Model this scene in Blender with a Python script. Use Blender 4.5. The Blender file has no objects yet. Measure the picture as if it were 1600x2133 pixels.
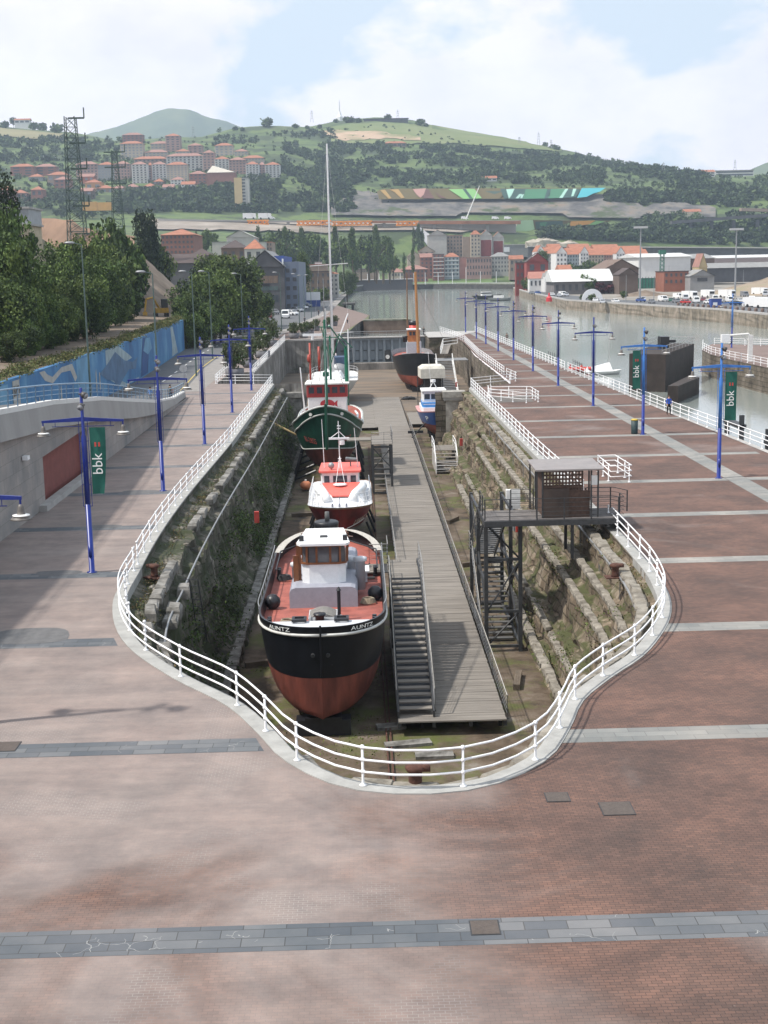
import bpy, math, random
import numpy as np
from mathutils import Vector, Matrix
random.seed(7); rng=np.random.default_rng(7)
scene=bpy.context.scene; COL=scene.collection
R_=math.radians
# ---------- surveyed camera: every place below is a real position in metres, quay level z=0 ----------
F=2750.; CX,CY=800.,1066.5; CH=13.5
_vy=np.array([743-CX,561-CY,F]); _vy/=np.linalg.norm(_vy)
_c=-(.0213*_vy[0]+_vy[1])/_vy[2]; _d=np.array([.0213,1,_c]); _d/=np.linalg.norm(_d)
_up=-_d; _rt=np.cross(_vy,_up)
if _rt[0]<0:_rt=-_rt
RM=np.array([_rt,_vy,_up])
def _ray(px,py): return RM@np.array([px-CX,py-CY,F])
def G(px,py,z=0.):
    r=_ray(px,py); t=(z-CH)/r[2]; return Vector((r[0]*t,r[1]*t,z))
def A(px,py,Y):
    r=_ray(px,py); t=Y/r[1]; return Vector((r[0]*t,Y,CH+r[2]*t))
cam_d=bpy.data.cameras.new('camera'); cam=bpy.data.objects.new('camera',cam_d); COL.objects.link(cam)
cr=Vector(RM.T[0]); cdn=Vector(RM.T[1]); cf=Vector(RM.T[2])
m=Matrix((( cr[0],-cdn[0],-cf[0]),(cr[1],-cdn[1],-cf[1]),(cr[2],-cdn[2],-cf[2]))).to_4x4()
m.translation=(0,0,CH); cam.matrix_world=m
cam_d.sensor_fit='HORIZONTAL'; cam_d.sensor_width=36; cam_d.lens=36*F/1600
cam_d.clip_start=.5; cam_d.clip_end=20000
scene.camera=cam
# ---------- materials ----------
MATS={}
def nd(nt,t,**k):
    n=nt.nodes.new(t)
    for a,b in k.items(): setattr(n,a,b)
    return n
def M(name,col,rough=.75,var=.15,scale=2.,metal=0.,bump=0.,col2=None,det=4,rand=0.,stretch=None,spec=.5,thr=None):
    if name in MATS: return MATS[name]
    m=bpy.data.materials.new(name); m.use_nodes=True; nt=m.node_tree; L=nt.links
    p=nt.nodes['Principled BSDF']; p.inputs['Roughness'].default_value=rough; p.inputs['Metallic'].default_value=metal
    p.inputs['Specular IOR Level'].default_value=spec
    tc=nd(nt,'ShaderNodeTexCoord'); mp=nd(nt,'ShaderNodeMapping')
    L.new(tc.outputs['Object'],mp.inputs['Vector'])
    if stretch: mp.inputs['Scale'].default_value=stretch
    n=nd(nt,'ShaderNodeTexNoise'); n.inputs['Scale'].default_value=scale; n.inputs['Detail'].default_value=det; n.inputs['Roughness'].default_value=.6
    L.new(mp.outputs[0],n.inputs['Vector'])
    r=nd(nt,'ShaderNodeValToRGB'); e=r.color_ramp.elements
    if thr: e[0].position,e[1].position=thr
    else: e[0].position=.32; e[1].position=.68
    c=np.array(col[:3],float)
    a=c*(1-var); b=np.array(col2[:3],float) if col2 else np.minimum(c*(1+var),1)
    e[0].color=(*a,1); e[1].color=(*b,1)
    L.new(n.outputs['Fac'],r.inputs['Fac'])
    out=r.outputs['Color']
    if rand>0:
        oi=nd(nt,'ShaderNodeObjectInfo'); h=nd(nt,'ShaderNodeHueSaturation')
        mr=nd(nt,'ShaderNodeMapRange'); mr.inputs['To Min'].default_value=1-rand; mr.inputs['To Max'].default_value=1+rand
        L.new(oi.outputs['Random'],mr.inputs['Value']); L.new(mr.outputs[0],h.inputs['Value'])
        mr2=nd(nt,'ShaderNodeMapRange'); mr2.inputs['To Min'].default_value=.5-rand*.07; mr2.inputs['To Max'].default_value=.5+rand*.05
        L.new(oi.outputs['Random'],mr2.inputs['Value']); L.new(mr2.outputs[0],h.inputs['Hue'])
        L.new(out,h.inputs['Color']); out=h.outputs['Color']
    L.new(out,p.inputs['Base Color'])
    if bump:
        bn=nd(nt,'ShaderNodeBump'); bn.inputs['Strength'].default_value=bump; bn.inputs['Distance'].default_value=.05
        n2=nd(nt,'ShaderNodeTexNoise'); n2.inputs['Scale'].default_value=scale*4; n2.inputs['Detail'].default_value=5
        L.new(mp.outputs[0],n2.inputs['Vector']); L.new(n2.outputs['Fac'],bn.inputs['Height']); L.new(bn.outputs[0],p.inputs['Normal'])
    MATS[name]=m; m['p']=1
    return m
# ---------- mesh building ----------
class B:
    def __init__(s): s.v=[];s.f=[];s.m=[]
    def add(s,vs,fs,mi=0):
        o=len(s.v); s.v+= [tuple(v) for v in vs]; s.f+=[tuple(i+o for i in f) for f in fs]; s.m+=[mi]*len(fs); return s
    def box(s,c,d,rz=0,mi=0,tilt=None):
        x,y,z=[q/2 for q in d]; P=[Vector((a*x,b*y,e*z)) for a in(-1,1) for b in(-1,1) for e in(-1,1)]
        Mx=Matrix.Rotation(rz,3,'Z')
        if tilt: Mx=Mx@Matrix.Rotation(tilt[1],3,tilt[0])
        P=[Mx@p+Vector(c) for p in P]
        return s.add(P,[(0,1,3,2),(4,6,7,5),(0,4,5,1),(2,3,7,6),(0,2,6,4),(1,5,7,3)],mi)
    def bb(s,x0,x1,y0,y1,z0,z1,mi=0): return s.box(((x0+x1)/2,(y0+y1)/2,(z0+z1)/2),(x1-x0,y1-y0,z1-z0),0,mi)
    def cyl(s,a,b,r0,r1=None,n=8,mi=0,cap=True):
        a=Vector(a);b=Vector(b); r1=r0 if r1 is None else r1; d=(b-a)
        if d.length<1e-6:return s
        d.normalize(); u=d.orthogonal().normalized(); w=d.cross(u); V=[]
        for i in range(n):
            t=2*math.pi*i/n; k=u*math.cos(t)+w*math.sin(t); V+=[a+k*r0,b+k*r1]
        Fc=[(2*i,2*((i+1)%n),2*((i+1)%n)+1,2*i+1) for i in range(n)]
        if cap: Fc+=[tuple(2*i for i in range(n))[::-1],tuple(2*i+1 for i in range(n))]
        return s.add(V,Fc,mi)
    def path(s,P,r,n=6,mi=0,closed=False):
        P=[Vector(p) for p in P]; N=len(P); V=[]; pu=None
        for i,p in enumerate(P):
            if closed: d=P[(i+1)%N]-P[i-1]
            else: d=P[min(i+1,N-1)]-P[max(i-1,0)]
            d.normalize()
            u=Vector((0,0,1)).cross(d)
            if u.length<.05: u=(pu.copy() if pu else Vector((1,0,0)))
            u.normalize(); pu=u; w=d.cross(u)
            for j in range(n):
                t=2*math.pi*j/n; V.append(p+(u*math.cos(t)+w*math.sin(t))*r)
        Fc=[]
        for i in range(N if closed else N-1):
            for j in range(n):
                a=i*n+j;b=i*n+(j+1)%n;c=((i+1)%N)*n+(j+1)%n;d=((i+1)%N)*n+j; Fc.append((a,b,c,d))
        if not closed: Fc+=[tuple(range(n))[::-1],tuple((N-1)*n+j for j in range(n))]
        return s.add(V,Fc,mi)
    def prism(s,poly,z0,z1,mi=0,top=True,bot=True):
        n=len(poly); V=[(p[0],p[1],z0) for p in poly]+[(p[0],p[1],z1) for p in poly]
        Fc=[(i,(i+1)%n,n+(i+1)%n,n+i) for i in range(n)]
        if top:Fc.append(tuple(range(n,2*n)))
        if bot:Fc.append(tuple(range(n))[::-1])
        return s.add(V,Fc,mi)
    def ext(s,poly,vec,mi=0):
        n=len(poly); vec=Vector(vec); V=[Vector(p) for p in poly]; V=V+[p+vec for p in V]
        return s.add(V,[(i,(i+1)%n,n+(i+1)%n,n+i) for i in range(n)]+[tuple(range(n))[::-1],tuple(range(n,2*n))],mi)
    def lathe(s,c,prof,n=12,mi=0):
        V=[];c=Vector(c)
        for r,z in prof:
            for j in range(n):
                t=2*math.pi*j/n; V.append(c+Vector((r*math.cos(t),r*math.sin(t),z)))
        Fc=[]
        for i in range(len(prof)-1):
            for j in range(n):
                Fc.append((i*n+j,i*n+(j+1)%n,(i+1)*n+(j+1)%n,(i+1)*n+j))
        Fc+=[tuple(range(n))[::-1],tuple((len(prof)-1)*n+j for j in range(n))]
        return s.add(V,Fc,mi)
    def sph(s,c,r,n=8,mi=0,sc=(1,1,1),jit=0):
        V=[];c=Vector(c);k=n//2
        for i in range(k+1):
            th=math.pi*i/k
            for j in range(n):
                ph=2*math.pi*j/n; q=1+random.uniform(-jit,jit)
                V.append(c+Vector((r*q*sc[0]*math.sin(th)*math.cos(ph),r*q*sc[1]*math.sin(th)*math.sin(ph),r*q*sc[2]*math.cos(th))))
        Fc=[(i*n+j,(i+1)*n+j,(i+1)*n+(j+1)%n,i*n+(j+1)%n) for i in range(k) for j in range(n)]
        return s.add(V,Fc,mi)
    def grid(s,rows,mi=0,flip=False):
        n=len(rows[0]); V=[p for r in rows for p in r]; Fc=[]
        for i in range(len(rows)-1):
            for j in range(n-1):
                q=(i*n+j,i*n+j+1,(i+1)*n+j+1,(i+1)*n+j); Fc.append(q[::-1] if flip else q)
        return s.add(V,Fc,mi)
    def mesh(s,name,mats,smooth=False):
        me=bpy.data.meshes.new(name); me.from_pydata([tuple(v) for v in s.v],[],s.f)
        for m in (mats if isinstance(mats,(list,tuple)) else [mats]): me.materials.append(m)
        if any(s.m): me.polygons.foreach_set('material_index',s.m)
        if smooth: me.polygons.foreach_set('use_smooth',[True]*len(s.f))
        me.update(); return me
    def build(s,name,mats,parent=None,smooth=False):
        return link(name,s.mesh(name,mats,smooth),parent)
def link(name,me,parent=None):
    o=bpy.data.objects.new(name,me); COL.objects.link(o)
    if parent is not None: o.parent=parent
    return o
def tag(o,label,cat,group=None,kind=None):
    if label:o['label']=label
    if cat:o['category']=cat
    if group:o['group']=group
    if kind:o['kind']=kind
    return o
def thing(name,label,cat,loc=(0,0,0),rz=0,group=None):
    o=bpy.data.objects.new(name,None); COL.objects.link(o); o.location=loc; o.rotation_euler=(0,0,rz)
    o.empty_display_size=.2
    return tag(o,label,cat,group)
def struct(o,label=None,cat=None,kind='structure'): return tag(o,label,cat,None,kind)
def children(o): return CH_.get(o.name,[])
CH_={}
def copy_tree(o,parent=None):
    c=o.copy(); COL.objects.link(c)
    if parent is not None: c.parent=parent
    for ch in o.children: copy_tree(ch,c)
    return c
ORD=['first','second','third','fourth','fifth','sixth','seventh','eighth','ninth','tenth','eleventh','twelfth','thirteenth','fourteenth','fifteenth','sixteenth','seventeenth','eighteenth','nineteenth','twentieth']
TENS=['twenty','thirty','forty','fifty','sixty','seventy','eighty','ninety']
def ordn(i):
    if i<20:return ORD[i]
    t,u=divmod(i+1,10)
    if u==0:return TENS[t-2][:-1]+'ieth'
    return TENS[t-2]+'-'+ORD[u-1]
def text(name,s,size,mt,parent,mw,depth=.01,al='CENTER'):
    cu=bpy.data.curves.new(name,'FONT'); cu.body=s; cu.size=size; cu.extrude=depth; cu.align_x=al; cu.align_y='CENTER'; cu.resolution_u=2
    t=bpy.data.objects.new('tmp',cu); COL.objects.link(t); dg=bpy.context.evaluated_depsgraph_get()
    me=bpy.data.meshes.new_from_object(t.evaluated_get(dg)); bpy.data.objects.remove(t); me.materials.clear(); me.materials.append(mt); me.name=name
    o=link(name,me,parent); o.matrix_local=mw; return o
def frame(o,xa,ya):   # matrix with local x->xa, y->ya
    xa=Vector(xa).normalized(); ya=Vector(ya); za=xa.cross(ya).normalized(); ya=za.cross(xa)
    m=Matrix((xa,ya,za)).transposed().to_4x4(); m.translation=Vector(o); return m
def rnd(a,b): return random.uniform(a,b)
# common materials
WHITE=M('white_paint',(.78,.79,.8),.45,.05,6); WHITE2=M('old_white_paint',(.7,.7,.68),.6,.12,3)
DARK=M('dark_steel',(.05,.052,.055),.55,.25,5,metal=.3); BLACK=M('black_paint',(.015,.016,.02),.4,.3,4)
GREYM=M('grey_metal',(.3,.31,.32),.5,.15,4,metal=.4); BLUE=M('lamp_blue',(.008,.024,.2),.35,.15,3); BLUEF=M('pale_blue_and_glare',(.04,.17,.5),.45,.15,3)  # paler blue: glare painted on two east lamps, the jetty lamp's own colour
GLASS=M('dark_glass',(.03,.035,.04),.12,.2,3); GLASS2=M('window_dark',(.06,.065,.075),.3,.3,1); WOODG=M('weathered_wood',(.22,.21,.195),.9,.25,3,bump=.3,stretch=(.3,6,1))
BROWN=M('varnished_wood',(.2,.075,.03),.45,.25,4); RED=M('red_paint',(.5,.05,.035),.5,.15,4); RUST=M('rust',(.085,.036,.024),.9,.35,4,bump=.3)
CONC=M('concrete',(.36,.35,.335),.9,.14,1.2,bump=.15); STONE=M('stone',(.3,.285,.255),.95,.35,1.3,bump=.6,col2=(.42,.4,.36))
ORANGE=M('orange_paint',(.65,.15,.03),.5,.15,3); SILVER=M('bright_metal',(.7,.7,.7),.3,.1,4,metal=.6)
from mathutils.geometry import tessellate_polygon
# ---------- sky, sun ----------
SUN_EL=R_(56); SUN_DIR=Vector((1.0,.22,-1*math.hypot(1,.22)*math.tan(SUN_EL))).normalized()   # light travels right, slightly away
w=bpy.data.worlds.new('World'); scene.world=w; w.use_nodes=True; nt=w.node_tree; L=nt.links
bg=nt.nodes['Background']; sky=nd(nt,'ShaderNodeTexSky'); sky.sky_type='NISHITA'; sky.sun_disc=False
sky.sun_elevation=SUN_EL; sky.sun_rotation=math.atan2(-SUN_DIR.x,-SUN_DIR.y); sky.air_density=1.2; sky.dust_density=2.0; sky.altitude=50
tc=nd(nt,'ShaderNodeTexCoord')
sep=nd(nt,'ShaderNodeSeparateXYZ'); L.new(tc.outputs['Generated'],sep.inputs[0])
# cumulus: lumpy noise in sky direction, thicker towards the horizon and the west
def mth(op,a,b=None,c=None):
    n=nd(nt,'ShaderNodeMath',operation=op)
    for k,v in enumerate((a,b,c)):
        if v is None: continue
        if isinstance(v,(int,float)): n.inputs[k].default_value=v
        else: L.new(v,n.inputs[k])
    return n.outputs[0]
mpw=nd(nt,'ShaderNodeMapping'); mpw.inputs['Location'].default_value=(1.7,0,.3); mpw.inputs['Scale'].default_value=(5.2,2.0,9.); L.new(tc.outputs['Generated'],mpw.inputs[0])
nz=nd(nt,'ShaderNodeTexNoise'); nz.inputs['Scale'].default_value=1.; nz.inputs['Detail'].default_value=10; nz.inputs['Roughness'].default_value=.5; nz.inputs['Distortion'].default_value=.15
L.new(mpw.outputs[0],nz.inputs['Vector'])
zb_=mth('MULTIPLY_ADD',sep.outputs['Z'],-.75,.125); xb_=mth('MULTIPLY_ADD',sep.outputs['X'],-.22,.0)
tot=mth('ADD',mth('ADD',nz.outputs['Fac'],mth('MAXIMUM',mth('MINIMUM',zb_,.12),-.12)),mth('MAXIMUM',mth('MINIMUM',xb_,.08),-.08))
cr1=nd(nt,'ShaderNodeValToRGB'); cr1.color_ramp.elements[0].position=.405; cr1.color_ramp.elements[1].position=.46; L.new(tot,cr1.inputs[0])
nz2=nd(nt,'ShaderNodeTexNoise'); nz2.inputs['Scale'].default_value=2.2; nz2.inputs['Detail'].default_value=8; nz2.inputs['Roughness'].default_value=.55; L.new(mpw.outputs[0],nz2.inputs['Vector'])
cr2=nd(nt,'ShaderNodeValToRGB'); cr2.color_ramp.elements[0].position=.35; cr2.color_ramp.elements[1].position=.62
cr2.color_ramp.elements[0].color=(12.8,12.2,13.2,1); cr2.color_ramp.elements[1].color=(15.4,14.4,14.7,1); L.new(nz2.outputs['Fac'],cr2.inputs[0])
pale=nd(nt,'ShaderNodeMixRGB'); pale.inputs[0].default_value=.75; pale.inputs[2].default_value=(11.2,12.8,14.4,1); L.new(sky.outputs[0],pale.inputs[1])
mc=nd(nt,'ShaderNodeMixRGB'); L.new(cr1.outputs[0],mc.inputs[0]); L.new(pale.outputs[0],mc.inputs[1]); L.new(cr2.outputs[0],mc.inputs[2])
L.new(mc.outputs[0],bg.inputs['Color']); bg.inputs['Strength'].default_value=.074
sd=bpy.data.lights.new('sun','SUN'); sd.energy=4.6; sd.angle=R_(2.2); sd.color=(1,.94,.86)
so=bpy.data.objects.new('sun',sd); COL.objects.link(so); so.rotation_euler=SUN_DIR.to_track_quat('-Z','Y').to_euler()
vs=scene.view_settings; vs.view_transform='Standard'; vs.look='None'; vs.exposure=.22; vs.gamma=1
# ---------- haze ----------
hb=B().bb(-3400,4400,-120,5400,-9,760); hm=bpy.data.materials.new('haze'); hm.use_nodes=True; nt=hm.node_tree; nt.nodes.clear()
o=nd(nt,'ShaderNodeOutputMaterial'); pv=nd(nt,'ShaderNodeVolumePrincipled'); pv.inputs['Density'].default_value=.00015; pv.inputs['Color'].default_value=(.66,.82,1,1); pv.inputs['Anisotropy'].default_value=.2
nt.links.new(pv.outputs[0],o.inputs['Volume']); ho=hb.build('haze',hm); struct(ho,kind='stuff')
# ---------- paving materials ----------
def brickmat(name,cols,mort,bw,bh,mort_size,pale=None,rough=.85,offset=.5,bump=.25,veins=False):
    m=bpy.data.materials.new(name); m.use_nodes=True; nt=m.node_tree; L=nt.links; p=nt.nodes['Principled BSDF']; p.inputs['Roughness'].default_value=rough
    tc=nd(nt,'ShaderNodeTexCoord'); b=nd(nt,'ShaderNodeTexBrick'); L.new(tc.outputs['Object'],b.inputs['Vector'])
    b.inputs['Scale'].default_value=1; b.inputs['Brick Width'].default_value=bw; b.inputs['Row Height'].default_value=bh; b.inputs['Mortar Size'].default_value=mort_size; b.inputs['Mortar Smooth'].default_value=.2
    b.offset=offset; b.inputs['Color1'].default_value=(*cols[0],1); b.inputs['Color2'].default_value=(*cols[1],1); b.inputs['Mortar'].default_value=(*mort,1); b.inputs['Bias'].default_value=-.1
    n=nd(nt,'ShaderNodeTexNoise'); n.inputs['Scale'].default_value=.22; n.inputs['Detail'].default_value=8; n.inputs['Roughness'].default_value=.65; L.new(tc.outputs['Object'],n.inputs['Vector'])
    cr=nd(nt,'ShaderNodeValToRGB'); cr.color_ramp.elements[0].color=(.62,.66,.68,1); cr.color_ramp.elements[1].color=(1.38,1.24,1.15,1); cr.color_ramp.elements[0].position=.3; cr.color_ramp.elements[1].position=.7
    L.new(n.outputs['Fac'],cr.inputs[0]); mu=nd(nt,'ShaderNodeMixRGB',blend_type='MULTIPLY'); mu.inputs[0].default_value=1; L.new(b.outputs['Color'],mu.inputs[1]); L.new(cr.outputs[0],mu.inputs[2])
    out=mu.outputs[0]
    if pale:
        # dust plus reflected sunlight painted into the brick colour: mostly the west quay and a tongue round the dock head
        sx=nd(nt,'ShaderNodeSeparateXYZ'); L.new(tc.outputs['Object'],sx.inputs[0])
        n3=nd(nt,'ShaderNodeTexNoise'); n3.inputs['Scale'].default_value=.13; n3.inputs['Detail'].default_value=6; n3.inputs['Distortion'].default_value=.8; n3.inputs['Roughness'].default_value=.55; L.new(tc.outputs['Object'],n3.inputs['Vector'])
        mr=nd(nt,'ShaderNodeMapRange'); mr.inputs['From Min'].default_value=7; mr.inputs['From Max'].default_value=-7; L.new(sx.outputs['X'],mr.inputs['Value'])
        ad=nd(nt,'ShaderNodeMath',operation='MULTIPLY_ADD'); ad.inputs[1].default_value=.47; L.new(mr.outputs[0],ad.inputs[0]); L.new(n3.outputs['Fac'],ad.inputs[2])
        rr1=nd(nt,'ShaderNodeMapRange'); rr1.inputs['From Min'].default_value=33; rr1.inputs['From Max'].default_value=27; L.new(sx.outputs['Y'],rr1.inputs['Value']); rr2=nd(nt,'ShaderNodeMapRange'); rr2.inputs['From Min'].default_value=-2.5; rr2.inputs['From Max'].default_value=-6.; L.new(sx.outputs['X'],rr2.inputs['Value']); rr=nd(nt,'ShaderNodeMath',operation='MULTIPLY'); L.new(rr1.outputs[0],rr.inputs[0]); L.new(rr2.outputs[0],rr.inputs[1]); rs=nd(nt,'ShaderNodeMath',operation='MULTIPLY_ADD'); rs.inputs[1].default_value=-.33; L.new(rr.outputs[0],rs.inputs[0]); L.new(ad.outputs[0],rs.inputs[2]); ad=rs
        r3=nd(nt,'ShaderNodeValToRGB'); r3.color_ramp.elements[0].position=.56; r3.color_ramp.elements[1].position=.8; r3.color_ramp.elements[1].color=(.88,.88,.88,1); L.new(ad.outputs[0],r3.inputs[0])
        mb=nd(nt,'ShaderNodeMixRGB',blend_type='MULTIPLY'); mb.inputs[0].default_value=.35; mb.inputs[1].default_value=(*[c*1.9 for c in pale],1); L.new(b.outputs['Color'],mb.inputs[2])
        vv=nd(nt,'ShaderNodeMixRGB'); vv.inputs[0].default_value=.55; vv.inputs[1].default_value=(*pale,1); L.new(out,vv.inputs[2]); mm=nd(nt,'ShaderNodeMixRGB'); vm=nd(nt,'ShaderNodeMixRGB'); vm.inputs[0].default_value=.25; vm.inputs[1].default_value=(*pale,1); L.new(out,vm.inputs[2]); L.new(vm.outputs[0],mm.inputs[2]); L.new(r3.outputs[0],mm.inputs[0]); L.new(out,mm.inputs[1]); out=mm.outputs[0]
        ms=nd(nt,'ShaderNodeMapping'); ms.inputs['Scale'].default_value=(.22,1.5,1); L.new(tc.outputs['Object'],ms.inputs[0]); n6=nd(nt,'ShaderNodeTexNoise'); n6.inputs['Scale'].default_value=.8; n6.inputs['Detail'].default_value=7; n6.inputs['Roughness'].default_value=.7; L.new(ms.outputs[0],n6.inputs['Vector'])
        r6=nd(nt,'ShaderNodeValToRGB'); r6.color_ramp.elements[0].position=.33; r6.color_ramp.elements[1].position=.68; r6.color_ramp.elements[0].color=(.87,.87,.88,1); r6.color_ramp.elements[1].color=(1.13,1.12,1.1,1); L.new(n6.outputs['Fac'],r6.inputs[0])
        m6=nd(nt,'ShaderNodeMixRGB',blend_type='MULTIPLY'); m6.inputs[0].default_value=1; L.new(out,m6.inputs[1]); L.new(r6.outputs[0],m6.inputs[2]); out=m6.outputs[0]
        n7=nd(nt,'ShaderNodeTexNoise'); n7.inputs['Scale'].default_value=.55; n7.inputs['Detail'].default_value=9; n7.inputs['Roughness'].default_value=.72; L.new(tc.outputs['Object'],n7.inputs['Vector']); r7=nd(nt,'ShaderNodeValToRGB'); r7.color_ramp.elements[0].position=.3; r7.color_ramp.elements[1].position=.7; r7.color_ramp.elements[0].color=(.74,.75,.77,1); r7.color_ramp.elements[1].color=(1.26,1.23,1.2,1); L.new(n7.outputs['Fac'],r7.inputs[0])
        m7=nd(nt,'ShaderNodeMixRGB',blend_type='MULTIPLY'); m7.inputs[0].default_value=1; L.new(out,m7.inputs[1]); L.new(r7.outputs[0],m7.inputs[2]); out=m7.outputs[0]
        n8=nd(nt,'ShaderNodeTexNoise'); n8.inputs['Scale'].default_value=.35; n8.inputs['Detail'].default_value=5; L.new(tc.outputs['Object'],n8.inputs['Vector']); r8=nd(nt,'ShaderNodeValToRGB'); r8.color_ramp.elements[0].position=.5; r8.color_ramp.elements[1].position=.62; L.new(n8.outputs['Fac'],r8.inputs[0]); j8=nd(nt,'ShaderNodeMath',operation='MULTIPLY'); L.new(b.outputs['Fac'],j8.inputs[0]); L.new(r8.outputs[0],j8.inputs[1]); k7=nd(nt,'ShaderNodeMath',operation='MULTIPLY'); L.new(j8.outputs[0],k7.inputs[0]); L.new(r3.outputs[0],k7.inputs[1]); k8=nd(nt,'ShaderNodeMath',operation='MULTIPLY'); k8.inputs[1].default_value=.55; L.new(k7.outputs[0],k8.inputs[0]); m8=nd(nt,'ShaderNodeMixRGB'); m8.inputs[2].default_value=(.4,.37,.345,1); L.new(k8.outputs[0],m8.inputs[0]); L.new(out,m8.inputs[1]); out=m8.outputs[0]
        # white lime specks and tyre-black dots
        n4=nd(nt,'ShaderNodeTexNoise'); n4.inputs['Scale'].default_value=1.7; n4.inputs['Detail'].default_value=10; n4.inputs['Roughness'].default_value=.75; L.new(tc.outputs['Object'],n4.inputs['Vector'])
        r4=nd(nt,'ShaderNodeValToRGB'); r4.color_ramp.elements[0].position=.66; r4.color_ramp.elements[1].position=.8; r4.color_ramp.elements[1].color=(.6,.6,.6,1); L.new(n4.outputs['Fac'],r4.inputs[0])
        m5=nd(nt,'ShaderNodeMixRGB'); m5.inputs[2].default_value=(.5,.48,.46,1); L.new(r4.outputs[0],m5.inputs[0]); L.new(out,m5.inputs[1]); out=m5.outputs[0]
    if veins:
        vo=nd(nt,'ShaderNodeTexVoronoi'); vo.feature='DISTANCE_TO_EDGE'; vo.inputs['Scale'].default_value=1.6; nw=nd(nt,'ShaderNodeTexNoise'); nw.inputs['Scale'].default_value=2.5; L.new(tc.outputs['Object'],nw.inputs['Vector']); va=nd(nt,'ShaderNodeVectorMath',operation='MULTIPLY_ADD'); va.inputs[1].default_value=(.5,.5,.5); L.new(nw.outputs['Color'],va.inputs[0]); L.new(tc.outputs['Object'],va.inputs[2]); L.new(va.outputs[0],vo.inputs['Vector'])
        lt=nd(nt,'ShaderNodeMath',operation='LESS_THAN'); lt.inputs[1].default_value=.009; L.new(vo.outputs['Distance'],lt.inputs[0]); nv=nd(nt,'ShaderNodeTexNoise'); nv.inputs['Scale'].default_value=.9; L.new(tc.outputs['Object'],nv.inputs['Vector']); gt=nd(nt,'ShaderNodeMath',operation='GREATER_THAN'); gt.inputs[1].default_value=.6; L.new(nv.outputs['Fac'],gt.inputs[0]); ml=nd(nt,'ShaderNodeMath',operation='MULTIPLY'); L.new(lt.outputs[0],ml.inputs[0]); L.new(gt.outputs[0],ml.inputs[1])
        mv=nd(nt,'ShaderNodeMixRGB'); mv.inputs[2].default_value=(.27,.275,.27,1); L.new(ml.outputs[0],mv.inputs[0]); L.new(out,mv.inputs[1]); out=mv.outputs[0]
    L.new(out,p.inputs['Base Color'])
    bn=nd(nt,'ShaderNodeBump'); bn.inputs['Strength'].default_value=bump; bn.inputs['Distance'].default_value=.01; bn.invert=True
    L.new(b.outputs['Fac'],bn.inputs['Height']); L.new(bn.outputs[0],p.inputs['Normal'])
    return m
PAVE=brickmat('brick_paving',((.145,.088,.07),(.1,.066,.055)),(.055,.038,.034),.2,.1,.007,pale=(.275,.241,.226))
SLATE=brickmat('slate_band',((.085,.1,.118),(.15,.165,.178)),(.06,.065,.07),.9,.36,.012,veins=True)
SLATE2=brickmat('grey_stone_band',((.2,.21,.205),(.26,.27,.26)),(.15,.15,.15),.9,.36,.01)
KERB=brickmat('kerb_stone',((.36,.36,.34),(.42,.42,.4)),(.2,.2,.19),.8,5,.02)
ASPH=M('asphalt',(.1,.104,.11),.9,.12,.6,bump=.1); PAVG=M('light_pavement',(.24,.225,.21),.9,.12,.8)
def cat(ctrl,n):
    P=[Vector(p) for p in ctrl]; N=len(P); T=[]
    for i in range(N):
        if i in(0,N-1): T.append((P[min(i+1,N-1)]-P[max(i-1,0)]).normalized()); continue
        d0=(P[i]-P[i-1]);d1=(P[i+1]-P[i]); w0=1/max(d0.length,1e-6);w1=1/max(d1.length,1e-6); T.append((d0*w0*w0*d1.length+d1*w1*w1*d0.length if False else (d0.normalized()*w0+d1.normalized()*w1)).normalized())
    out=[]
    for i in range(N-1):
        L_=(P[i+1]-P[i]).length; m=n[i] if isinstance(n,list) else n
        for k in range(m):
            t=k/m; h00=2*t**3-3*t*t+1;h10=t**3-2*t*t+t;h01=-2*t**3+3*t*t;h11=t**3-t*t
            out.append(P[i]*h00+T[i]*(h10*L_)+P[i+1]*h01+T[i+1]*(h11*L_))
    out.append(P[-1]); return out
RLc=[(-10.6,161),(-10.6,110),(-10.6,60),(-10.2,53.5),(-8.5,47.2),(-6.3,43.2),(-4.1,40),(-3.04,37.6),(-2,35.1),(-.16,33.1),(2.48,32.9),(4.6,34.65),(5.7,37.15),(6.55,39.73),(7.86,42),(9.4,44.3),(10.55,46.7),(11.5,49.2),(12.15,51.8),(12.5,54.4),(12.72,57),(12.8,60),(12.75,100),(12.65,149.5)]
FLc=[(-6.45,161),(-6.45,110),(-6.45,60),(-6.4,52),(-6.0,46),(-5,42.8),(-3,41),(-1.2,38.5),(-.3,36.8),(.6,35.6),(2.2,35.4),(3.6,36.6),(4.5,38.8),(5.2,41.2),(6.1,43.3),(7.1,45.5),(7.8,48),(8.3,50.5),(8.55,53),(8.65,56),(8.65,59),(8.65,61),(8.65,100),(8.65,149.5)]
segs=[50,50,7,6,5,4,3,3,3,3,3,3,3,3,3,3,3,3,3,3,3,40,50]
RL=cat([(a,b,0) for a,b in RLc],segs); FL=cat([(a,b,0) for a,b in FLc],segs)
# corner at the right of the tongue is sharp in the place: keep it
def offs(P,d):
    out=[]
    for i,p in enumerate(P):
        t=(P[min(i+1,len(P)-1)]-P[max(i-1,0)]).normalized(); out.append(p+Vector((t.y,-t.x,0))*d)
    return out
KO=offs(RL,-.28)  # outer side check below
if (KO[len(KO)//2]-Vector((1.,45,0))).length < (RL[len(RL)//2]-Vector((1.,45,0))).length: KO=offs(RL,.28); KI=offs(RL,-.25)
else: KI=offs(RL,.25)
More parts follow.
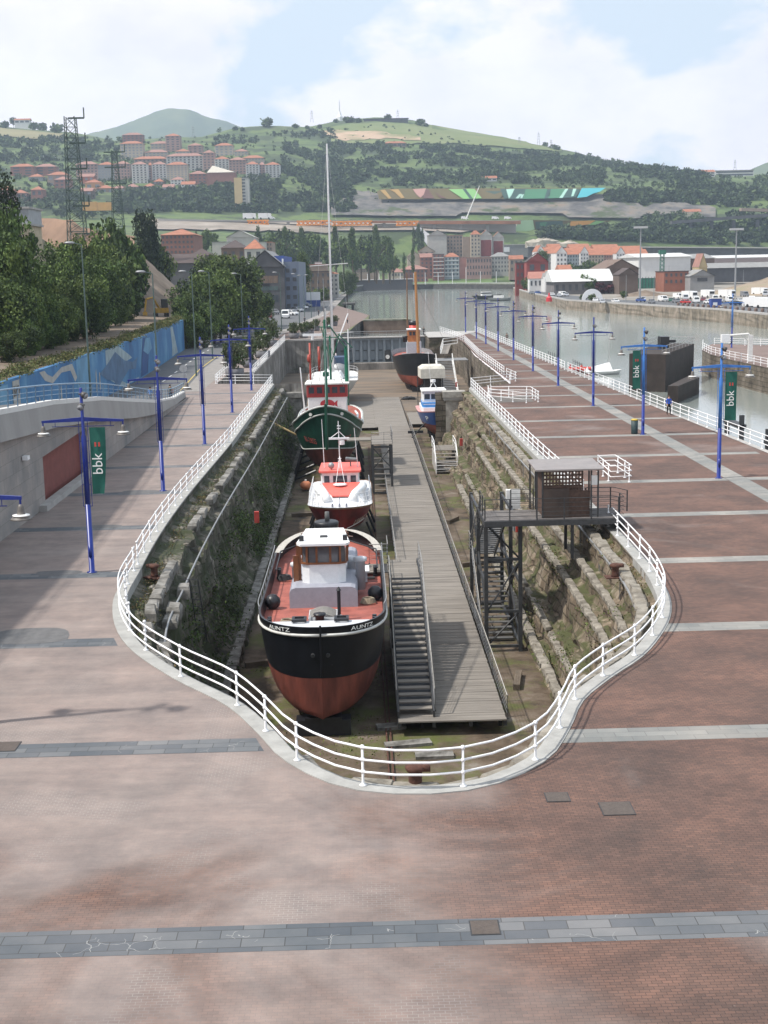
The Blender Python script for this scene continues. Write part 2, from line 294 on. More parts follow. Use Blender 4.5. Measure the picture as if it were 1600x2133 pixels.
# ---------- plaza sheet with the dock opening ----------
outer=[(-20.2,-30),(60,-30),(60,20),(33,40),(29.6,80),(28.5,119),(25.2,285),(14.2,285),(14.2,262.5),(18.6,262.5),(19.2,244),(18.1,204),(17.9,156.5),(17.5,154),(13.0,149.8)]
outer+= [(p.x,p.y) for p in KO[::-1]]
outer+= [(-11,161.3),(-17.6,163),(-17.6,181),(-14.5,181),(-14.5,264.5),(-4.6,265),(-4.6,272),(-3,300),(-13,330),(-16,312),(-20,290),(-22,214),(-20.2,155)]
def sheet(name,poly,z,mt,thick=None):
    pts=[Vector((p[0],p[1],z)) for p in poly]; tr=tessellate_polygon([pts]); b=B()
    V=pts; Fc=[]
    for t in tr:
        a,c,d=[V[i] for i in t]
        Fc.append(t if (c-a).cross(d-a).z>0 else t[::-1])
    b.add(V,Fc)
    if thick: 
        n=len(V); b.add([v for v in V]+[v-Vector((0,0,thick)) for v in V],[(i,n+i,n+(i+1)%n,(i+1)%n) for i in range(n)])
    return b.build(name,mt)
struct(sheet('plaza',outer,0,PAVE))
b=B(); b.grid([[Vector((p.x,p.y,.03)) for p in KI],[Vector((p.x,p.y,.03)) for p in KO]]); b.grid([[Vector((p.x,p.y,.03)) for p in KI],[Vector((p.x,p.y,-.45)) for p in KI]]); b.grid([[Vector((p.x,p.y,.03)) for p in KO],[Vector((p.x,p.y,-.02)) for p in KO]])
struct(b.build('kerb',M('kerb_pale',(.33,.33,.315),.85,.16,1.6,bump=.1)))
# paving bands
def kx(Y,side):   # x of the outer kerb edge at distance Y
    xs=[p.x for i,p in enumerate(KO[:-1]) if (KO[i].y-Y)*(KO[i+1].y-Y)<=0]
    return (min(xs) if side<0 else max(xs)) if xs else None
k=0
for i in range(21):
    Y=25.2+11.32*i; y0,y1=Y-.55,Y+.55
    if Y<32:
        struct(B().grid([[Vector((-20,y0,.004)),Vector((60,y0,.004))],[Vector((-20,y1,.004)),Vector((60,y1,.004))]]).build('paving_band',SLATE)); continue
    if Y<160:
        q=B(); xa,xb=kx(y0,-1),kx(y1,-1); q.add([(-20,y0,.004),(xa,y0,.004),(xb,y1,.004),(-20,y1,.004)],[(0,1,2,3)]); struct(q.build('paving_band',SLATE))
    xa,xb=(kx(y0,1),kx(y1,1)) if Y<148 else ((18.3,18.3) if Y<206 else (19.3,19.3))
    xr=29 - max(0,(Y-119))*.0205 if Y>80 else 60
    q=B(); q.add([(xa,y0,.004),(22.98,y0,.004),(22.98,y1,.004),(xb,y1,.004)],[(0,1,2,3)]); q.add([(24.32,y0,.004),(xr-.6,y0,.004),(xr-.6,y1,.004),(24.32,y1,.004)],[(0,1,2,3)]); struct(q.build('paving_band',SLATE2))
struct(B().add([(23,26,.008),(24.3,26,.008),(24.3,283,.008),(23,283,.008)],[(0,1,2,3)]).build('paving_strip',SLATE2))
# dark asphalt repairs on the west quay
PATCH=M('asphalt_patch',(.12,.12,.122),.9,.15,3)
for (px,py,w,d) in ((120,1194,2.1,1.1),(60,1325,3.2,2.3),(215,1097,1.9,1.0),(290,1025,2.3,1.4)):
    g=G(px,py); pts=[(g.x+w*.5*math.cos(t)*(1+.1*math.sin(3*t+px)),g.y+d*.5*math.copysign(abs(math.sin(t))**.6,math.sin(t))) for t in np.linspace(0,2*math.pi,20)[:-1]]
    struct(sheet('asphalt_patch',pts,.01,PATCH))
MH=M('cast_iron_lid',(.085,.068,.058),.7,.15,8,bump=.2)
for (px,py,s,lab) in ((1161,1661,.62,'small rusty square access cover in the brick paving right of the dock head'),(1285,1685,.82,'large grey square access cover in the brick paving right of the dock head'),(1010,1933,.62,'brown square access cover set in the nearest slate band'),(10,1556,.8,'brown access cover at the left end of the second slate band')):
    g=G(px,py); t=thing('access_cover',lab,'manhole cover',(g.x,g.y,0))
    B().bb(-s/2,s/2,-s/2,s/2,.0,.016).build('frame',DARK,t); q=B().bb(-s/2+.025,s/2-.025,-s/2+.025,s/2-.025,.016,.021)
    q.build('lid',MH,t)
# quay edge masonry towards the river, water
def fbm_mat(name,stops,scale,rough=.9,bump=.5,stretch=None,green=None,gscale=.7,gthr=(.5,.62),nzup=0,blocks=None):
    m=bpy.data.materials.new(name); m.use_nodes=True; nt=m.node_tree; L=nt.links; p=nt.nodes['Principled BSDF']; p.inputs['Roughness'].default_value=rough
    tc=nd(nt,'ShaderNodeTexCoord'); mp=nd(nt,'ShaderNodeMapping'); L.new(tc.outputs['Object'],mp.inputs[0])
    if stretch: mp.inputs['Scale'].default_value=stretch
    n=nd(nt,'ShaderNodeTexNoise'); n.inputs['Scale'].default_value=scale; n.inputs['Detail'].default_value=9; n.inputs['Roughness'].default_value=.68; L.new(mp.outputs[0],n.inputs['Vector'])
    cr=nd(nt,'ShaderNodeValToRGB'); e=cr.color_ramp.elements
    while len(e)<len(stops): e.new(.5)
    for el,(ps,c) in zip(e,stops): el.position=ps; el.color=(*c,1)
    L.new(n.outputs['Fac'],cr.inputs[0]); out=cr.outputs[0]; hgt=n.outputs['Fac']
    if blocks:
        s0=nd(nt,'ShaderNodeSeparateXYZ'); c0=nd(nt,'ShaderNodeCombineXYZ'); nw=nd(nt,'ShaderNodeTexNoise'); nw.inputs['Scale'].default_value=.6; L.new(tc.outputs['Object'],nw.inputs['Vector']); vw=nd(nt,'ShaderNodeVectorMath',operation='MULTIPLY_ADD'); vw.inputs[1].default_value=(.3,.3,.3); L.new(nw.outputs['Color'],vw.inputs[0]); L.new(tc.outputs['Object'],vw.inputs[2])
        L.new(vw.outputs[0],s0.inputs[0]); ax=nd(nt,'ShaderNodeMath',operation='ADD'); L.new(s0.outputs['X'],ax.inputs[0]); L.new(s0.outputs['Y'],ax.inputs[1]); L.new(ax.outputs[0],c0.inputs['X']); L.new(s0.outputs['Z'],c0.inputs['Y'])
        bk=nd(nt,'ShaderNodeTexBrick'); bk.inputs['Scale'].default_value=1; bk.inputs['Brick Width'].default_value=blocks[0]; bk.inputs['Row Height'].default_value=blocks[1]; bk.inputs['Mortar Size'].default_value=blocks[2]; bk.inputs['Mortar Smooth'].default_value=.3; bk.inputs['Color1'].default_value=(1.15,1.12,1.08,1); bk.inputs['Color2'].default_value=(.68,.66,.62,1); bk.inputs['Mortar'].default_value=(.28,.26,.22,1); L.new(c0.outputs[0],bk.inputs['Vector'])
        mk=nd(nt,'ShaderNodeMixRGB',blend_type='MULTIPLY'); mk.inputs[0].default_value=.85; L.new(out,mk.inputs[1]); L.new(bk.outputs['Color'],mk.inputs[2]); out=mk.outputs[0]
        hs=nd(nt,'ShaderNodeMath',operation='MULTIPLY_ADD'); hs.inputs[1].default_value=-.9; L.new(bk.outputs['Fac'],hs.inputs[0]); L.new(n.outputs['Fac'],hs.inputs[2]); hgt=hs.outputs[0]
    if green:
        n2=nd(nt,'ShaderNodeTexNoise'); n2.inputs['Scale'].default_value=gscale; n2.inputs['Detail'].default_value=7; n2.inputs['Roughness'].default_value=.7; L.new(tc.outputs['Object'],n2.inputs['Vector'])
        v=n2.outputs['Fac']
        if nzup:
            ge=nd(nt,'ShaderNodeNewGeometry'); sx=nd(nt,'ShaderNodeSeparateXYZ'); L.new(ge.outputs['Normal'],sx.inputs[0])
            ma=nd(nt,'ShaderNodeMath',operation='MULTIPLY_ADD'); ma.inputs[1].default_value=nzup; L.new(sx.outputs['Z'],ma.inputs[0]); L.new(v,ma.inputs[2]); v=ma.outputs[0]
        r2=nd(nt,'ShaderNodeValToRGB'); r2.color_ramp.elements[0].position=gthr[0]; r2.color_ramp.elements[1].position=gthr[1]; L.new(v,r2.inputs[0])
        mm=nd(nt,'ShaderNodeMixRGB'); mm.inputs[2].default_value=(*green,1); L.new(r2.outputs[0],mm.inputs[0]); L.new(out,mm.inputs[1]); out=mm.outputs[0]
    L.new(out,p.inputs['Base Color'])
    bn=nd(nt,'ShaderNodeBump'); bn.inputs['Strength'].default_value=bump; bn.inputs['Distance'].default_value=.12; L.new(hgt,bn.inputs['Height']); L.new(bn.outputs[0],p.inputs['Normal'])
    return m
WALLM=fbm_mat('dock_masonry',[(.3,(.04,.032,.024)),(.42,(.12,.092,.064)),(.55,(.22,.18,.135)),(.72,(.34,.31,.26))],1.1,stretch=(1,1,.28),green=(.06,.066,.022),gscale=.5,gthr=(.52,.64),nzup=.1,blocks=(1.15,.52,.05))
WALLL=fbm_mat('dock_masonry_mossy_shaded',[(.34,(.032,.03,.024)),(.46,(.085,.078,.06)),(.58,(.16,.15,.125)),(.75,(.28,.265,.24))],1.0,stretch=(1,1,.28),green=(.03,.038,.013),gscale=.6,gthr=(.46,.58),nzup=.04,blocks=(1.2,.55,.05))  # mossy, with the west side's shade also put into darker stone
FLOORM=fbm_mat('dock_floor',[(.35,(.028,.022,.016)),(.47,(.085,.06,.038)),(.6,(.14,.108,.078)),(.75,(.24,.22,.19))],.55,green=(.085,.1,.022),gscale=.28,gthr=(.5,.64),bump=.3)
FLOORF=fbm_mat('dock_floor_boards',[(.35,(.08,.065,.05)),(.5,(.155,.125,.095)),(.65,(.21,.145,.095)),(.8,(.25,.21,.165))],.22,stretch=(.35,1.6,1),bump=.2)
QWALL=fbm_mat('quay_wall_stone',[(.35,(.06,.052,.04)),(.5,(.14,.12,.095)),(.65,(.22,.195,.165)),(.8,(.3,.28,.24))],.35,bump=.4,green=(.06,.06,.03),gscale=.2,gthr=(.55,.7),blocks=(1.6,.6,.05))
DARKW=fbm_mat('dark_quay_stone',[(.35,(.03,.028,.027)),(.5,(.065,.062,.058)),(.7,(.115,.11,.1))],.35,bump=.3,blocks=(1.8,.7,.05))
# ---------- dock basin ----------
struct(sheet('dock_floor',[(-19,28),(20,28),(20,167),(-19,167)],-6.6,FLOORM))
struct(sheet('dock_floor_outer',[(-19,167),(20,167),(20,274),(-19,274)],-6.6,FLOORF))
PL=[(.06,-.02),(.06,-.4),(.2,-.5),(.3,-.45),(.385,-.5),(.4,-1.0),(.53,-1.2),(.56,-2.2),(.6,-3.0),(.63,-3.8),(.69,-4.8),(.72,-5.2),(.77,-5.7),(.85,-5.95),(.88,-5.85),(1.,-5.9),(1.,-6.7)]
PR=[(.06,-.02),(.06,-.35),(.17,-.45),(.2,-.35),(.28,-.4),(.3,-1.4),(.41,-1.5),(.42,-2.4),(.55,-2.6),(.57,-3.5),(.64,-4.8),(.8,-5.0),(.84,-6.0),(.9,-6.05),(.91,-5.9),(1.,-5.95),(1.,-6.7)]
NS=len(RL)
def prof(u,k):
    a,b=PL[k],PR[k]; return (a[0]+(b[0]-a[0])*u, a[1]+(b[1]-a[1])*u)
def station(i):
    u=0 if i<113 else (1 if i>150 else (i-113)/37.); return u
def linept(i,k):
    u=station(i); a,z=prof(u,k); p=RL[i].lerp(FL[i],a); return Vector((p.x,p.y,z))
from mathutils import noise as mn
def rough(p,s=1.,amp=.1):
    q=Vector((p.x*.9,p.y*.9,p.z*1.6)); c=Vector((math.floor(p.y/1.1+.5*(math.floor(p.z/.6)%2)),math.floor(p.z/.6),math.floor(p.x)))
    return amp*(mn.noise(q*s)*.8+ (mn.cell(c*1.37)-.5)*.9)
def densify(P,step):
    out=[P[0]]
    for a,b in zip(P,P[1:]):
        n=max(1,int(((b-a).length)/step))
        for j in range(1,n+1): out.append(a.lerp(b,j/n))
    return out
idx=[]
for i in range(NS-1):
    L_=(RL[i+1]-RL[i]).length; y=RL[i].y; n=max(1,round(L_/(.55 if y<100 else 1.1)))
    idx+=[i+j/n for j in range(n)]
idx.append(NS-1)
rows=[]
for f_ in idx:
    i=min(int(f_),NS-2); t=f_-i; P=[linept(i,k).lerp(linept(i+1,k),t) for k in range(17)]
    r=[]
    for k in range(16):
        n=3 if (P[k+1]-P[k]).length>.45 else 1
        for j in range(n): r.append((P[k].lerp(P[k+1],j/n),k))
    r.append((P[16],16)); rows.append(r)
mlen=max(len(r) for r in rows)
# use fixed subdivision so rows match
rows=[]
sub=[1,1,2,1,2,2,2,3,2,3,4,2,2,1,1,2]
for f_ in idx:
    i=min(int(f_),NS-2); t=f_-i; P=[linept(i,k).lerp(linept(i+1,k),t) for k in range(17)]
    inward=(FL[i]-RL[i]).normalized(); r=[]
    for k in range(16):
        for j in range(sub[k]):
            p=P[k].lerp(P[k+1],j/sub[k]); a=.0 if k<2 and j==0 else .16
            d=rough(p,1.,a*1.1); q=p+inward*d+Vector((0,0,1))*rough(p+Vector((7,3,1)),1.3,a*.9); r.append(q)
    r.append(P[16]); rows.append(r)
half=next(i for i,f_ in enumerate(idx) if f_>=131)
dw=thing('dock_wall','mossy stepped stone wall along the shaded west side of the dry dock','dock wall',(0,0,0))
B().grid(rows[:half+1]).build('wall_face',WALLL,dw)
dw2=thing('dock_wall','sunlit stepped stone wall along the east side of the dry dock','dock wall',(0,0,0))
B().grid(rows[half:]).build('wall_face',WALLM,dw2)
STN=M('coping_stone',(.17,.15,.12),.95,.35,1.6,bump=.6,col2=(.32,.295,.25)); STNL=M('coping_stone_shaded',(.11,.105,.09),.95,.45,1.4,bump=.6,col2=(.28,.27,.25))  # second material: darker copy with west-side shade in its colour
def stones(lo,hi,k0,k1,name,mt,parent,wid,hgt,step,skip=0.,zoff=0.,lay=0.,ymax=170):
    b=B(); s=lo
    f_=float(lo)
    while f_<hi-1:
        i=int(f_); seg=(RL[i+1]-RL[i]).length; L_=step*rnd(.85,1.15); t=f_-i
        p=linept(i,k0).lerp(linept(i+1,k0),t).lerp(linept(i,k1).lerp(linept(i+1,k1),t),.5+lay)
        d=(RL[i+1]-RL[i]).normalized(); 
        if random.random()>=skip and p.y<ymax:
            inn=(FL[i]-RL[i]); inn.z=0; inn.normalize()
            hl=L_*.485; hw=wid*rnd(.45,.55); z0=p.z-.15+zoff; z1=p.z+hgt*rnd(.6,1.15)+zoff; V=[]
            for zz,sc in((z0,1.),(z0+(z1-z0)*.75,1.02),(z1,.78)):
                for a,c in((-1,-1),(1,-1),(1,1),(-1,1)):
                    V.append(p+d*(a*hl*sc*(1 if sc>.9 else 1.1)+rnd(-.03,.03))+inn*(c*hw*sc+rnd(-.035,.035))+Vector((0,0,zz-p.z+rnd(-.025,.025))))
            b.add(V,[(0,1,5,4),(1,2,6,5),(2,3,7,6),(3,0,4,7),(4,5,9,8),(5,6,10,9),(6,7,11,10),(7,4,8,11),(8,9,10,11)])
        f_+=L_/seg
        while f_>=hi-1: break
    return b.build(name,mt,parent)
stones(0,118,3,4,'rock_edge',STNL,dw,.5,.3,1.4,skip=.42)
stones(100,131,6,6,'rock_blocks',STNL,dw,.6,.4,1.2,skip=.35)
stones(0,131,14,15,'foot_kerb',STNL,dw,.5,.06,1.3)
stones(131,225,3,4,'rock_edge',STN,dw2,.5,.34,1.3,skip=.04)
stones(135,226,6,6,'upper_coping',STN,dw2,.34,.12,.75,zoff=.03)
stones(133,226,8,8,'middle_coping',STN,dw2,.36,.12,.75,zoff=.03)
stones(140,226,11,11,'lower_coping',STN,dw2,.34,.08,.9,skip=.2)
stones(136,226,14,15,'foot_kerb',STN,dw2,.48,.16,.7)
# guide pipes laid along both walls
def pipe(lo,hi,kk,r,lab,side,dz):
    t=thing('guide_pipe',lab,'pipe'); P=[linept(i,kk)+Vector((0,0,dz)) for i in range(lo,hi)]
    B().path(P,r,6).build('pipe',GREYM,t,True); bm_=B().cyl((0,0,-dz),(0,0,0),.025,n=5).mesh('bracket',GREYM)
    for p in P[::6]: o=link('bracket',bm_,t); o.location=p
pipe(8,112,6,.05,'long grey pipe along the top of the shaded dock wall','L',.28)
pipe(158,226,5,.06,'long grey pipe along the top of the sunlit dock wall','R',1.05)
# masonry returns and the wide outer dock
b=B()
def wallstrip(b,P,z0,z1,n=1,step=1.5):
    D=densify([Vector((p[0],p[1],0)) for p in P],step)
    rws=[[Vector((p.x,p.y,z1+(z0-z1)*j/6))+Vector((rough(p+Vector((0,0,j)),.8,.1),rough(p+Vector((3,1,j)),.8,.1),0)) for j in range(7)] for p in D]
    b.grid(rws)
wallstrip(b,[(-6.4,161),(-10.5,161.2),(-17.8,163.3),(-17.8,181),(-14.4,181.2),(-14.4,264.7),(-4.6,265)],-6.7,0.0)
t=thing('dock_wall','grey stained wall of the wider outer part of the dock','dock wall'); b.build('wall_face',fbm_mat('stained_wall',[(.35,(.07,.065,.06)),(.48,(.18,.17,.155)),(.6,(.3,.29,.27)),(.75,(.42,.41,.39))],.45,stretch=(1.3,1.3,.15),green=(.05,.06,.025),gscale=.22,gthr=(.56,.66)),t)
q=B()
for P in ([(-14.75,181),(-14.75,264.8)],[(-14.4,264.9),(-4.6,265.1)]):
    a,c=Vector((*P[0],0)),Vector((*P[1],0)); m_=(a+c)/2; d=c-a; q.box((m_.x,m_.y,-.12),(d.length,.7,.35),math.atan2(d.y,d.x))
q.build('coping',CONC,t)
b=B(); wallstrip(b,[(8.6,149.6),(12.6,149.9)],-6.7,-.4); wallstrip(b,[(12.6,149.9),(17.6,153.8),(18,204),(19.1,244),(18.5,262),(14,262.4),(13.6,273)],-6.7,0)
t=thing('dock_wall','dark stone wall of the outer dock behind the moored steam tug','dock wall'); b.build('wall_face',QWALL,t)
# end pier of the narrow dock: pillar with a corbelled head
t=thing('stone_pillar','square weathered stone pillar where the dock narrows on the east side','pillar',(10.7,150,-6.6))
q=B(); q.bb(-.95,.95,-.5,.9,0,5.2); q.bb(-1.15,1.15,-.7,1.1,5.2,5.35); q.bb(-1.3,1.3,-.85,1.2,5.6,6.25); q.build('shaft',STONE,t); B().bb(-1.2,1.2,-.75,1.1,5.35,5.6).build('collar',CONC,t)
t=thing('stone_pillar','mossy stone pillar beside the gangway where the dock narrows on the west side','pillar',(-8.1,160,-6.6))
q=B(); q.bb(-1.0,1.0,-.6,.9,0,5.0); q.bb(-1.2,1.2,-.8,1.,5.0,5.6); q.build('shaft',STNL,t)
# floor litter in the head of the dock: rail, slabs, sloping slab
t=thing('keel_rail','rusty rail channel running down the middle of the dock floor','rail',(.9,0,-6.6)); B().bb(-.12,-.06,36,150,0,.12).bb(.06,.12,36,150,0,.12).build('rails',RUST,t)
for i,(px,py,w_,d_) in enumerate(((815,1512,1.3,.6),(850,1548,2.0,.6),(905,1572,1.6,.6))):
    g=G(px,py,-6.5); t=thing('stone_slab','%s flat grey stone slab on the dock floor, from the far side'%ordn(i),'slab',(g.x,g.y,-6.6),rnd(-.3,.3)); q=B().bb(-w_/2,w_/2,-d_/2,d_/2,0,.14); q.build('slab',STNL,t)
t=thing('sloping_slab','pale sloping concrete slab in the right corner of the dock head','slab')
V=[Vector(v) for v in ((5.9,42.5,-1.2),(7.6,45.5,-1.2),(9.6,62.3,-6.5),(8.6,62.3,-6.5))]
B().add([(6.3,42.0,-1.),(7.9,44.5,-1.),(10.1,62.6,-6.5),(8.5,62.6,-6.5),(6.3,42,-2),(7.9,44.5,-2),(10.1,62.6,-6.7),(8.5,62.6,-6.7)],[(0,1,2,3),(0,3,7,4),(1,0,4,5),(2,1,5,6),(3,2,6,7)]).build('slab',CONC,t) if False else t.__setitem__('x',1)
if 'x' in t: bpy.data.objects.remove(t)
# ---------- leaf clumps growing on masonry ----------
def leafcloud(name,centers,per,spread,size,mt,kind='stuff',zsq=.7,mats=None):
    c=np.repeat(np.array(centers),per,axis=0); N=len(c)
    p=c+rng.normal(size=(N,3))*np.array([spread,spread,spread*zsq])
    a=rng.normal(size=(N,3)); a/=np.linalg.norm(a,axis=1)[:,None]; bb=rng.normal(size=(N,3)); bb-= (bb*a).sum(1)[:,None]*a; bb/=np.linalg.norm(bb,axis=1)[:,None]
    s=size*rng.uniform(.5,1.3,size=(N,1)); V=np.stack([p-a*s,p+bb*s*.6,p+a*s,p-bb*s*.6],1).reshape(-1,3)
    me=bpy.data.meshes.new(name); me.vertices.add(4*N); me.vertices.foreach_set('co',V.ravel()); me.loops.add(4*N); me.polygons.add(N)
    me.loops.foreach_set('vertex_index',np.arange(4*N)); me.polygons.foreach_set('loop_start',np.arange(0,4*N,4)); me.polygons.foreach_set('loop_total',np.full(N,4))
    for m in (mats or [mt]): me.materials.append(m)
    if mats: me.polygons.foreach_set('material_index',rng.integers(0,len(mats),N))
    me.update(calc_edges=True); return me
LEAF=[M('leaf_dark',(.026,.05,.012),.8,.35,1.5,rand=.12),M('leaf_mid',(.06,.105,.02),.8,.35,1.5,rand=.12),M('leaf_light',(.11,.165,.034),.8,.3,1.5,rand=.12)]
GRASS=M('grass_green',(.075,.11,.022),.9,.35,1.2,col2=(.13,.14,.04)); DRYG=M('dry_grass',(.13,.095,.045),.95,.3,1.)
cs=[]
for _ in range(420):
    i=random.randrange(8,125); k=random.choice([7,8,8,9,9,10,10,11,11,12,12,13]); p=linept(i,k)
    if mn.noise(Vector((p.y*.12,p.z*.3,0)))>-.15: cs.append((p.x+.1,p.y+rnd(-1,1),p.z+rnd(-.3,.5)))
o=link('wall_ivy',leafcloud('wall_ivy',cs,75,.36,.075,None,mats=[LEAF[0],LEAF[1],LEAF[1],M('moss_leaf',(.06,.075,.02),.9,.3,2)])); struct(o,'dark ivy hanging on the shaded west dock wall','ivy','stuff')
cs=[]
for _ in range(330):
    i=random.randrange(132,226); k=random.choice([6,8,8,8,8,11,13,13,13,13]); p=linept(i,k)
    if mn.noise(Vector((p.y*.16,k*3.,5)))>-.05: cs.append((p.x-.15+(.2 if k!=13 else .1),p.y+rnd(-1,1),p.z+.03+(-rnd(0,.7) if k==8 else 0)))
o=link('wall_weeds',leafcloud('wall_weeds',cs,60,.24,.055,None,mats=[LEAF[1],LEAF[2],GRASS,M('weed_brown',(.12,.09,.04),.9,.3,2)])); struct(o,'green weeds growing on the ledges of the sunlit east dock wall','weeds','stuff')
cs=[]
for _ in range(300):
    i=random.choice([random.randrange(5,118),random.randrange(150,226)]); p=linept(i,2); cs.append((p.x+rnd(-.3,.3),p.y+rnd(-.6,.6),p.z+.05))
o=link('ledge_grass',leafcloud('ledge_grass',cs,40,.28,.05,None,zsq=.25,mats=[DRYG,GRASS,DRYG])); struct(o,'dry grass on the earth ledges just inside the dock kerb','grass','stuff')
cs=[(rnd(-6.2,8.4),rnd(40,160)*1.0,-6.58) for _ in range(700)]
cs=[c for c in cs if mn.noise(Vector((c[0]*.25,c[1]*.12,2)))>.08 and not(1<c[0]<6.3)]
o=link('floor_moss',leafcloud('floor_moss',cs,45,.45,.05,None,zsq=.06,mats=[GRASS,LEAF[2],M('algae',(.11,.13,.03),.95,.3,1)])); struct(o,'yellow green moss patches on the dock floor','moss','stuff')
# rubble on the ledges
cs=[]
q=B()
for _ in range(260):
    i=random.choice([random.randrange(20,125),random.randrange(135,215)]); p=linept(i,2).lerp(linept(i,4),random.random()); q.sph((p.x,p.y+rnd(-.5,.5),p.z+.03),rnd(.05,.22),6,0,(1,1,.6),.3)
o=q.build('rubble',STN); struct(o,'loose rubble on the dock ledges','rubble','stuff')

TMB=M('old_timber',(.12,.095,.07),.95,.3,2,bump=.3,stretch=(.5,3,1))
for i,(x,y,l,r) in enumerate(((-5.2,66,2.2,.3),(-5.4,73,1.6,1.2),(7.4,62,2.4,1.4),(7.5,88,1.8,.4),(-5.3,92,2.6,1.5),(7.2,104,2.0,1.1),(-5.0,108,1.8,.2))):
    t=thing('timber_baulk','%s loose old timber baulk lying on the dock floor, from the near end'%ordn(i),'timber',(x,y,-6.6),r); B().bb(-l/2,l/2,-.16,.16,0,.3).build('baulk',TMB,t)
# ---------- railings ----------
PM={}
def post_mesh(h=1.08):
    key=('post',h)
    if key in PM: return PM[key]
    b=B(); b.lathe((0,0,0),[(.1,0),(.1,.03),(.045,.05),(.036,.12),(.034,h)],8)
    for z in (h*.37,h*.68,h): b.sph((0,0,z),.068,8)
    PM[key]=b.mesh('post',WHITE,True); return PM[key]
def resample(P,step):
    P=[Vector(p) for p in P]; L_=[0]
    for a,c in zip(P,P[1:]): L_.append(L_[-1]+(c-a).length)
    n=max(1,round(L_[-1]/step)); out=[]
    for k in range(n+1):
        s=L_[-1]*k/n
        j=max(i for i in range(len(L_)) if L_[i]<=s+1e-6); j=min(j,len(P)-2); d=L_[j+1]-L_[j]
        out.append(P[j].lerp(P[j+1],(s-L_[j])/d if d else 0))
    return out
def railing(P,label,group=None,step=2.66,h=1.08,mt=None,rail=.032,posts=None):
    t=thing('railing',label,'railing',(0,0,0),0,group)
    P=[Vector(p) for p in P]
    for z in (h*.37,h*.68,h): B().path([p+Vector((0,0,z)) for p in P],rail,6).build('rail',mt or WHITE,t,True)
    pm=post_mesh(h)
    pp=posts or resample(P,step)
    if len(pp)>98: pp=pp[:98]
    for p in pp: o=link('post',pm,t); o.location=p
    return t
def lift(P): return [Vector((p[0],p[1],p[2]+.03 if len(p)>2 else .03)) for p in P]
railing(lift([p for p in RL if p.y>=60.2 and p.x<0]),'long straight white railing along the west side of the dry dock')
head=[p for i,p in enumerate(RL) if (p.y<60.2 or (p.x>0 and p.y<67.6))]
railing(lift(head),'curving white railing round the near head of the dry dock',posts=lift([(-10.6,59.6),(-10.45,57),(-10.1,54.4),(-9.6,51.9),(-9.05,49.3),(-8.0,46.5)]+[(-6.3,43.2),(-4.1,40),(-3.04,37.56),(-2.,35.1),(-.16,33.14),(2.48,32.9),(4.62,34.65),(5.68,37.15),(6.55,39.73),(7.86,42.04),(9.38,44.29),(10.55,46.71),(11.47,49.17),(12.1,51.8),(12.44,54.37),(12.68,56.94),(12.8,59.6),(12.8,62.2),(12.8,64.9),(12.8,67.4)]))
railing(lift([p for p in RL if p.x>0 and p.y>75]),'long straight white railing along the east side of the dry dock')
railing(lift([(-10.6,161),(-17.5,163)]),'short white railing turning across the end of the west quay strip')
railing(lift([(-17.7,163.2),(-18.0,183)]),'white railing beside the stair opening near the planters')
railing(lift([(-14.25,178),(-14.45,262)]),'white railing along the outer west edge of the dock beside the planters')
railing(lift([(12.65,149.6),(17.5,153.8)]),'short white railing where the east quay edge steps back')
railing(lift([(17.6,154),(18.6,156.2),(18.2,163)]),'white railing round the corner post of the stepped back east quay')
railing(lift([(18.2,166),(18.4,204),(19.5,243)]),'white railing beside the dark stone mooring recess of the east quay')
railing(lift([(19.6,246),(19.,262),(17.5,284)]),'farthest white railing on the east edge of the dock mouth')
railing(lift([(29.9,76),(29.3,92),(28.3,119),(26.9,170)]),'long white railing along the river edge of the east quay, near half')
railing(lift([(26.85,172.5),(24.9,283)]),'long white railing along the river edge of the east quay, far half')
# two box rails standing on the east quay
for lab,P in (('small square white pipe rail round a hatch on the east quay beside the shelter',[(15.6,85.9),(15.55,81.2),(16.9,81.4),(16.75,86),(15.6,85.9)]),
              ('long white pipe rail round the stair opening on the east quay',[(13.6,139.5),(13.3,135.9),(16.2,131.3),(17.9,131.4),(17.8,137.3),(13.8,138.5)])):
    railing([Vector((*p,0.02)) for p in P],lab,step=1.9)
B_=B().bb(13.4,17.6,132.6,138,.004,.012); o=B_.build('stair_hatch',M('hatch_dark',(.12,.11,.1),.9,.2,2)); tag(o,'dark floor hatch inside the long white pipe rail','hatch')
# bollards on the ledges
def bollard(loc,label,s=1.,rz=0):
    t=thing('mooring_bollard',label,'bollard',loc,rz); B().bb(-.45*s,.45*s,-.3*s,.3*s,0,.05*s).build('base_plate',RUST,t)
    q=B(); q.lathe((0,0,0),[(.2*s,.05*s),(.17*s,.15*s),(.16*s,.42*s),(.24*s,.5*s),(.26*s,.58*s),(.16*s,.64*s)],12); q.box((.22*s,0,.55*s),(.3*s,.26*s,.14*s)); q.build('head',RUST,t,True)
bollard((11.3,57.7,-.38),'rusty T-headed mooring bollard on the sunlit ledge inside the right curve of the railing')
g=G(322,1203,-.4); bollard((g.x,g.y,-.4),'rusty mooring bollard on the shaded ledge inside the left curve of the railing',1.,2.6)
bollard((1.25,33.75,-.35),'rusty flanged bollard at the near end of the dock under the head railing',1.1)
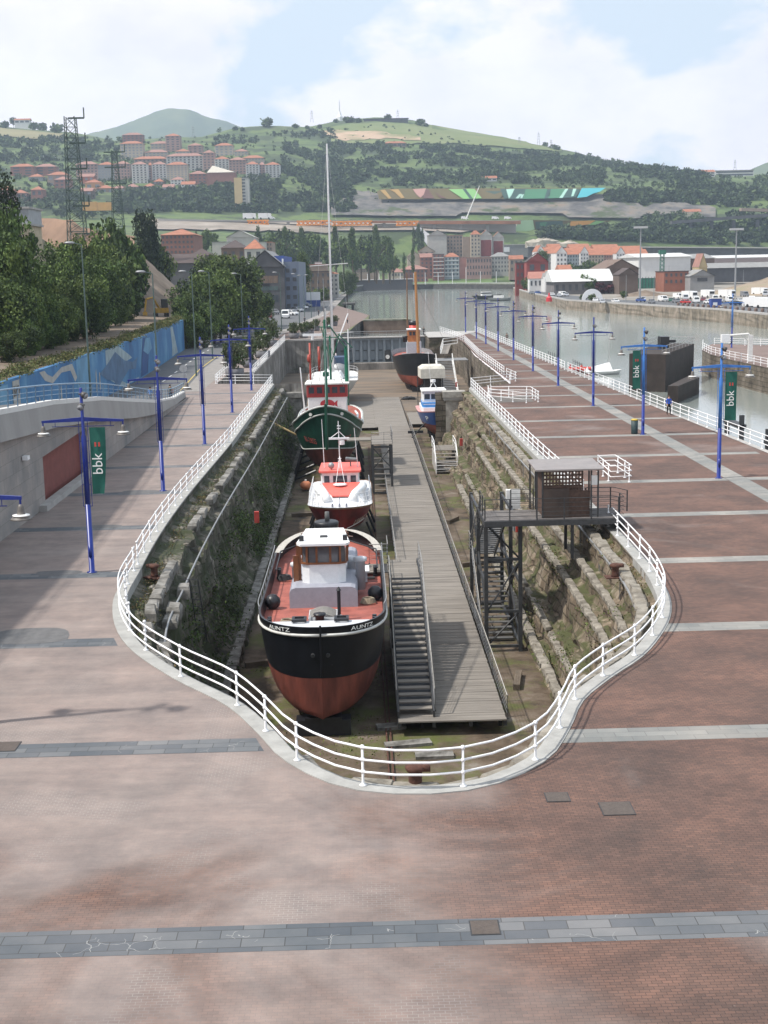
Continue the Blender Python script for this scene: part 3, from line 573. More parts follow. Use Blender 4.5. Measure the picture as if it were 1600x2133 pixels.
# ---------- lamp posts ----------
def lamp_meshes(mt,mt2):
    d={}
    q=B(); q.lathe((0,0,0),[(.24,0),(.24,.03),(.13,.04),(.125,3.2)],10); q.box((0,-.13,1.0),(.14,.06,.5)); d['pole']=q.mesh('pole',mt,True)
    q=B(); q.lathe((0,0,0),[(.125,3.2),(.12,6.3),(.075,6.4),(.07,8.5),(.05,8.52)],10); d['upper_pole']=q.mesh('upper_pole',mt2,True)
    q=B()
    for s in(-1,1): q.add([(0,-.05,7.0),(0,-.05,7.2),(s*1.85,-.05,7.06),(s*1.85,-.05,6.96),(0,.05,7.0),(0,.05,7.2),(s*1.85,.05,7.06),(s*1.85,.05,6.96)],[(0,1,2,3),(7,6,5,4),(1,5,6,2),(0,3,7,4),(3,2,6,7)]); q.cyl((s*1.8,0,7.02),(s*1.8,0,6.8),.035,n=6)
    q.cyl((-1.4,0,6.78),(1.4,0,6.78),.018,n=5)
    for s in(-1,1): q.cyl((s*1.25,0,6.78),(s*1.25,0,7.02),.015,n=5)
    d['arm']=q.mesh('arm',mt2)
    q=B()
    for s in(-.2,.2): q.cyl((s,0,3.1),(s,0,7.0),.016,n=5)
    for z in(3.1,4.1,5.1,6.1): q.cyl((-.2,0,z),(.2,0,z),.014,n=5)
    d['cable_rods']=q.mesh('cable_rods',mt2)
    q=B(); q.lathe((0,0,0),[(.05,.0),(.09,-.08),(.11,-.22),(.13,-.3),(.3,-.42),(.34,-.46)],12,0); d['lamp_shade']=q.mesh('lamp_shade',M('lamp_shade_grey',(.12,.11,.1),.5,.2,6),True)
    q=B(); q.lathe((0,0,0),[(.12,-.3),(.26,-.32),(.26,-.35),(.12,-.34)],14); d['reflector']=q.mesh('reflector',M('reflector_white',(.85,.85,.82),.25,.05,5),True)
    q=B(); q.cyl((0,0,0),(.05,-.2,-.1),.12,.16,10); q.cyl((.05,-.2,-.1),(.055,-.22,-.11),.14,.15,10,1); q.box((0,.02,.0),(.3,.1,.06)); d['spotlight']=q.mesh('spotlight',[M('spot_body',(.07,.065,.065),.5,.2,5),M('spot_glass',(.3,.31,.33),.15,.1,5)],True)
    return d
LM=lamp_meshes(BLUE,BLUE); LMF=lamp_meshes(BLUE,BLUEF)
def lamp(x,y,label,D=LM,group=None,spots=((0,7.75,0.1),(0.03,8.25,2.2)),half=False):
    t=thing('lamp_post',label,'street lamp',(x,y,0),0,group)
    for k in('pole','upper_pole','arm','cable_rods'): link(k,D[k],t)
    for s in(-1,1):
        if half and s<0: continue
        o=link('lamp_shade',D['lamp_shade'],t); o.location=(s*1.8,0,6.82); r=link('reflector',D['reflector'],o)
    for (dx,z,rz) in spots: o=link('spotlight',D['spotlight'],t); o.location=(dx,-.1*math.cos(rz),z); o.rotation_euler=(0,0,rz)
    return t
GL='blue twin-arm lamp posts on the west quay'; GR='blue twin-arm lamp posts on the east quay'
for i,(x,y) in enumerate([(-12.55,59.73),(-12.55,82.5),(-12.5,105.2),(-12.5,129.),(-12.5,153.)]):
    lamp(x,y,'%s blue twin-arm lamp post on the west quay, from the near end%s'%(ordn(i),', with banner' if i==0 else ''),group=GL,spots=((0,7.75,-.3),(0.05,8.25,.9)) if i==0 else ((0,7.75,.2),(.02,8.2,.4)))
for i,y in enumerate([82.26,104.8,127.4,150.,171.9,193.5,214.8,235.6,254.4,279.8]):
    lamp(22.62,y,'%s blue twin-arm lamp post on the east quay, from the near end'%ordn(i),D=LMF if i<2 else LM,group=GR,spots=((0,7.75,.3),) if i==2 else ((0,7.7,.2),(.05,8.2,1.2)))
lamp(-12.0,39,'blue lamp post at the left picture edge of which one arm with a shade shows',D=LM)
lamp(*G(1524,724).xy,'pale blue lamp post on the jetty across the side basin',D=LMF)
# banners
GREEN=M('banner_green',(.006,.1,.075),.7,.12,3); TXT=M('banner_white',(.8,.82,.8),.7,.04,3); TRED=M('banner_red',(.5,.06,.05),.7,.1,3)
def banner(x,y,label,side=1,w_=.78,curl=.0):
    t=thing('banner',label,'banner',(x+side*.27,y-.03,0)); n=10; rows=[]
    for i in range(n+1):
        z=6.72-3.05*i/n; ww=w_*(1-curl*(i/n)**2); rows.append([Vector((side*ww*j/4,.03*math.sin(j*1.3+i*.5),z)) for j in range(5)])
    q=B(); q.grid(rows); n0=len(q.f); q.grid([[v+Vector((0,.012,0)) for v in r] for r in rows],flip=True); q.build('cloth',GREEN,t,True)
    cx=side*w_*(.5-.12*curl); 
    text('lettering','bbk',.66,TXT,t,frame((cx-.02,-.05,5.05),(0,0,1),(-1,0,0)),.004)
    q=B()
    for dx in(-.13,.04): q.bb(cx+dx,cx+dx+.085,-.06,-.05,5.85,6.05)
    q.build('red_bars',TRED,t)
banner(-12.55,59.73,'green bank banner with white letters hanging on the nearest west quay lamp post',1,.72,.28)
banner(22.62,82.26,'green bank banner with white letters hanging right of the nearest east quay lamp post',1,.72)
banner(22.62,104.8,'green bank banner with white letters hanging left of the second east quay lamp post',-1,.62)
t=thing('litter_bin','dark green litter bin standing beside the second east quay lamp post','bin',(22.05,105.3,0)); B().lathe((0,0,0),[(.24,0),(.27,.05),(.28,1.1)],12).build('body',M('bin_green',(.02,.045,.05),.6,.2,4),t,True); B().lathe((0,0,0),[(.29,1.1),(.29,1.18),(.18,1.22)],12).build('rim',M('bin_yellow',(.5,.36,.05),.6,.2,4),t,True)
# ---------- boardwalk and stairs ----------
def planks(b,x0,x1,y0,y1,z,th=.06,pw=.32,gap=.02,across=True,mi=0):
    y=y0
    while y<y1-.01:
        e=min(y+pw-gap,y1); b.bb(x0+rnd(-.015,.015),x1+rnd(-.015,.015),y,e,z-th,z+rnd(-.006,.006),mi); y+=pw
WP=M('boardwalk_planks',(.2,.182,.16),.95,.22,.8,bump=.3,stretch=(.4,3.3,1),rand=0)
t=thing('boardwalk','long grey timber boardwalk running down the dock floor beside the moored boats','boardwalk',(0,0,0))
q=B(); planks(q,1.35,6.05,54.8,70,-5.9); planks(q,2.2,6.05,70,165,-5.9,pw=.36); q.build('deck',WP,t)
q=B()
for x in(1.4,2.9,4.5,6.0): q.bb(x-.08,x+.08,54.83,165 if x>2 else 70,-6.2,-5.96)
for y in range(56,165,6): 
    for x in(2.4,5.9): q.bb(x-.08,x+.08,y-.08,y+.08,-6.6,-6.2)
q.build('beams',DARK,t)
def cable_rail(P,label,h=1.05,step=2.,nb=4,mt=DARK,parent=None,thick=.025,name='handrail'):
    t=parent or thing('railing',label,'railing'); P=[Vector(p) for p in P]; q=B(); q.path([p+Vector((0,0,h)) for p in P],.03,6)
    q.build(name,M('handrail_grey',(.3,.29,.27),.5,.2,4,metal=.3),t,True); q=B()
    for k in range(1,nb+1): q.path([p+Vector((0,0,h*k/(nb+1))) for p in P],.009,4)
    q.build('cables',GREYM,t)
    pm=B().bb(-.01,.01,-.035,.035,0,h).bb(-.05,.05,-.05,.05,-.02,.02).mesh('post',mt)
    for p in resample(P,step): o=link('post',pm,t); o.location=p
    return t
cable_rail([(6.1,54.9,-5.9),(6.1,165,-5.9)],'dark cable railing along the right edge of the timber boardwalk',step=2.1)
cable_rail([(2.15,80,-5.9),(2.15,125,-5.9)],'dark cable railing along the left edge of the timber boardwalk')
# stairs up to the tug
t=thing('timber_stairs','timber staircase with grey treads leading from the boardwalk up to the black tug','stairs')
q=B(); n=22
for i in range(n):
    y=55.6+(66-55.6)*i/n; z=-5.75+(3.55)*(i+1)/n; q.bb(1.42,2.86,y,y+.42,z-.05,z)
planks(q,1.42,2.86,66.1,70.5,-2.15,pw=.3); q.build('treads',WP,t)
q=B()
for x in(1.36,2.92): q.ext([(x-.04,55.3,-5.9),(x-.04,55.3,-5.6),(x-.04,66,-2.1),(x-.04,70.5,-2.1),(x-.04,70.5,-2.4),(x-.04,66,-2.4)],(.08,0,0))
q.build('stringer',DARK,t); q=B()
for i in range(n): 
    y=55.6+(66-55.6)*i/n; z=-5.75+(3.55)*(i+1)/n; q.bb(1.42,2.86,y+.38,y+.4,z-.02,z+.11)
q.build('risers',M('riser_dark',(.06,.065,.075),.8,.2,3),t)
q=B()
for x in(1.4,2.88):
    for y in(60.5,66.2,70.2): q.bb(x-.06,x+.06,y-.06,y+.06,-6.6,-3.9 if y<62 else -2.4)
q.build('legs',DARK,t)
for x in(1.3,2.98): cable_rail([(x,55.6,-5.7),(x,66,-2.15),(x,70.5 if x>2 else 67,-2.15)],'',parent=t,step=1.7,h=1.)
t=thing('gangway','short timber gangway from the staircase landing onto the deck of the black tug','gangway')
q=B(); planks(q,-.1,1.3,67.6,69.6,-2.15,pw=.25); q.build('deck',WP,t); q=B()
for i in range(3): q.bb(-.75+.0*i,.55,66.9-.3*i,67.25-.3*i,-2.35-.18*i,-2.29-.18*i)
q.build('steps',WP,t); cable_rail([(.3,69.7,-2.15),(1.3,69.7,-2.15),(1.3,72,-2.15)],'',parent=t,step=1)
# steel tower beside the green trawler
t=thing('stair_tower','dark steel stair tower with a cross braced front beside the green trawler','stair tower',(2.0,118,-6.6))
q=B()
for x in(-.95,.75):
    for y in(0,6): q.bb(x-.1,x+.1,y-.1,y+.1,0,4.5)
for z in(.15,1.7,2.3,4.35):
    q.bb(-.85,.65,-.1,.1,z-.08,z+.08)
q.cyl((-.9,0,2.4),(.7,0,4.2),.05,n=5); q.cyl((-.9,0,4.2),(.7,0,2.4),.05,n=5); q.build('frame',DARK,t)
q=B(); planks(q,-1.05,.85,-.1,6.2,4.6,pw=.3); q.bb(-3.3,-1.05,3.5,5.5,4.45,4.55); q.build('landing',WP,t)
q=B()
for i in range(10): q.bb(-.8,.6,.4+i*.45,.7+i*.45,.3+i*.42,.35+i*.42)
q.build('treads',WP,t); cable_rail([(-1.05,0,4.6),(.85,0,4.6),(.85,6,4.6)],'',parent=t,step=1.2)
# outer timber platforms
for i,(x0,x1,y0,y1,lab) in enumerate(((-2.6,2.1,166,200,'broad grey timber platform across the outer dock floor'),(1.9,6.1,166.2,205,'timber walkway strip continuing the boardwalk across the outer dock'),(6.4,9.6,168,182,'low timber platform beside the yellow dockside crane'))):
    t=thing('timber_platform',lab,'platform'); q=B(); planks(q,x0,x1,y0,y1,-6.2+.05*i,pw=.6); q.build('deck',WP,t)
t=thing('timber_platform','dark timber gangway with upright side rails beside the west pillar','platform'); q=B(); planks(q,-6.6,-4.6,150,176,-5.6,pw=.6); q.build('deck',M('dark_planks',(.12,.125,.13),.9,.2,1),t); cable_rail([(-6.6,150,-5.6),(-6.6,176,-5.6)],'',parent=t); cable_rail([(-4.6,150,-5.6),(-4.6,176,-5.6)],'',parent=t)
# white steps beside the east wall
t=thing('white_steps','small flight of wooden steps with white handrails at the foot of the east wall','steps',(8.5,131,-6.6))
q=B()
for i in range(6): q.bb(-1.0,1.0,-2+i*.6,-1.45+i*.6,.2+i*.27,.26+i*.27)
planks(q,-1.1,1.1,1.6,5.5,1.9,pw=.3); q.build('treads',WP,t); B().bb(-1.1,-1.02,-2,5.5,0,1.6).bb(1.02,1.1,-2,5.5,0,1.6).build('side_panel',CONC,t)
q=B()
for x in(-1.1,1.1): 
    for dz in(.55,1.): q.path([(x,-2,.2+dz),(x,1.6,1.9+dz),(x,5.5,1.9+dz)],.03,5)
for y,z in((-2,.2),(-.2,1.),(1.6,1.9),(3.5,1.9),(5.5,1.9)):
    for x in(-1.1,1.1): q.cyl((x,y,z-.1),(x,y,z+1.),.03,n=5)
for z in(.2,.55,.9): q.cyl((-1.1,-2,z+.3),(1.1,-2,z+.3),.03,n=5)
q.build('handrail',WHITE,t)
# wide timber stair from the outer dock floor to the east quay
t=thing('timber_stairs','wide grey timber stair climbing from the outer dock floor beside the steam tug','stairs')
q=B(); n=26
for i in range(n): y=196+(14)*i/n; z=-6.4+5.4*(i+1)/n; q.bb(12.3,14.7,y,y+.6,z-.06,z)
planks(q,12.3,17.4,210.2,216,-1.,pw=.4); q.build('treads',M('grey_treads',(.2,.205,.21),.9,.15,1),t)
q=B()
for x in(12.2,14.8):
    q.path([(x,196,-5.3),(x,210,.1)],.05,5); q.path([(x,196,-6.3),(x,210,-1)],.09,5)
    for k in range(6): y=196+14*k/5; z=-6.3+5.3*k/5; q.cyl((x,y,z),(x,y,z+1.1),.04,n=5)
q.build('handrail',WHITE2,t)
t=thing('timber_stairs','white railed gangway bridging from the steam tug to the dock mouth quay','gangway'); q=B(); P=[(13.2,214,-.2),(14.3,224,.7),(17,228,.7)]
for dz in(0,.5,1.): q.path([Vector(p)+Vector((0,0,dz)) for p in P],.05,5)
for p in P: q.cyl(p,Vector(p)+Vector((0,0,1)),.05,n=5)
q.build('handrail',WHITE2,t); B().grid([[Vector((13.2,214,-.2)),Vector((14.2,224,.7)),Vector((17,228,.7))],[Vector((14.4,214,-.2)),Vector((15.5,223,.7)),Vector((17,226.6,.7))]]).build('deck',WP,t)
# ---------- shelter and steel stair tower on the east side ----------
t=thing('stair_tower','tall dark steel stair tower carrying the viewing deck on the east side of the dock','stair tower')
q=B()
for x in(6.4,8.2):
    for y in(67.4,71.8,76.4): q.bb(x-.1,x+.1,y-.1,y+.1,-6.6,.45)
for y in(67.4,76.4):
    for z in(-6.3,-4.4,-1.6): q.bb(6.5,8.1,y-.06,y+.06,z-.07,z+.07)
q.cyl((6.5,67.4,.2),(8.1,67.4,-1.5),.055,n=5); q.cyl((8.1,67.4,-1.8),(6.5,67.4,-4.3),.05,n=5)
q.cyl((8.2,67.5,-1.7),(8.2,76.3,-6.2),.06,n=5); q.cyl((8.2,67.5,-6.2),(8.2,76.3,-1.7),.06,n=5); q.cyl((6.4,67.5,-4.2),(6.4,76.3,.2),.06,n=5)
q.cyl((6.5,67.4,-6.2),(8.1,67.4,-4.5),.05,n=5)
for x in(6.4,8.2):
    for z in(-6.3,.3,-2.9): q.bb(x-.06,x+.06,67.5,76.3,z-.08,z+.08)
q.build('frame',DARK,t)
TR=M('tread_dark',(.1,.1,.1),.8,.2,2)
q=B()
for i in range(18): y=69.2+i*.36; z=.45-.19*(i+1); q.bb(6.55,7.6,y,y+.34,z-.05,z)
q.build('upper_flight',TR,t); q=B()
for i in range(17): y=75.4-i*.36; z=-3.0-.2*(i+1); q.bb(6.55,8.05,y-.34,y,z-.05,z)
q.bb(6.5,8.1,75.7,77,-3.05,-2.98); q.build('lower_flight',TR,t)
q=B(); q.ext([(6.48,69,.5),(6.48,69,.2),(6.48,75.7,-3.3),(6.48,75.7,-3.)],(.05,0,0)); q.ext([(7.65,69,.5),(7.65,69,.2),(7.65,75.7,-3.3),(7.65,75.7,-3.)],(.05,0,0)); q.build('stringer',DARK,t)
cable_rail([(6.3,69,.5),(6.3,75.7,-3.),(6.3,77,-3.)],'',parent=t,step=1.2); cable_rail([(6.3,75,-3.2),(6.3,69,-6.4)],'',parent=t,step=1.2)
t=thing('viewing_deck','dark steel viewing deck bridging from the east quay to the stair tower','viewing deck')
q=B(); planks(q,6.25,13.35,66.1,69.,.72,pw=.3,th=.05); q.build('deck',M('deck_boards',(.13,.12,.115),.85,.25,2),t)
q=B(); q.bb(6.2,13.4,66.0,66.12,.42,.7).bb(6.2,13.4,69.0,69.12,.42,.7).bb(6.2,6.3,66.12,69,.42,.7).bb(13.3,13.4,66.12,69,.03,.7)
q.bb(10.7,10.85,66.4,66.55,-1.4,.42).bb(10.7,10.85,68.6,68.75,-1.4,.42); q.build('beams',DARK,t)
q=B()
for P in ([(6.25,69,.7),(6.25,66.08,.7),(13.35,66.08,.7),(13.35,67.2,.7)],[(7.9,69.06,.7),(9.1,69.06,.7)],[(11.9,69.06,.7),(13.35,69.06,.7),(13.9,68,.7)]):
    P=[Vector(p) for p in P]
    for k in range(1,6): q.path([p+Vector((0,0,1.12*k/5)) for p in P],.022 if k==5 else .012,5)
    for p in resample(P,1.35): q.bb(p.x-.03,p.x+.03,p.y-.03,p.y+.03,p.z,p.z+1.12)
q.build('railing',DARK,t)
CORT=M('brown_sheet',(.085,.05,.036),.75,.3,5); t=thing('shelter','brown sheet metal shelter with a flat grey roof standing on the viewing deck','shelter',(0,0,0))
q=B(); q.bb(9.3,11.7,66.62,66.66,.72,2.1)
nx,nz_=12,5   # pierced upper front: a lattice leaving real holes
for i in range(nx+1): x=9.3+2.0*i/nx; q.bb(x-.04,x+.04,66.62,66.66,2.1,3.12)
for j in range(nz_+1): z=2.1+1.02*j/nz_; q.bb(9.3,11.34,66.6,66.64,z-.045,z+.045)
q.bb(9.3,9.34,66.66,69.1,.72,3.12); q.bb(9.34,11.66,69.06,69.1,.72,2.0); q.build('wall',CORT,t)
q=B(); q.box((9.95,66.5,1.5),(1.3,.05,1.5)); q.build('door_panel',M('brown_panel',(.06,.042,.034),.7,.2,3),t)
q=B(); 
for x in(8.95,9.25,11.75,12.1): q.bb(x-.04,x+.04,66.5,66.58,.72,3.2).bb(x-.04,x+.04,69.2,69.28,.72,3.2)
q.build('frame',DARK,t); B().box((10.6,67.95,3.26),(3.5,3.5,.08),0,0,('X',.015)).build('roof',M('zinc_roof',(.24,.215,.205),.45,.12,1.2),t)
B().bb(11.75,12.05,66.46,66.48,2.4,2.9).build('notice',WHITE2,t)
t=thing('electric_cabinet','pale square service cabinet on a pole behind the viewing deck','cabinet',(8.7,74.5,-1.2)); B().bb(-.45,.35,-.2,.2,1.,2.1).build('box',WHITE2,t); B().cyl((0,0,-.3),(0,0,1),.09,n=8).build('pole',GREYM,t)
for (px,py,z,lab) in ((1080,1095,-3.,'red fire hose box on the wall behind the stair tower'),(961,921,-3.,'red fire hose box on the east wall near the white steps'),(535,1077,-3.,'small red box on the shaded west dock wall'),(951,801,-4.,'small dark red box beside the wide timber stair')):
    Y={1080:71,961:127,535:80,951:200}[px]; p=A(px,py,Y); t=thing('hose_box',lab,'box',p); B().bb(-.14,.14,-.1,.1,-.35,.35).build('body',RED,t); B().bb(-.1,.1,-.12,-.1,-.3,.3).build('door',M('dull_red',(.35,.04,.03),.6,.2,3),t)
t=thing('ladder','black iron ladder hooked over the shaded dock wall','ladder'); g=A(403,1207,60); q=B()
for dx in(-.2,.2): q.path([(g.x-.3+dx,60,g.z),(g.x+dx,60,g.z),(g.x+.3+dx,60,g.z-3.)],.03,5)
for k in range(8): q.cyl((g.x-.2+.3*k/8,60,g.z-.3-k*.33),(g.x+.2+.3*k/8,60,g.z-.3-k*.33),.02,n=5)
q.build('rails',BLACK,t)
# ---------- boats ----------
class Hull:
    def __init__(s,L,beam,zs,zk=0.,bow=.22,bp=2.5,stern=.12,sw=.75,rake=.6,em=.3,eb=.55,skeel=0.3,sp=2.,bk=0.):
        s.L=L;s.B=beam;s.zs=zs;s.zk=zk;s.bow=bow;s.bp=bp;s.st=stern;s.sw=sw;s.rake=rake;s.em=em;s.eb=eb;s.sk=skeel;s.sp=sp;s.bk=bk
    def w(s,u):
        h=s.B/2
        if u<s.bow: return h*max(0,1-(1-u/s.bow)**s.bp)**(1/s.sp)
        if u>1-s.st: return h*(s.sw+(1-s.sw)*max(0,1-((u-1+s.st)/s.st)**2)**.5)
        return h
    def sheer(s,u):
        return float(np.interp(u,[a for a,_ in s.zs],[b for _,b in s.zs]))
    def keel(s,u): return s.zk+s.bk*max(0,1-u/.15)+s.sk*max(0,(u-.8)/.2)**2*5
    def pt(s,u,z,side=1,out=0.):
        zs,zk=s.sheer(u),s.keel(u); h=max(0,min(1,(z-zk)/(zs-zk)))
        e=s.em+(s.eb-s.em)*max(0,1-u/s.bow/1.3)
        if u>.8: e+= (u-.8)*1.5
        x=(s.w(u)*h**e+out*(1 if h>.05 else 0))
        y=u*s.L+s.rake*(1-h)*max(0,1-u/.25)+ (-s.rake*.5*(1-h) if u>.9 else 0)
        return Vector((side*x,y-out*max(0,1-u/.1),z))
    def build(s,parent,bands,n=40,mats=None,name='hull'):
        # bands: list of (z level or None for sheer, material index, rows)
        us=[(i/n)**1.6 if i/n<.5 else (i/n) for i in range(n+1)]
        us=sorted(set([0,.002,.006,.012,.02,.035,.05,.07,.09,.12,.15,.18,.22,.27]+[.3+.7*i/22 for i in range(23)]))
        q=B()
        for side in(-1,1):
            lo=None
            for (zt,mi,rws) in bands:
                R=[]
                for r in range(rws+1):
                    row=[]
                    for u in us:
                        zl=s.keel(u) if lo is None else min(max(lo,s.keel(u)),s.sheer(u)) if not callable(lo) else lo(u)
                        zh=s.sheer(u) if zt is None else (zt(u) if callable(zt) else min(max(zt,s.keel(u)),s.sheer(u)))
                        row.append(s.pt(u,zl+(zh-zl)*r/rws,side))
                    R.append(row)
                q.grid(R,mi,flip=(side>0)); lo=zt
        # transom
        zs=s.sheer(1); P=[s.pt(1,s.keel(1)+(zs-s.keel(1))*k/8,-1) for k in range(9)]+[s.pt(1,s.keel(1)+(zs-s.keel(1))*k/8,1) for k in range(8,-1,-1)]
        q.add(P,[tuple(range(len(P)))],bands[-1][1])
        o=q.build(name,mats,parent,True); return o,us
    def edge(s,us,z,side,out=0.): return [s.pt(u,z(u) if callable(z) else z,side,out) for u in us]
    def deck(s,parent,zd,mt,name='deck',u0=0.004,inset=.1,mi=None,us=None):
        us=[u for u in us if u>=u0]; q=B(); Lf=[];Rt=[]
        for u in us:
            z=zd(u) if callable(zd) else zd
            for side,A_ in((-1,Lf),(1,Rt)):
                p=s.pt(u,z,side); p.x-=side*min(inset,abs(p.x)); p.z=z; A_.append(p)
        q.grid([Rt,Lf]); return q.build(name,mt,parent)
    def bulwark(s,parent,zd,mt,us,name='bulwark',th=.1,top=None):
        q=B()
        for side in(-1,1):
            o=[s.pt(u,s.sheer(u),side) for u in us]; i1=[p-Vector((side*min(th,abs(p.x)),0,0)) for p in o]; i0=[]
            for u,p in zip(us,i1): z=zd(u) if callable(zd) else zd; a=s.pt(u,z,side); i0.append(Vector((a.x-side*min(th,abs(a.x)),a.y,z)))
            q.grid([[v+Vector((0,0,.012)) for v in o],[v+Vector((0,0,.012)) for v in i1]],1,flip=side<0); q.grid([[v+Vector((0,0,.012)) for v in i1],i0],0,flip=side<0)
        return q.build(name,mt,parent)
HB=M('hull_black',(.007,.0075,.01),.42,.25,1.5,spec=.3); HR=M('hull_antifouling',(.16,.042,.028),.7,.38,1.5,bump=.08,stretch=(1.6,.7,.35)); HW=M('hull_white_line',(.6,.6,.57),.6,.1,3); DR=M('deck_red',(.3,.088,.066),.7,.28,1.6)
LG=M('pale_grey_paint',(.55,.57,.6),.55,.06,4); MG=M('mid_grey_paint',(.3,.31,.36),.55,.07,4); GLB=M('window_blue_glass',(.06,.07,.085),.08,.25,2)
def keelblocks(t,L,n,w_=1.2,h=.9,x=0):
    pm=B().bb(-w_/2,w_/2,-.25,.25,-h,0).mesh('keel_block',BLACK)
    for i in range(n): o=link('keel_block',pm,t); o.location=(x,L*(.06+.86*i/(n-1)),0)
def wrap_text(H,s_,size,mt,parent,side,u0,u1,z0,z1,out=.03,name='hull_lettering'):
    """lettering laid on the hull surface: runs from u0 to u1 (left to right as read), baseline heights z0..z1"""
    o=text(name,s_,size,mt,parent,Matrix.Identity(4),.004); xs=[v.co.x for v in o.data.vertices]; a,b=min(xs),max(xs); zc=(z0((u0+u1)/2) if callable(z0) else (z0+z1)/2); S_=[u0+(u1-u0)*k/30 for k in range(31)]; Pp=[H.pt(u_,zc,side) for u_ in S_]; Ls=[0]
    for p_,q_ in zip(Pp,Pp[1:]): Ls.append(Ls[-1]+(q_-p_).length)
    for v in o.data.vertices:
        t=(v.co.x-a)/(b-a); u=float(np.interp(t*Ls[-1],Ls,S_)); zb=z0(u) if callable(z0) else z0+(z1-z0)*t; p=H.pt(u,zb+v.co.y,side); p1=H.pt(u+.004,zb+v.co.y,side)-H.pt(max(u-.004,0.001),zb+v.co.y,side); n=Vector((p1.y,-p1.x,0))
        if n.x*side<0: n=-n
        n.normalize(); v.co=p+n*(out+v.co.z)
    return o
# --- the black tug ---
KZ=-5.72
t=thing('tugboat','black and red tugboat with a white wheelhouse nearest the camera in the dry dock','boat',(-1.93,54.6,KZ))
zb=lambda z:z-KZ
H=Hull(22,5.85,[(0,zb(-1.5)),(.12,zb(-1.62)),(.35,zb(-1.75)),(.7,zb(-1.75)),(1,zb(-1.5))],bow=.2,bp=2.3,stern=.26,sw=.05,rake=.25,em=.11,eb=.2,sp=2.4,bk=.0)
strake=lambda u:H.sheer(u)-.36
o,us=H.build(t,[(1.9,1,9),(strake,0,8),(None,0,3)],mats=[HB,HR])
dz=lambda u:H.sheer(u)-.62
H.deck(t,dz,DR,us=us,u0=.02); H.bulwark(t,dz,[HB,BLACK],us)
q=B()
for side in(-1,1): q.path(H.edge(us,strake,side,.02),.07,6)
q.build('rubbing_strake',HW,t,True)
q=B(); F0=[p for p in us if p<=.075]; 
Lf=[H.pt(u,H.sheer(u)-.05,-1) for u in F0];Rt=[H.pt(u,H.sheer(u)-.05,1) for u in F0]
for a in (Lf,Rt):
    for p in a: p.x*=.95
q.grid([Rt,Lf]); q.build('foredeck',LG,t)
for side in(-1,1):   # name on the bulwark
    us_=(.052,.0125) if side<0 else (.0125,.052)
    wrap_text(H,'AUNTZ',.25,TXT,t,side,us_[0],us_[1],lambda u:H.sheer(u)-.14,0,.09,'name_lettering')
q=B(); q.cyl((0,.0,2.0),(0,-.05,4.3),.045,n=6); q.build('stem_bar',HB,t)
q=B()
for sx in(-.35,.3): q.cyl((sx,.35,3.0),(sx,.0,2.95),.09,n=8)
q.build('hawsehole',DARK,t); q=B(); q.cyl((.45,.22,3.1),(.45,.2,2.6),.035,n=6); q.path([(.2,.25,2.62),(.32,.2,2.52),(.45,.17,2.5),(.58,.2,2.52),(.7,.25,2.62)],.04,6); q.build('anchor',DARK,t)
D=zb(-2.35)
q=B()  # engine casing with rounded shoulders
pr=[(-1.65,D),(-1.65,D+.75),(-1.55,D+.93),(-1.35,D+1.0),(1.3,D+1.0),(1.5,D+.93),(1.6,D+.75),(1.6,D)]
q.ext([(x,6.6,z) for x,z in pr][::-1],(0,9.2,0)); q.build('engine_casing',MG,t)
W0,W1=D+1.0,D+1.95
oct_=lambda w_,y0,y1,c: [(-w_+c,y0),(w_-c,y0),(w_,y0+c*.7),(w_,y1),(-w_,y1),(-w_,y0+c*.7)]
q=B(); q.prism(oct_(1.05,7.4,10.8,.35),W0+.002,W1); wh=q.build('wheelhouse',WHITE,t)
q=B(); q.prism(oct_(1.12,7.34,10.85,.35),W1,W1+.08); q.prism(oct_(1.1,7.36,10.85,.35),W1+.86,W1+.95)
for (x,y) in((-.8,7.42),(.8,7.42),(-.33,7.42),(.33,7.42),(-1.14,7.68),(1.14,7.68),(-1.14,9.2),(1.14,9.2),(-1.14,10.8),(1.14,10.8)): q.bb(x-.05,x+.05,y-.03,y+.07,W1+.08,W1+.86)
q.build('window_frame',BROWN,wh)
q=B(); q.prism(oct_(1.02,7.46,10.75,.33),W1+.08,W1+.86); q.build('window_glass',M('cabin_glass',(.12,.12,.13),.08,.2,2),wh)
q=B(); q.prism([(-1.1,7.1),(1.1,7.1),(1.28,7.45),(.95,11.0),(-.95,11.0),(-1.28,7.45)],W1+.952,W1+1.06); q.build('roof',WHITE,wh)
q=B(); q.bb(-.18,.18,8.6,8.95,W1+1.06,W1+1.12); q.build('roof_hatch',DARK,wh)
q=B(); q.bb(-1.35,-1.12,8.2,8.35,W0-.3,W1+.9); q.bb(-1.5,-1.25,8.05,8.15,W0-1,W1+.3); q.build('side_door',BROWN,t)
for x in(-1.05,1.05): o=B().box((x,7.9,W1+1.18),(.22,.22,.26)).build('navigation_lamp',BLACK,t)
q=B(); q.lathe((0,14.0,D),[(.62,.9),(.6,2.2)],18,0); q.lathe((0,14.0,D),[(.65,2.2),(.65,2.42)],18,1); q.lathe((0,14.0,D),[(.62,2.42),(.66,2.75),(.6,2.8),(.12,2.82)],18,0); q.cyl((0.05,14,D+2.8),(.05,14,D+3.3),.13,.12,10,2)
q.build('funnel',[BLACK,WHITE,M('soot_grey',(.1,.1,.1),.7,.2,3)],t,True)
for x,y,h,r in((-1.45,9.2,1.5,.26),(1.75,9.4,1.65,.34),(1.3,10.6,1.4,.3)):
    q=B(); q.lathe((x,y,D+.2),[(r*.7,0),(r*.7,h-.25),(r,h-.22),(r,h-.05),(r*.5,h)],12); q.build('ventilator',LG,t,True)
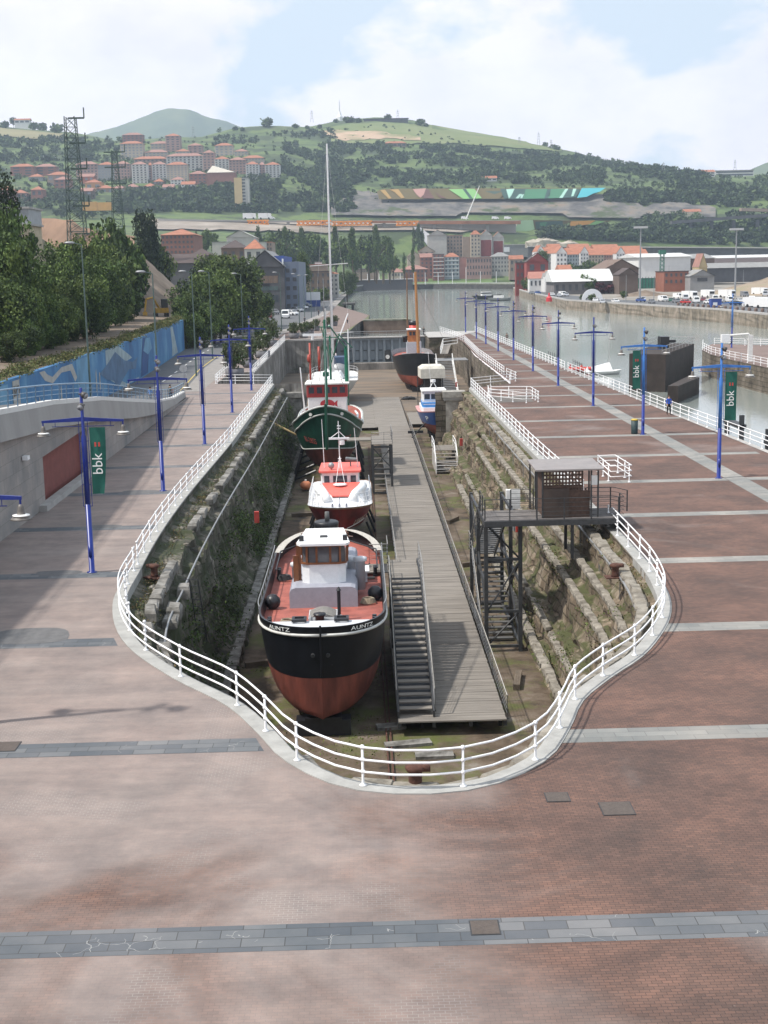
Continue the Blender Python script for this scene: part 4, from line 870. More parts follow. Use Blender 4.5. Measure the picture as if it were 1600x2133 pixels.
q=B(); q.bb(-.65,.65,3.6,5.2,D,D+.28,1); P=[(-.6+1.2*k/6,.0,.28+.18*math.sin(math.pi*k/6)) for k in range(7)]
for j in range(9):
    y=3.65+j*.16; q.ext([(-.62+1.24*k/6,y,D+.28+.2*math.sin(math.pi*k/6)) for k in range(7)]+[(-.62+1.24*k/6,y,D+.24+.2*math.sin(math.pi*k/6)) for k in range(6,-1,-1)],(0,.13,0),0)
q.build('hatch',[WOODG,LG],t)
q=B(); q.cyl((.75,4.1,D),(.75,4.1,D+1.45),.08,n=8); q.cyl((.75,4.1,D+1.45),(.75,4.1,D+1.62),.12,.02,8); q.build('vent_pipe',BLACK,t)
q=B(); q.lathe((-.1,2.7,D),[(.25,0),(.2,.1),(.2,.62),(.28,.68),(.28,.75)],12); q.build('towing_bollard',BLACK,t,True)
q=B(); q.bb(-.75,.9,2.9,3.4,D,D+.12); q.cyl((-.5,3.1,D+.28),(.8,3.1,D+.28),.18,n=12); q.cyl((-.6,3.1,D+.28),(-.5,3.1,D+.28),.28,n=12); q.cyl((.8,3.1,D+.28),(.9,3.1,D+.28),.28,n=12); q.build('windlass',GREYM,t)
fz=H.sheer(.06)
for sx in(-.95,.9): B().bb(sx-.32,sx+.32,1.05,1.2,fz+.02,fz+.14).bb(sx-.32,sx-.2,1.2,1.55,fz+.02,fz+.14).bb(sx+.2,sx+.32,1.2,1.55,fz+.02,fz+.14).bb(sx-.32,sx+.32,1.55,1.65,fz+.02,fz+.14).build('fairlead',BLACK,t)
for side,u in((-1,.3),(1,.36)):
    p=H.pt(u,dz(u)+.35,side); q=B(); q.sph((p.x-side*.45,p.y,p.z),.38,12); q.build('fender',BLACK,t,True)
for side in(-1,1):
    for u in(.12,.6): 
        p=H.pt(u,dz(u),side); q=B(); q.bb(p.x-side*.35-.12,p.x-side*.35+.12,p.y-.3,p.y+.3,p.z,p.z+.1); 
        for dy in(-.18,.18): q.cyl((p.x-side*.35,p.y+dy,p.z+.1),(p.x-side*.35,p.y+dy,p.z+.5),.1,n=8)
        q.build('bitts',BLACK,t)
q=B()
for side in(-1,1):
    E=[H.pt(u,H.sheer(u),side) for u in us if .1<=u<=.75]; q.path([p+Vector((side*.0,0,.42)) for p in E],.025,5)
    for p in E[::2]: q.cyl(p,p+Vector((0,0,.42)),.02,n=5)
q.build('rail',GREYM,t); 
q=B(); q.bb(1.1,2.1,11.6,12.7,D,D+.55); q.bb(1.0,2.2,11.5,12.8,D+.55,D+.62,1); q.build('deck_box',[LG,WHITE],t)
q=B(); q.bb(-.6,.6,16.6,18.6,D,D+.5); q.lathe((0,16.2,D),[(.3,0),(.25,.8),(.35,.9)],12); q.build('towing_gear',DARK,t)
q=B(); q.path([H.pt(u,H.sheer(u),-1)+Vector((.3,0,.05)) for u in (.55,.65,.75)]+[Vector((0,18.2,D+1.25))]+[H.pt(u,H.sheer(u),1)+Vector((-.3,0,.05)) for u in (.75,.65,.55)],.04,6); q.build('towing_bow',BLACK,t)
q=B(); G_=[H.pt(u,H.sheer(u)+.02,1) for u in us if u>.72]; G2=[H.pt(u,H.sheer(u)+.02,-1) for u in us if u>.72]; q.grid([G_,[p*1.0-Vector((min(.4,abs(p.x)),.15,0)) for p in G_]]); q.grid([[p*1.0+Vector((min(.4,abs(p.x)),-.15,0)) for p in G2],G2]); q.build('stern_grating',M('grating',(.42,.4,.36),.8,.3,12),t)
for z,r in((1.2,.0),):
    pass
q=B(); q.bb(-1.2,1.2,.6,1.4,-.85,-.15); q.bb(-.8,.8,.5,1.2,-.15,-.0); q.build('bow_block',BLACK,t); keelblocks(t,20,6,1.4,.85)
tug=t
for i,(x,y,lab) in enumerate(((-1.6,3.6,'coiled pale rope on the foredeck of the black tug, left side'),(2.1,7.2,'coiled pale rope on the red deck of the black tug, right side'),(-2.2,12.5,'coiled dark rope beside the casing of the black tug'))):
    r=thing('rope_coil',lab,'rope',(-1.93+x,54.6+y,KZ+D)); q=B(); P=[]
    for k in range(70): a=k*.45; P.append(((.38-.0018*k)*math.cos(a),(.38-.0018*k)*math.sin(a),.04+.0035*k))
    q.path(P,.035,5); q.build('rope',M('rope_pale',(.3,.26,.19),.95,.2,6) if i<2 else DARK,r)
# --- the red and white lifeboat ---
KL=-5.75
t=thing('lifeboat','red and white rescue launch with a red cabin roof moored behind the black tug','boat',(-1.63,92.3,KL))
LH=Hull(14.5,4.75,[(0,2.62),(.2,2.5),(.6,2.3),(1,2.3)],bow=.17,bp=2.1,stern=.1,sw=.85,rake=1.0,em=.38,eb=.8,sp=1.7)
HRR=M('hull_deep_red',(.13,.01,.013),.45,.5,1.2,bump=.05,stretch=(1,1,.4)); HBN=M('hull_worn_edge',(.22,.13,.08),.7,.35,2.5)
o,us=LH.build(t,[(.9,1,4),(lambda u:LH.sheer(u)-.14,0,6),(None,2,1)],mats=[HRR,M('hull_grey_bottom',(.2,.19,.19),.7,.2,2),HBN])
LH.deck(t,lambda u:LH.sheer(u)-.04,LG,us=us,inset=0,u0=0)
# superstructure
q=B(); z0=2.5
q.add([(-1.9,1.6,z0-.1),(1.9,1.6,z0-.1),(-1.35,2.6,z0+.55),(1.35,2.6,z0+.55),(-1.95,6,z0-.1),(1.95,6,z0-.1),(-1.55,6,z0+.85),(1.55,6,z0+.85)],[(0,1,3,2),(2,3,7,6),(1,5,7,3),(4,0,2,6),(5,4,6,7)]); q.build('forward_trunk',WHITE,t)
q=B(); q.add([(-.55,2.35,z0+.5),(.75,2.35,z0+.5),(-1.35,5.8,z0+.92),(1.5,5.8,z0+.92),(-.55,2.35,z0+.6),(.75,2.35,z0+.6),(-1.35,5.8,z0+1.02),(1.5,5.8,z0+1.02)],[(4,5,7,6),(0,1,5,4),(1,3,7,5),(2,0,4,6)]); RT=M('orange_red_top',(.72,.14,.11),.5,.1,3); q.build('red_trunk_top',RT,t)
for s in(-1,1):
    q=B(); q.path([(s*.9,2.0,z0+.32),(s*1.15,3.2,z0+.6),(s*1.6,4.6,z0+.75),(s*1.7,5.6,z0+.75)],.33,10); q.build('inflatable_collar',WHITE,t,True)
q=B(); q.prism([(-1.35,6),(1.35,6),(1.45,6.3),(1.45,10.2),(-1.45,10.2),(-1.45,6.3)],z0-.1,z0+1.75); cab=q.build('cabin',WHITE,t)
for x,w_ in((-1.0,.4),(0,1.05),(1.0,.4)): 
    q=B(); q.bb(x-w_/2,x+w_/2,5.96,6.0,z0+.95,z0+1.5); q.build('window',GLB,cab)
q=B(); q.prism([(-1.5,5.75),(1.5,5.75),(1.6,6.2),(1.5,10.3),(-1.5,10.3),(-1.6,6.2)],z0+1.752,z0+1.9); q.build('roof',RT,cab)
q=B(); q.lathe((0,4.9,z0+.98),[(.5,0),(.5,.06),(.3,.08)],14); q.build('hatch',WHITE,t)
q=B(); zt=z0+1.9
q.cyl((0,7.2,zt),(-.05,7.2,zt+3.6),.05,.03,6); q.bb(-.8,.75,7.1,7.3,zt+2.2,zt+2.34); q.cyl((-.7,7.2,zt+2.3),(0,7.2,zt+2.8),.03,n=5); q.cyl((.5,7.2,zt+2.3),(0,7.2,zt+2.8),.03,n=5); q.lathe((.2,7.2,zt+1.8),[(.2,0),(.2,.3)],10)
for zz in(.5,.7,3.0,3.2): q.bb(-.15,.12,7.15,7.25,zt+zz,zt+zz+.06)
q.cyl((0,7.2,zt+.9),(.35,4.6,z0+1.1),.02,n=4); q.cyl((0,7.2,zt+.9),(-.3,4.6,z0+1.1),.02,n=4); q.build('mast',WHITE,t)
for x,h,dx in((-1.2,3.7,-.1),(1.35,3.0,-.2)): q=B(); q.cyl((x,7.6,zt),(x+dx,7.6,zt+h),.035,.02,6); q.build('whip_antenna',WHITE,t)
q=B(); q.sph((-.65,6.6,zt+.3),.25,10); q.cyl((-.65,6.6,zt),(-.65,6.6,zt+.2),.05,n=6); q.build('searchlight',GREYM,t,True)
q=B(); q.cyl((.45,8.2,zt+.55),(1.25,8.0,zt+.5),.16,n=10); q.cyl((.8,8.1,zt),(.8,8.1,zt+.5),.05,n=6); q.build('raft_canister',M('canister_dark',(.12,.14,.15),.5,.2,4),t)
for s in(-1,1):
    q=B(); E=[LH.pt(u,LH.sheer(u),s)*1+Vector((-s*.08,0,0)) for u in us if .02<u<.75]
    for h in(.3,.62,.95): q.path([p+Vector((-s*h*.12,0,h)) for p in E],.022,5)
    for p in E[::1]: q.cyl(p,p+Vector((-s*.11,0,.95)),.022,n=5)
    q.build('guard_rail',WHITE,t)
q=B()
for x in(-.5,0,.5): q.bb(x-.07,x+.07,.35,.5,LH.sheer(.02),LH.sheer(.02)+.25)
q.cyl((0,1.2,z0),(0,1.2,z0+.7),.03,n=5); q.build('deck_cleats',MG,t)
wrap_text(LH,'LSANT',.55,M('faded_lettering',(.6,.5,.45),.7,.15,5),t,1,.05,.125,1.3,1.6,.03)
q=B(); q.path([LH.pt(u,.95+ (u-.02)*4,1,.02) for u in (.02,.05,.08,.11,.14)],.03,5); q.build('paint_line',HW,t)
keelblocks(t,13.5,5,1.2,.85)
for s in(-1,1):
    for y in(3,8,12): B().cyl((s*2.6,y,-.8),(s*1.9,y,1.0),.1,n=6).build('shore',BLACK,t)
# --- the green trawler ---
KG=-5.75; HG=M('hull_green',(.007,.06,.036),.45,.4,1.2,stretch=(1,1,.35)); t=thing('trawler','green and red wooden trawler with a red topped wheelhouse in the dry dock','boat',(-3.2,123.4,KG))
TH=Hull(25,6.9,[(0,6.7),(.06,5.9),(.12,5.15),(.22,4.4),(.5,3.6),(.8,3.8),(1,4.3)],bow=.24,bp=2.0,stern=.2,sw=.4,rake=2.2,em=.32,eb=.62,sp=1.75,bk=.9)
o,us=TH.build(t,[(lambda u:min(2.0+.5*max(0,1-u/.2),TH.sheer(u)),1,8),(None,0,10)],mats=[HG,HR])
q=B()
for s in(-1,1): q.path(TH.edge(us,lambda u:2.02+.5*max(0,1-u/.2),s,.02),.06,5); q.path(TH.edge(us,lambda u:TH.sheer(u)-.75,s,.04),.09,5); q.path(TH.edge(us,lambda u:TH.sheer(u)+.02,s,.02),.09,5)
q.build('white_strakes',M('strake_grey',(.42,.44,.42),.6,.15,3),t,True)
tz=lambda u:TH.sheer(u)-.75
TH.deck(t,tz,M('deck_brown',(.2,.12,.08),.8,.2,1.5),us=us,u0=.01); TH.bulwark(t,tz,[DR,WHITE],us,th=.16)
for s in(-1,1):
    wrap_text(TH,'BI-2855' if s<0 else 'BH-2867',.75,M('registration_red',(.5,.1,.08),.7,.2,3),t,s,*((.105,.035,3.3,3.1) if s<0 else (.035,.105,3.2,3.35)),.05,'registration_lettering')
    q=B(); e=TH.pt(.03,TH.sheer(.03)-.42,s,.02); q.cyl(e,e+Vector((s*.04,-.08,0)),.16,n=12); q.build('hawse_ring',HW,t)
q=B(); q.cyl((0,.1,2.6),(0,-.15,6.95),.14,n=8); q.build('stem_post',HG,t)
# wheelhouse
q=B(); q.prism([(-1.85,7),(1.85,7),(1.95,7.5),(1.95,12),(-1.95,12),(-1.95,7.5)],3.3,6.9); wh=q.build('wheelhouse',WHITE,t)
q=B(); q.prism([(-1.95,6.95),(1.95,6.95),(2.05,7.45),(2.05,12),(-2.05,12),(-2.05,7.45)],6.902,8.15); q.build('red_upper_band',M('wheelhouse_red',(.33,.03,.03),.5,.12,3),wh)
q=B(); q.prism([(-2.1,6.75),(2.1,6.75),(2.2,7.3),(2.1,11.2),(-2.1,11.2),(-2.2,7.3)],8.152,8.28); q.build('roof',WHITE2,wh)
for x in(-1.55,-.75,.0,.75,1.5): q=B(); q.bb(x-.26,x+.26,6.9,6.95,7.3,7.9); q.build('window',GLB,wh)
q=B(); q.ext([(.0+.72*math.cos(a)-.0,6.95,6.25+.42*math.sin(a)) for a in np.linspace(0,2*math.pi,20)[:-1]],(0,-.03,0)); q.ext([(.6,6.94,6.25),(1.0,6.94,6.6),(.95,6.94,6.25),(1.0,6.94,5.9)],(0,-.025,0)); q.build('red_fish_emblem',M('emblem_red',(.4,.03,.04),.5,.1,3),wh)
GP=M('mast_green',(.01,.13,.075),.4,.2,3)
q=B(); q.cyl((0,3.6,4.2),(0,3.9,14.6),.16,.12,10); q.cyl((-.5,3.9,13.9),(.5,3.9,13.9),.05,n=6); q.bb(-.3,.3,3.7,4.1,9.2,9.6); q.cyl((0,3.9,14.6),(0,3.9,18.5),.05,.03,6,1); q.build('fore_mast',[GP,GREYM],t)
q=B(); q.cyl((1.95,8.5,5.9),(1.95,8.5,11.8),.2,.18,8); q.cyl((2.0,8.6,11.5),(.4,5,14.),.08,n=6); q.cyl((1.2,8.4,13),(2.6,8.6,11.6),.06,n=5); q.build('derrick_post',GP,t)
q=B()
for a,c in(((0,3.9,13.8),(-2.2,8,5.9)),((0,3.9,13.8),(2.2,8,5.9)),((0,3.9,13.),(-1.2,12,6)),((0,3.9,13.4),(1,12,6)),((0,3.9,14),(0,.2,6.1)),((0,3.9,12),(-.8,12,9.5))): q.cyl(a,c,.03,n=4)
q.build('rigging',GREYM,t)
q=B(); q.cyl((.25,14,5.2),(.25,14,12.6),.13,.1,8); q.cyl((-.4,14,12.4),(1.2,14,12.4),.05,n=5); q.cyl((.25,14,9.5),(1.3,13.5,12.8),.05,n=5); q.cyl((.25,14,10.),(-.6,13.5,13.5),.05,n=5); q.build('aft_mast',GP,t)
q=B(); q.bb(-2.6,-.6,15.4,15.6,12.5,12.75); q.cyl((-1.6,15.5,12.5),(-1.6,15.5,12.1),.15,n=8); q.build('radar_arm',WHITE,t)
q=B(); q.cyl((-1.9,15.5,5),(-1.9,15.5,11.8),.1,n=8); q.cyl((-.95,15.5,8.8),(-.95,15.5,11.4),.14,n=10); q.lathe((-2.0,15.3,9.8),[(.14,0),(.22,.3),(.14,.8)],10); q.build('exhaust_stack',[M('stack_red',(.36,.05,.03),.5,.2,3)],t,True)
q=B(); q.bb(-1.95,1.95,11,12,3.3,6.0); q.build('aft_house',WHITE2,t)
q=B(); q.cyl((-2.35,11,4),(-2.75,10.6,9.6),.1,.06,6); q.cyl((2.15,14,8),(2.15,14,13.2),.06,n=5); q.cyl((1.0,14,11.8),(2.2,14.2,14.8),.07,n=6); q.build('white_booms',WHITE,t)
q=B()
for s in(-1,1): q.path([(s*2.55,8,4.4),(s*2.9,10,4.5),(s*2.95,13,4.5),(s*2.7,17,4.4)],.12,6); q.path([(s*2.3,8,4.2),(s*2.6,10,4.3),(s*2.6,13,4.3)],.1,6,1)
q.build('coaming_rail',[WHITE,RED],t)
for x,y in((2.0,5.2),(2.5,5.6),(1.6,5.5)): q=B(); q.sph((x,y,4.6),.32,8); q.build('buoy',M('buoy_orange',(.75,.08,.04),.5,.1,3),t,True)
keelblocks(t,23,6,1.4,.85)
for s in(-1,1):
    for y in(3,8,13,18): q=B(); q.cyl((s*3.4,y,-.8),(s*2.6,y,1.9),.16,n=6); q.cyl((s*3.4,y,-.7),(s*1.2,y,.2),.12,n=6); q.build('shore',BLACK,t)
t=thing('mooring_float','faded orange float lying on the dock floor beside the green trawler','float',(-5.2,121,-6.3)); B().sph((0,0,.2),.55,10,0,(1,1,.8)).build('ball',M('float_orange',(.55,.2,.1),.7,.15,2),t,True); B().cyl((0,0,.6),(0,0,.75),.1,n=6).build('eye',WHITE2,t)
t=thing('timber_pole','yellowish horizontal timber pole bracing the green trawler against the west wall','pole'); B().cyl((-9.0,131,-1.2),(-6.4,131,-2.6),.12,.1,8).build('pole',M('pale_timber',(.45,.34,.17),.8,.2,3),t)
# --- white sailing yacht ---
KY=-5.8; t=thing('sailing_yacht','large white sailing yacht with a very tall silver mast behind the green trawler','boat',(-3.9,190,KY))
YH=Hull(26,7.4,[(0,3.7),(.2,3.2),(.6,2.9),(1,3.1)],bow=.3,bp=1.9,stern=.2,sw=.6,rake=2.5,em=.42,eb=.9,sp=1.5,bk=1.2)
o,us=YH.build(t,[(1.0,1,4),(None,0,6)],mats=[M('yacht_white',(.62,.62,.6),.4,.1,1.5),RED]); YH.deck(t,lambda u:YH.sheer(u)-.03,WHITE2,us=us,inset=0,u0=0)
q=B(); q.add([(-1.4,7,3.3),(1.4,7,3.3),(-1.9,15,3.1),(1.9,15,3.1),(-1.0,8,4.2),(1.0,8,4.2),(-1.4,14.6,4.3),(1.4,14.6,4.3)],[(0,1,5,4),(4,5,7,6),(1,3,7,5),(2,0,4,6),(3,2,6,7)]); q.build('coachroof',WHITE,t)
q=B(); q.sph((.8,13,4.2),1.7,14,0,(1,1.1,.8)); q.build('canopy_dome',GREYM,t,True); q=B(); q.bb(-.2,2.0,12,16,4.2,6.2); q.build('spray_cover',M('cover_blue',(.04,.07,.13),.8,.2,2),t)
q=B(); q.cyl((0,9,3),(0.,9,37.4),.22,.12,10); q.cyl((.0,9.3,3),(0,9.3,37),.06,n=5); q.build('mast',SILVER,t)
q=B(); q.cyl((-3,9,19.9),(2.6,9,20.2),.07,n=6); q.cyl((-1.6,9,10.),(3.2,9,10.1),.04,n=5); q.build('spreader',SILVER,t)
q=B(); q.cyl((-1.1,16,3),(-1.1,16,13.5),.14,.1,8); q.cyl((-1.6,16,12.4),(-.6,16,12.4),.04,n=5); q.build('mizzen_mast',SILVER,t)
q=B()
for s in(-1,1): 
    E=[YH.pt(u,YH.sheer(u),s) for u in us if u>.02]
    for h in(.4,.8): q.path([p+Vector((0,0,h)) for p in E],.025,4)
    for p in E[::2]: q.cyl(p,p+Vector((0,0,.8)),.025,n=4)
    q.cyl((0,9,37),(s*3.4,9.5,3),.015,n=4); 
q.build('guard_rail',SILVER,t); keelblocks(t,24,5,1.2,.8)
# --- black steam tug ---
KS=-5.8; t=thing('steam_tug','black and red steam tug with orange brown wheelhouse at the far end of the dock','boat',(9.45,216.8,KS))
SH=Hull(27,7.3,[(0,5.6),(.12,5.0),(.35,4.6),(.7,4.6),(1,5.0)],bow=.2,bp=2.2,stern=.25,sw=.1,rake=.5,em=.22,eb=.45,sp=2.1)
o,us=SH.build(t,[(1.9,1,6),(None,0,8)],mats=[M('hull_black_old',(.016,.017,.02),.5,.35,.8),M('hull_faded_red',(.27,.07,.045),.7,.25,.8)])
sz=lambda u:SH.sheer(u)-.75; SH.deck(t,sz,DR,us=us,u0=.02); SH.bulwark(t,sz,[GREYM,DARK],us)
q=B(); q.prism([(-1.2,8),(1.2,8),(1.2,13),(-1.2,13)],4,7.0); q.build('deckhouse',M('house_grey',(.42,.47,.52),.6,.08,3),t)
q=B(); q.prism([(-1.0,8.4),(1.0,8.4),(1.0,11.5),(-1.0,11.5)],7.002,9.0); wh=q.build('wheelhouse',M('wheelhouse_orange',(.42,.15,.045),.5,.15,3),t)
q=B(); q.bb(-1.2,1.2,8.1,11.8,9.0,9.15); q.build('roof',WHITE,wh)
for x in(-.6,0,.6): q=B(); q.bb(x-.2,x+.2,8.36,8.4,8.1,8.7); q.build('window',GLB,wh)
q=B(); q.lathe((.2,14.5,4),[(.8,0),(.8,5.6)],14,0); q.lathe((.2,14.5,4),[(.82,5.6),(.82,6.3)],14,1); q.build('funnel',[RED,BLACK],t,True)
MB=M('mast_tan',(.42,.2,.07),.5,.15,3); q=B(); q.cyl((.55,5,4.5),(.25,5,18.7),.27,.2,10); q.build('fore_mast',MB,t)
q=B(); q.cyl((-.7,20,4.5),(-.6,20,18.6),.16,.1,8); q.build('main_mast',M('mast_brown',(.2,.12,.07),.6,.15,3),t)
q=B(); q.lathe((-1.5,9,7.0),[(.35,0),(.4,.7),(.5,1.0)],10); q.build('ventilator',BLACK,t,True)
q=B(); q.add([(-2.4,2.6,5.0),(2.3,2.6,5.0),(2.2,2.3,5.5),(-2.3,2.3,5.5)],[(0,1,2,3)])
for k in range(4): q.bb(-2.3,-.5,2.5-k*.3,2.65-k*.3,4.95-k*.02,5.06-k*.02)
q.bb(.7,2.4,2.0,2.3,5.2,5.3); q.build('breakwater_boards',WHITE,t)
q=B(); q.cyl((0.3,5,15),(0,1,5.3),.02,n=4); q.cyl((.3,5,17),(-.6,20,17),.02,n=4); q.cyl((.3,5,17),(7,26,4.5),.02,n=4); q.build('rigging',DARK,t); keelblocks(t,25,6,1.5,.8)
# --- police launch ---
t=thing('police_launch','blue and red police launch with a pink foredeck beside the stone pillar','boat',(8.75,150.8,-5.75))
PH=Hull(11.5,3.8,[(0,3.05),(.25,2.7),(.6,2.45),(1,2.4)],bow=.34,bp=1.9,stern=.1,sw=.85,rake=1.4,em=.4,eb=.85,sp=1.6,bk=.5)
PH.L=13.5
HBL=M('hull_blue',(.02,.07,.25),.4,.2,2); o,us=PH.build(t,[(1.35,1,5),(lambda u:PH.sheer(u)-.12,0,5),(None,2,1)],mats=[HBL,HR,M('rub_pink',(.4,.2,.2),.6,.1,3)])
PH.deck(t,lambda u:PH.sheer(u)-.01,M('deck_pink',(.5,.26,.25),.6,.1,2),us=us,inset=0,u0=0)
q=B(); q.prism([(-1.3,3.6),(1.3,3.6),(1.5,4.2),(1.5,10),(-1.5,10),(-1.5,4.2)],2.5,3.1); q.build('cabin_base',WHITE,t)
q=B(); q.prism([(-1.25,4.0),(1.25,4.0),(1.4,4.5),(1.4,8.4),(-1.4,8.4),(-1.4,4.5)],3.102,3.65); q.build('blue_band',M('bright_blue',(.06,.25,.6),.4,.1,3),t)
q=B(); q.prism([(-1.2,4.8),(1.2,4.8),(1.35,5.2),(1.35,8.2),(-1.35,8.2),(-1.35,5.2)],3.652,4.9); cb=q.build('cabin',WHITE,t)
for x in(-.8,0,.8): q=B(); q.bb(x-.32,x+.32,4.75,4.8,4.0,4.6); q.build('window',GLB,cb)
q=B(); q.prism([(-1.35,4.5),(1.35,4.5),(1.5,5),(1.45,8.4),(-1.45,8.4),(-1.5,5)],4.902,5.05); q.build('roof',WHITE2,cb)
q=B(); q.cyl((-.5,6,5),(0,6,6),.05,n=5); q.cyl((.5,6,5),(0,6,6),.05,n=5); q.cyl((0,6,5.9),(0,6,6.2),.3,n=8); q.cyl((-.2,7,5),(-.5,7,9.5),.03,n=4); q.build('radar_mast',WHITE,t)
q=B(); E=[Vector(p) for p in((-1.35,3.7,3.1),(1.35,3.7,3.1))]
for h in(.4,.75): q.path([Vector((-1.4,6,3.1+h)),Vector((-1.3,3.7,3.1+h)),Vector((1.3,3.7,3.1+h)),Vector((1.4,6,3.1+h))],.025,4)
q.build('guard_rail',SILVER,t)
wrap_text(PH,'P',.75,TXT,t,-1,.13,.085,2.05,2.05,.03,'hull_letter'); keelblocks(t,12,4,1,.85)
q=B(); q.cyl((-3.2,1.6,-.6),(-1.2,1.6,1.6),.08,n=5); q.bb(-3.2,-1.4,3,3.3,.2,.5); q.build('shores',BLACK,t)
# --- dockside crane / carriage ---
t=thing('steam_crane','old yellow dockside crane with a dirty white canvas roof behind the police launch','crane',(10.3,186,-6.6))
q=B(); q.bb(-1.3,1.5,-1,3,.9,1.3).build('underframe',BLACK,t)
q=B()
for x in(-1.2,1.2):
    for y in(-.5,2.5): q.cyl((x-.12,y,.45),(x+.12,y,.45),.45,n=14)
q.build('wheels',BLACK,t); q=B(); q.bb(-1.2,1.4,-.9,2.9,1.3,3.0).build('lower_cabin',M('crane_yellow',(.42,.22,.03),.6,.25,2),t)
q=B()
for x in(-1.15,.0,1.35):
    for y in(-.85,2.85): q.bb(x-.08,x+.08,y-.08,y+.08,3.0,4.9)
q.bb(-1.1,1.3,.8,2.8,3.0,4.9); q.build('posts',DARK,t)
q=B(); q.prism([(-1.7,-1.4),(1.7,-1.4),(1.9,3.4),(-1.9,3.4)],4.9,6.2); q.add([(-1.7,-1.4,6.2),(1.7,-1.4,6.2),(1.9,3.4,6.2),(-1.9,3.4,6.2),(-1.2,-1.1,6.6),(1.2,-1.1,6.6),(1.3,3.1,6.6),(-1.3,3.1,6.6)],[(0,1,5,4),(1,2,6,5),(2,3,7,6),(3,0,4,7),(4,5,6,7)]); q.build('canvas_roof',M('dirty_canvas',(.55,.53,.47),.9,.15,1.5,bump=.3),t)
q=B(); q.cyl((-2.2,-2.5,.2),(-2.2,-2.4,5.2),.06,n=5); q.bb(-3.1,-1.6,-3.1,-2.3,0,.3); q.build('chain_hoist',DARK,t)
t=thing('cable_heap','heap of dark grey rope and cable on the outer dock floor below the steam tug','rope',(7.6,205,-6.55)); q=B()
for k in range(9): q.path([(1.1*math.cos(a+k)*(1-.05*k)+rnd(-.2,.2),.8*math.sin(a+k)+rnd(-.1,.1),.05+.04*k) for a in np.linspace(0,6,16)],.06,5)
q.build('coils',DARK,t)
# ---------- water, gate and surrounding quays ----------
wm=bpy.data.materials.new('river_water'); wm.use_nodes=True; nt=wm.node_tree; L=nt.links; p=nt.nodes['Principled BSDF']
p.inputs['Base Color'].default_value=(.25,.28,.262,1); p.inputs['Roughness'].default_value=.1; p.inputs['IOR'].default_value=1.33; p.inputs['Specular IOR Level'].default_value=.8
tc=nd(nt,'ShaderNodeTexCoord'); n1=nd(nt,'ShaderNodeTexNoise'); n1.inputs['Scale'].default_value=1.1; n1.inputs['Detail'].default_value=6; L.new(tc.outputs['Object'],n1.inputs['Vector'])
n2=nd(nt,'ShaderNodeTexNoise'); n2.inputs['Scale'].default_value=.012; n2.inputs['Detail'].default_value=4; n2.inputs['Distortion'].default_value=1; L.new(tc.outputs['Object'],n2.inputs['Vector'])
r2=nd(nt,'ShaderNodeValToRGB'); r2.color_ramp.elements[0].position=.42; r2.color_ramp.elements[1].position=.58; r2.color_ramp.elements[0].color=(.35,.35,.35,1); L.new(n2.outputs['Fac'],r2.inputs[0])
bn=nd(nt,'ShaderNodeBump'); bn.inputs['Distance'].default_value=.03; L.new(r2.outputs[0],bn.inputs['Strength']); L.new(n1.outputs['Fac'],bn.inputs['Height']); L.new(bn.outputs[0],p.inputs['Normal'])
struct(sheet('river',[(-60,273.6),(23.5,273.6),(23.5,-60),(900,-60),(900,1150),(-60,1150)],-3.4,wm))
# stone faces of the east quay
t=thing('quay_wall','stone river wall under the east quay promenade','quay wall'); b=B(); wallstrip(b,[(60,20),(33,40),(29.7,80),(28.6,119),(25.3,285),(14,285.2),(13.8,273)],-4.2,-.02,step=3); b.build('wall_face',QWALL,t)
b=B(); b.grid([[Vector(v) for v in((32.6,40,.03),(29.3,80,.03),(28.2,119,.03),(24.9,284.7,.03))],[Vector(v) for v in((33.1,40,.03),(29.8,80,.03),(28.7,119,.03),(25.4,284.9,.03))]]); b.build('coping',CONC,t)
# dock gate
GT=M('gate_steel',(.2,.235,.265),.6,.16,.7,stretch=(1,1,.3),bump=.1)
t=thing('dock_gate','grey blue ribbed steel dock gate with a walkway on top closing the far end','dock gate',(0,271.5,0))
q=B(); q.bb(-4.6,13.9,0,.8,-5.2,-.35); q.build('plate',GT,t); q=B()
for k in range(12): x=-4.2+k*1.58; q.bb(x-.22,x+.22,-.55,0,-5.2,-.5)
q.bb(-4.6,13.9,-.6,-.02,-.75,-.5).bb(-4.6,13.9,-.35,0,-5.3,-5.1); q.build('ribs',GT,t)
q=B()
for k in range(11):
    x=-3.4+k*1.58
    for z in(-2.9,-4.9): q.bb(x-.35,x+.35,-.2,0,z,z+.14)
q.build('brackets',DARK,t)
q=B(); q.bb(-5,14.2,-.8,1.6,-.35,-.12); q.build('walkway',CONC,t)
q=B(); q.bb(5.3,6.5,-.7,0,-4.9,-2.9,0); q.build('sluice_box',DARK,t); q=B(); q.cyl((5.9,-.72,-4.2),(5.9,-.85,-4.2),.42,n=14); q.build('sluice_wheel',WHITE2,t)
q=B(); 
for z in(.25,.6,.95): q.path([(-5,-.7,z),(13.8,-.7,z)],.03,5)
for k in range(15): q.cyl((-5+k*1.34,-.7,-.12),(-5+k*1.34,-.7,.95),.03,n=5)
q.path([(-5,1.5,.95),(13.8,1.5,.95)],.03,5); q.build('walkway_rail',GREYM,t)
t=thing('gate_sill','stained concrete sill below the dock gate','sill'); B().bb(-14,19,268.2,271.4,-6.6,-5.25).build('sill',DARKW if False else fbm_mat('sill',[(.35,(.1,.095,.085)),(.55,(.24,.22,.2)),(.75,(.38,.36,.33))],.4,stretch=(1,1,.3)),t)
struct(sheet('gate_quay',[(13.8,262),(19,262),(26,285),(13.8,285)],.002+.01,CONC))
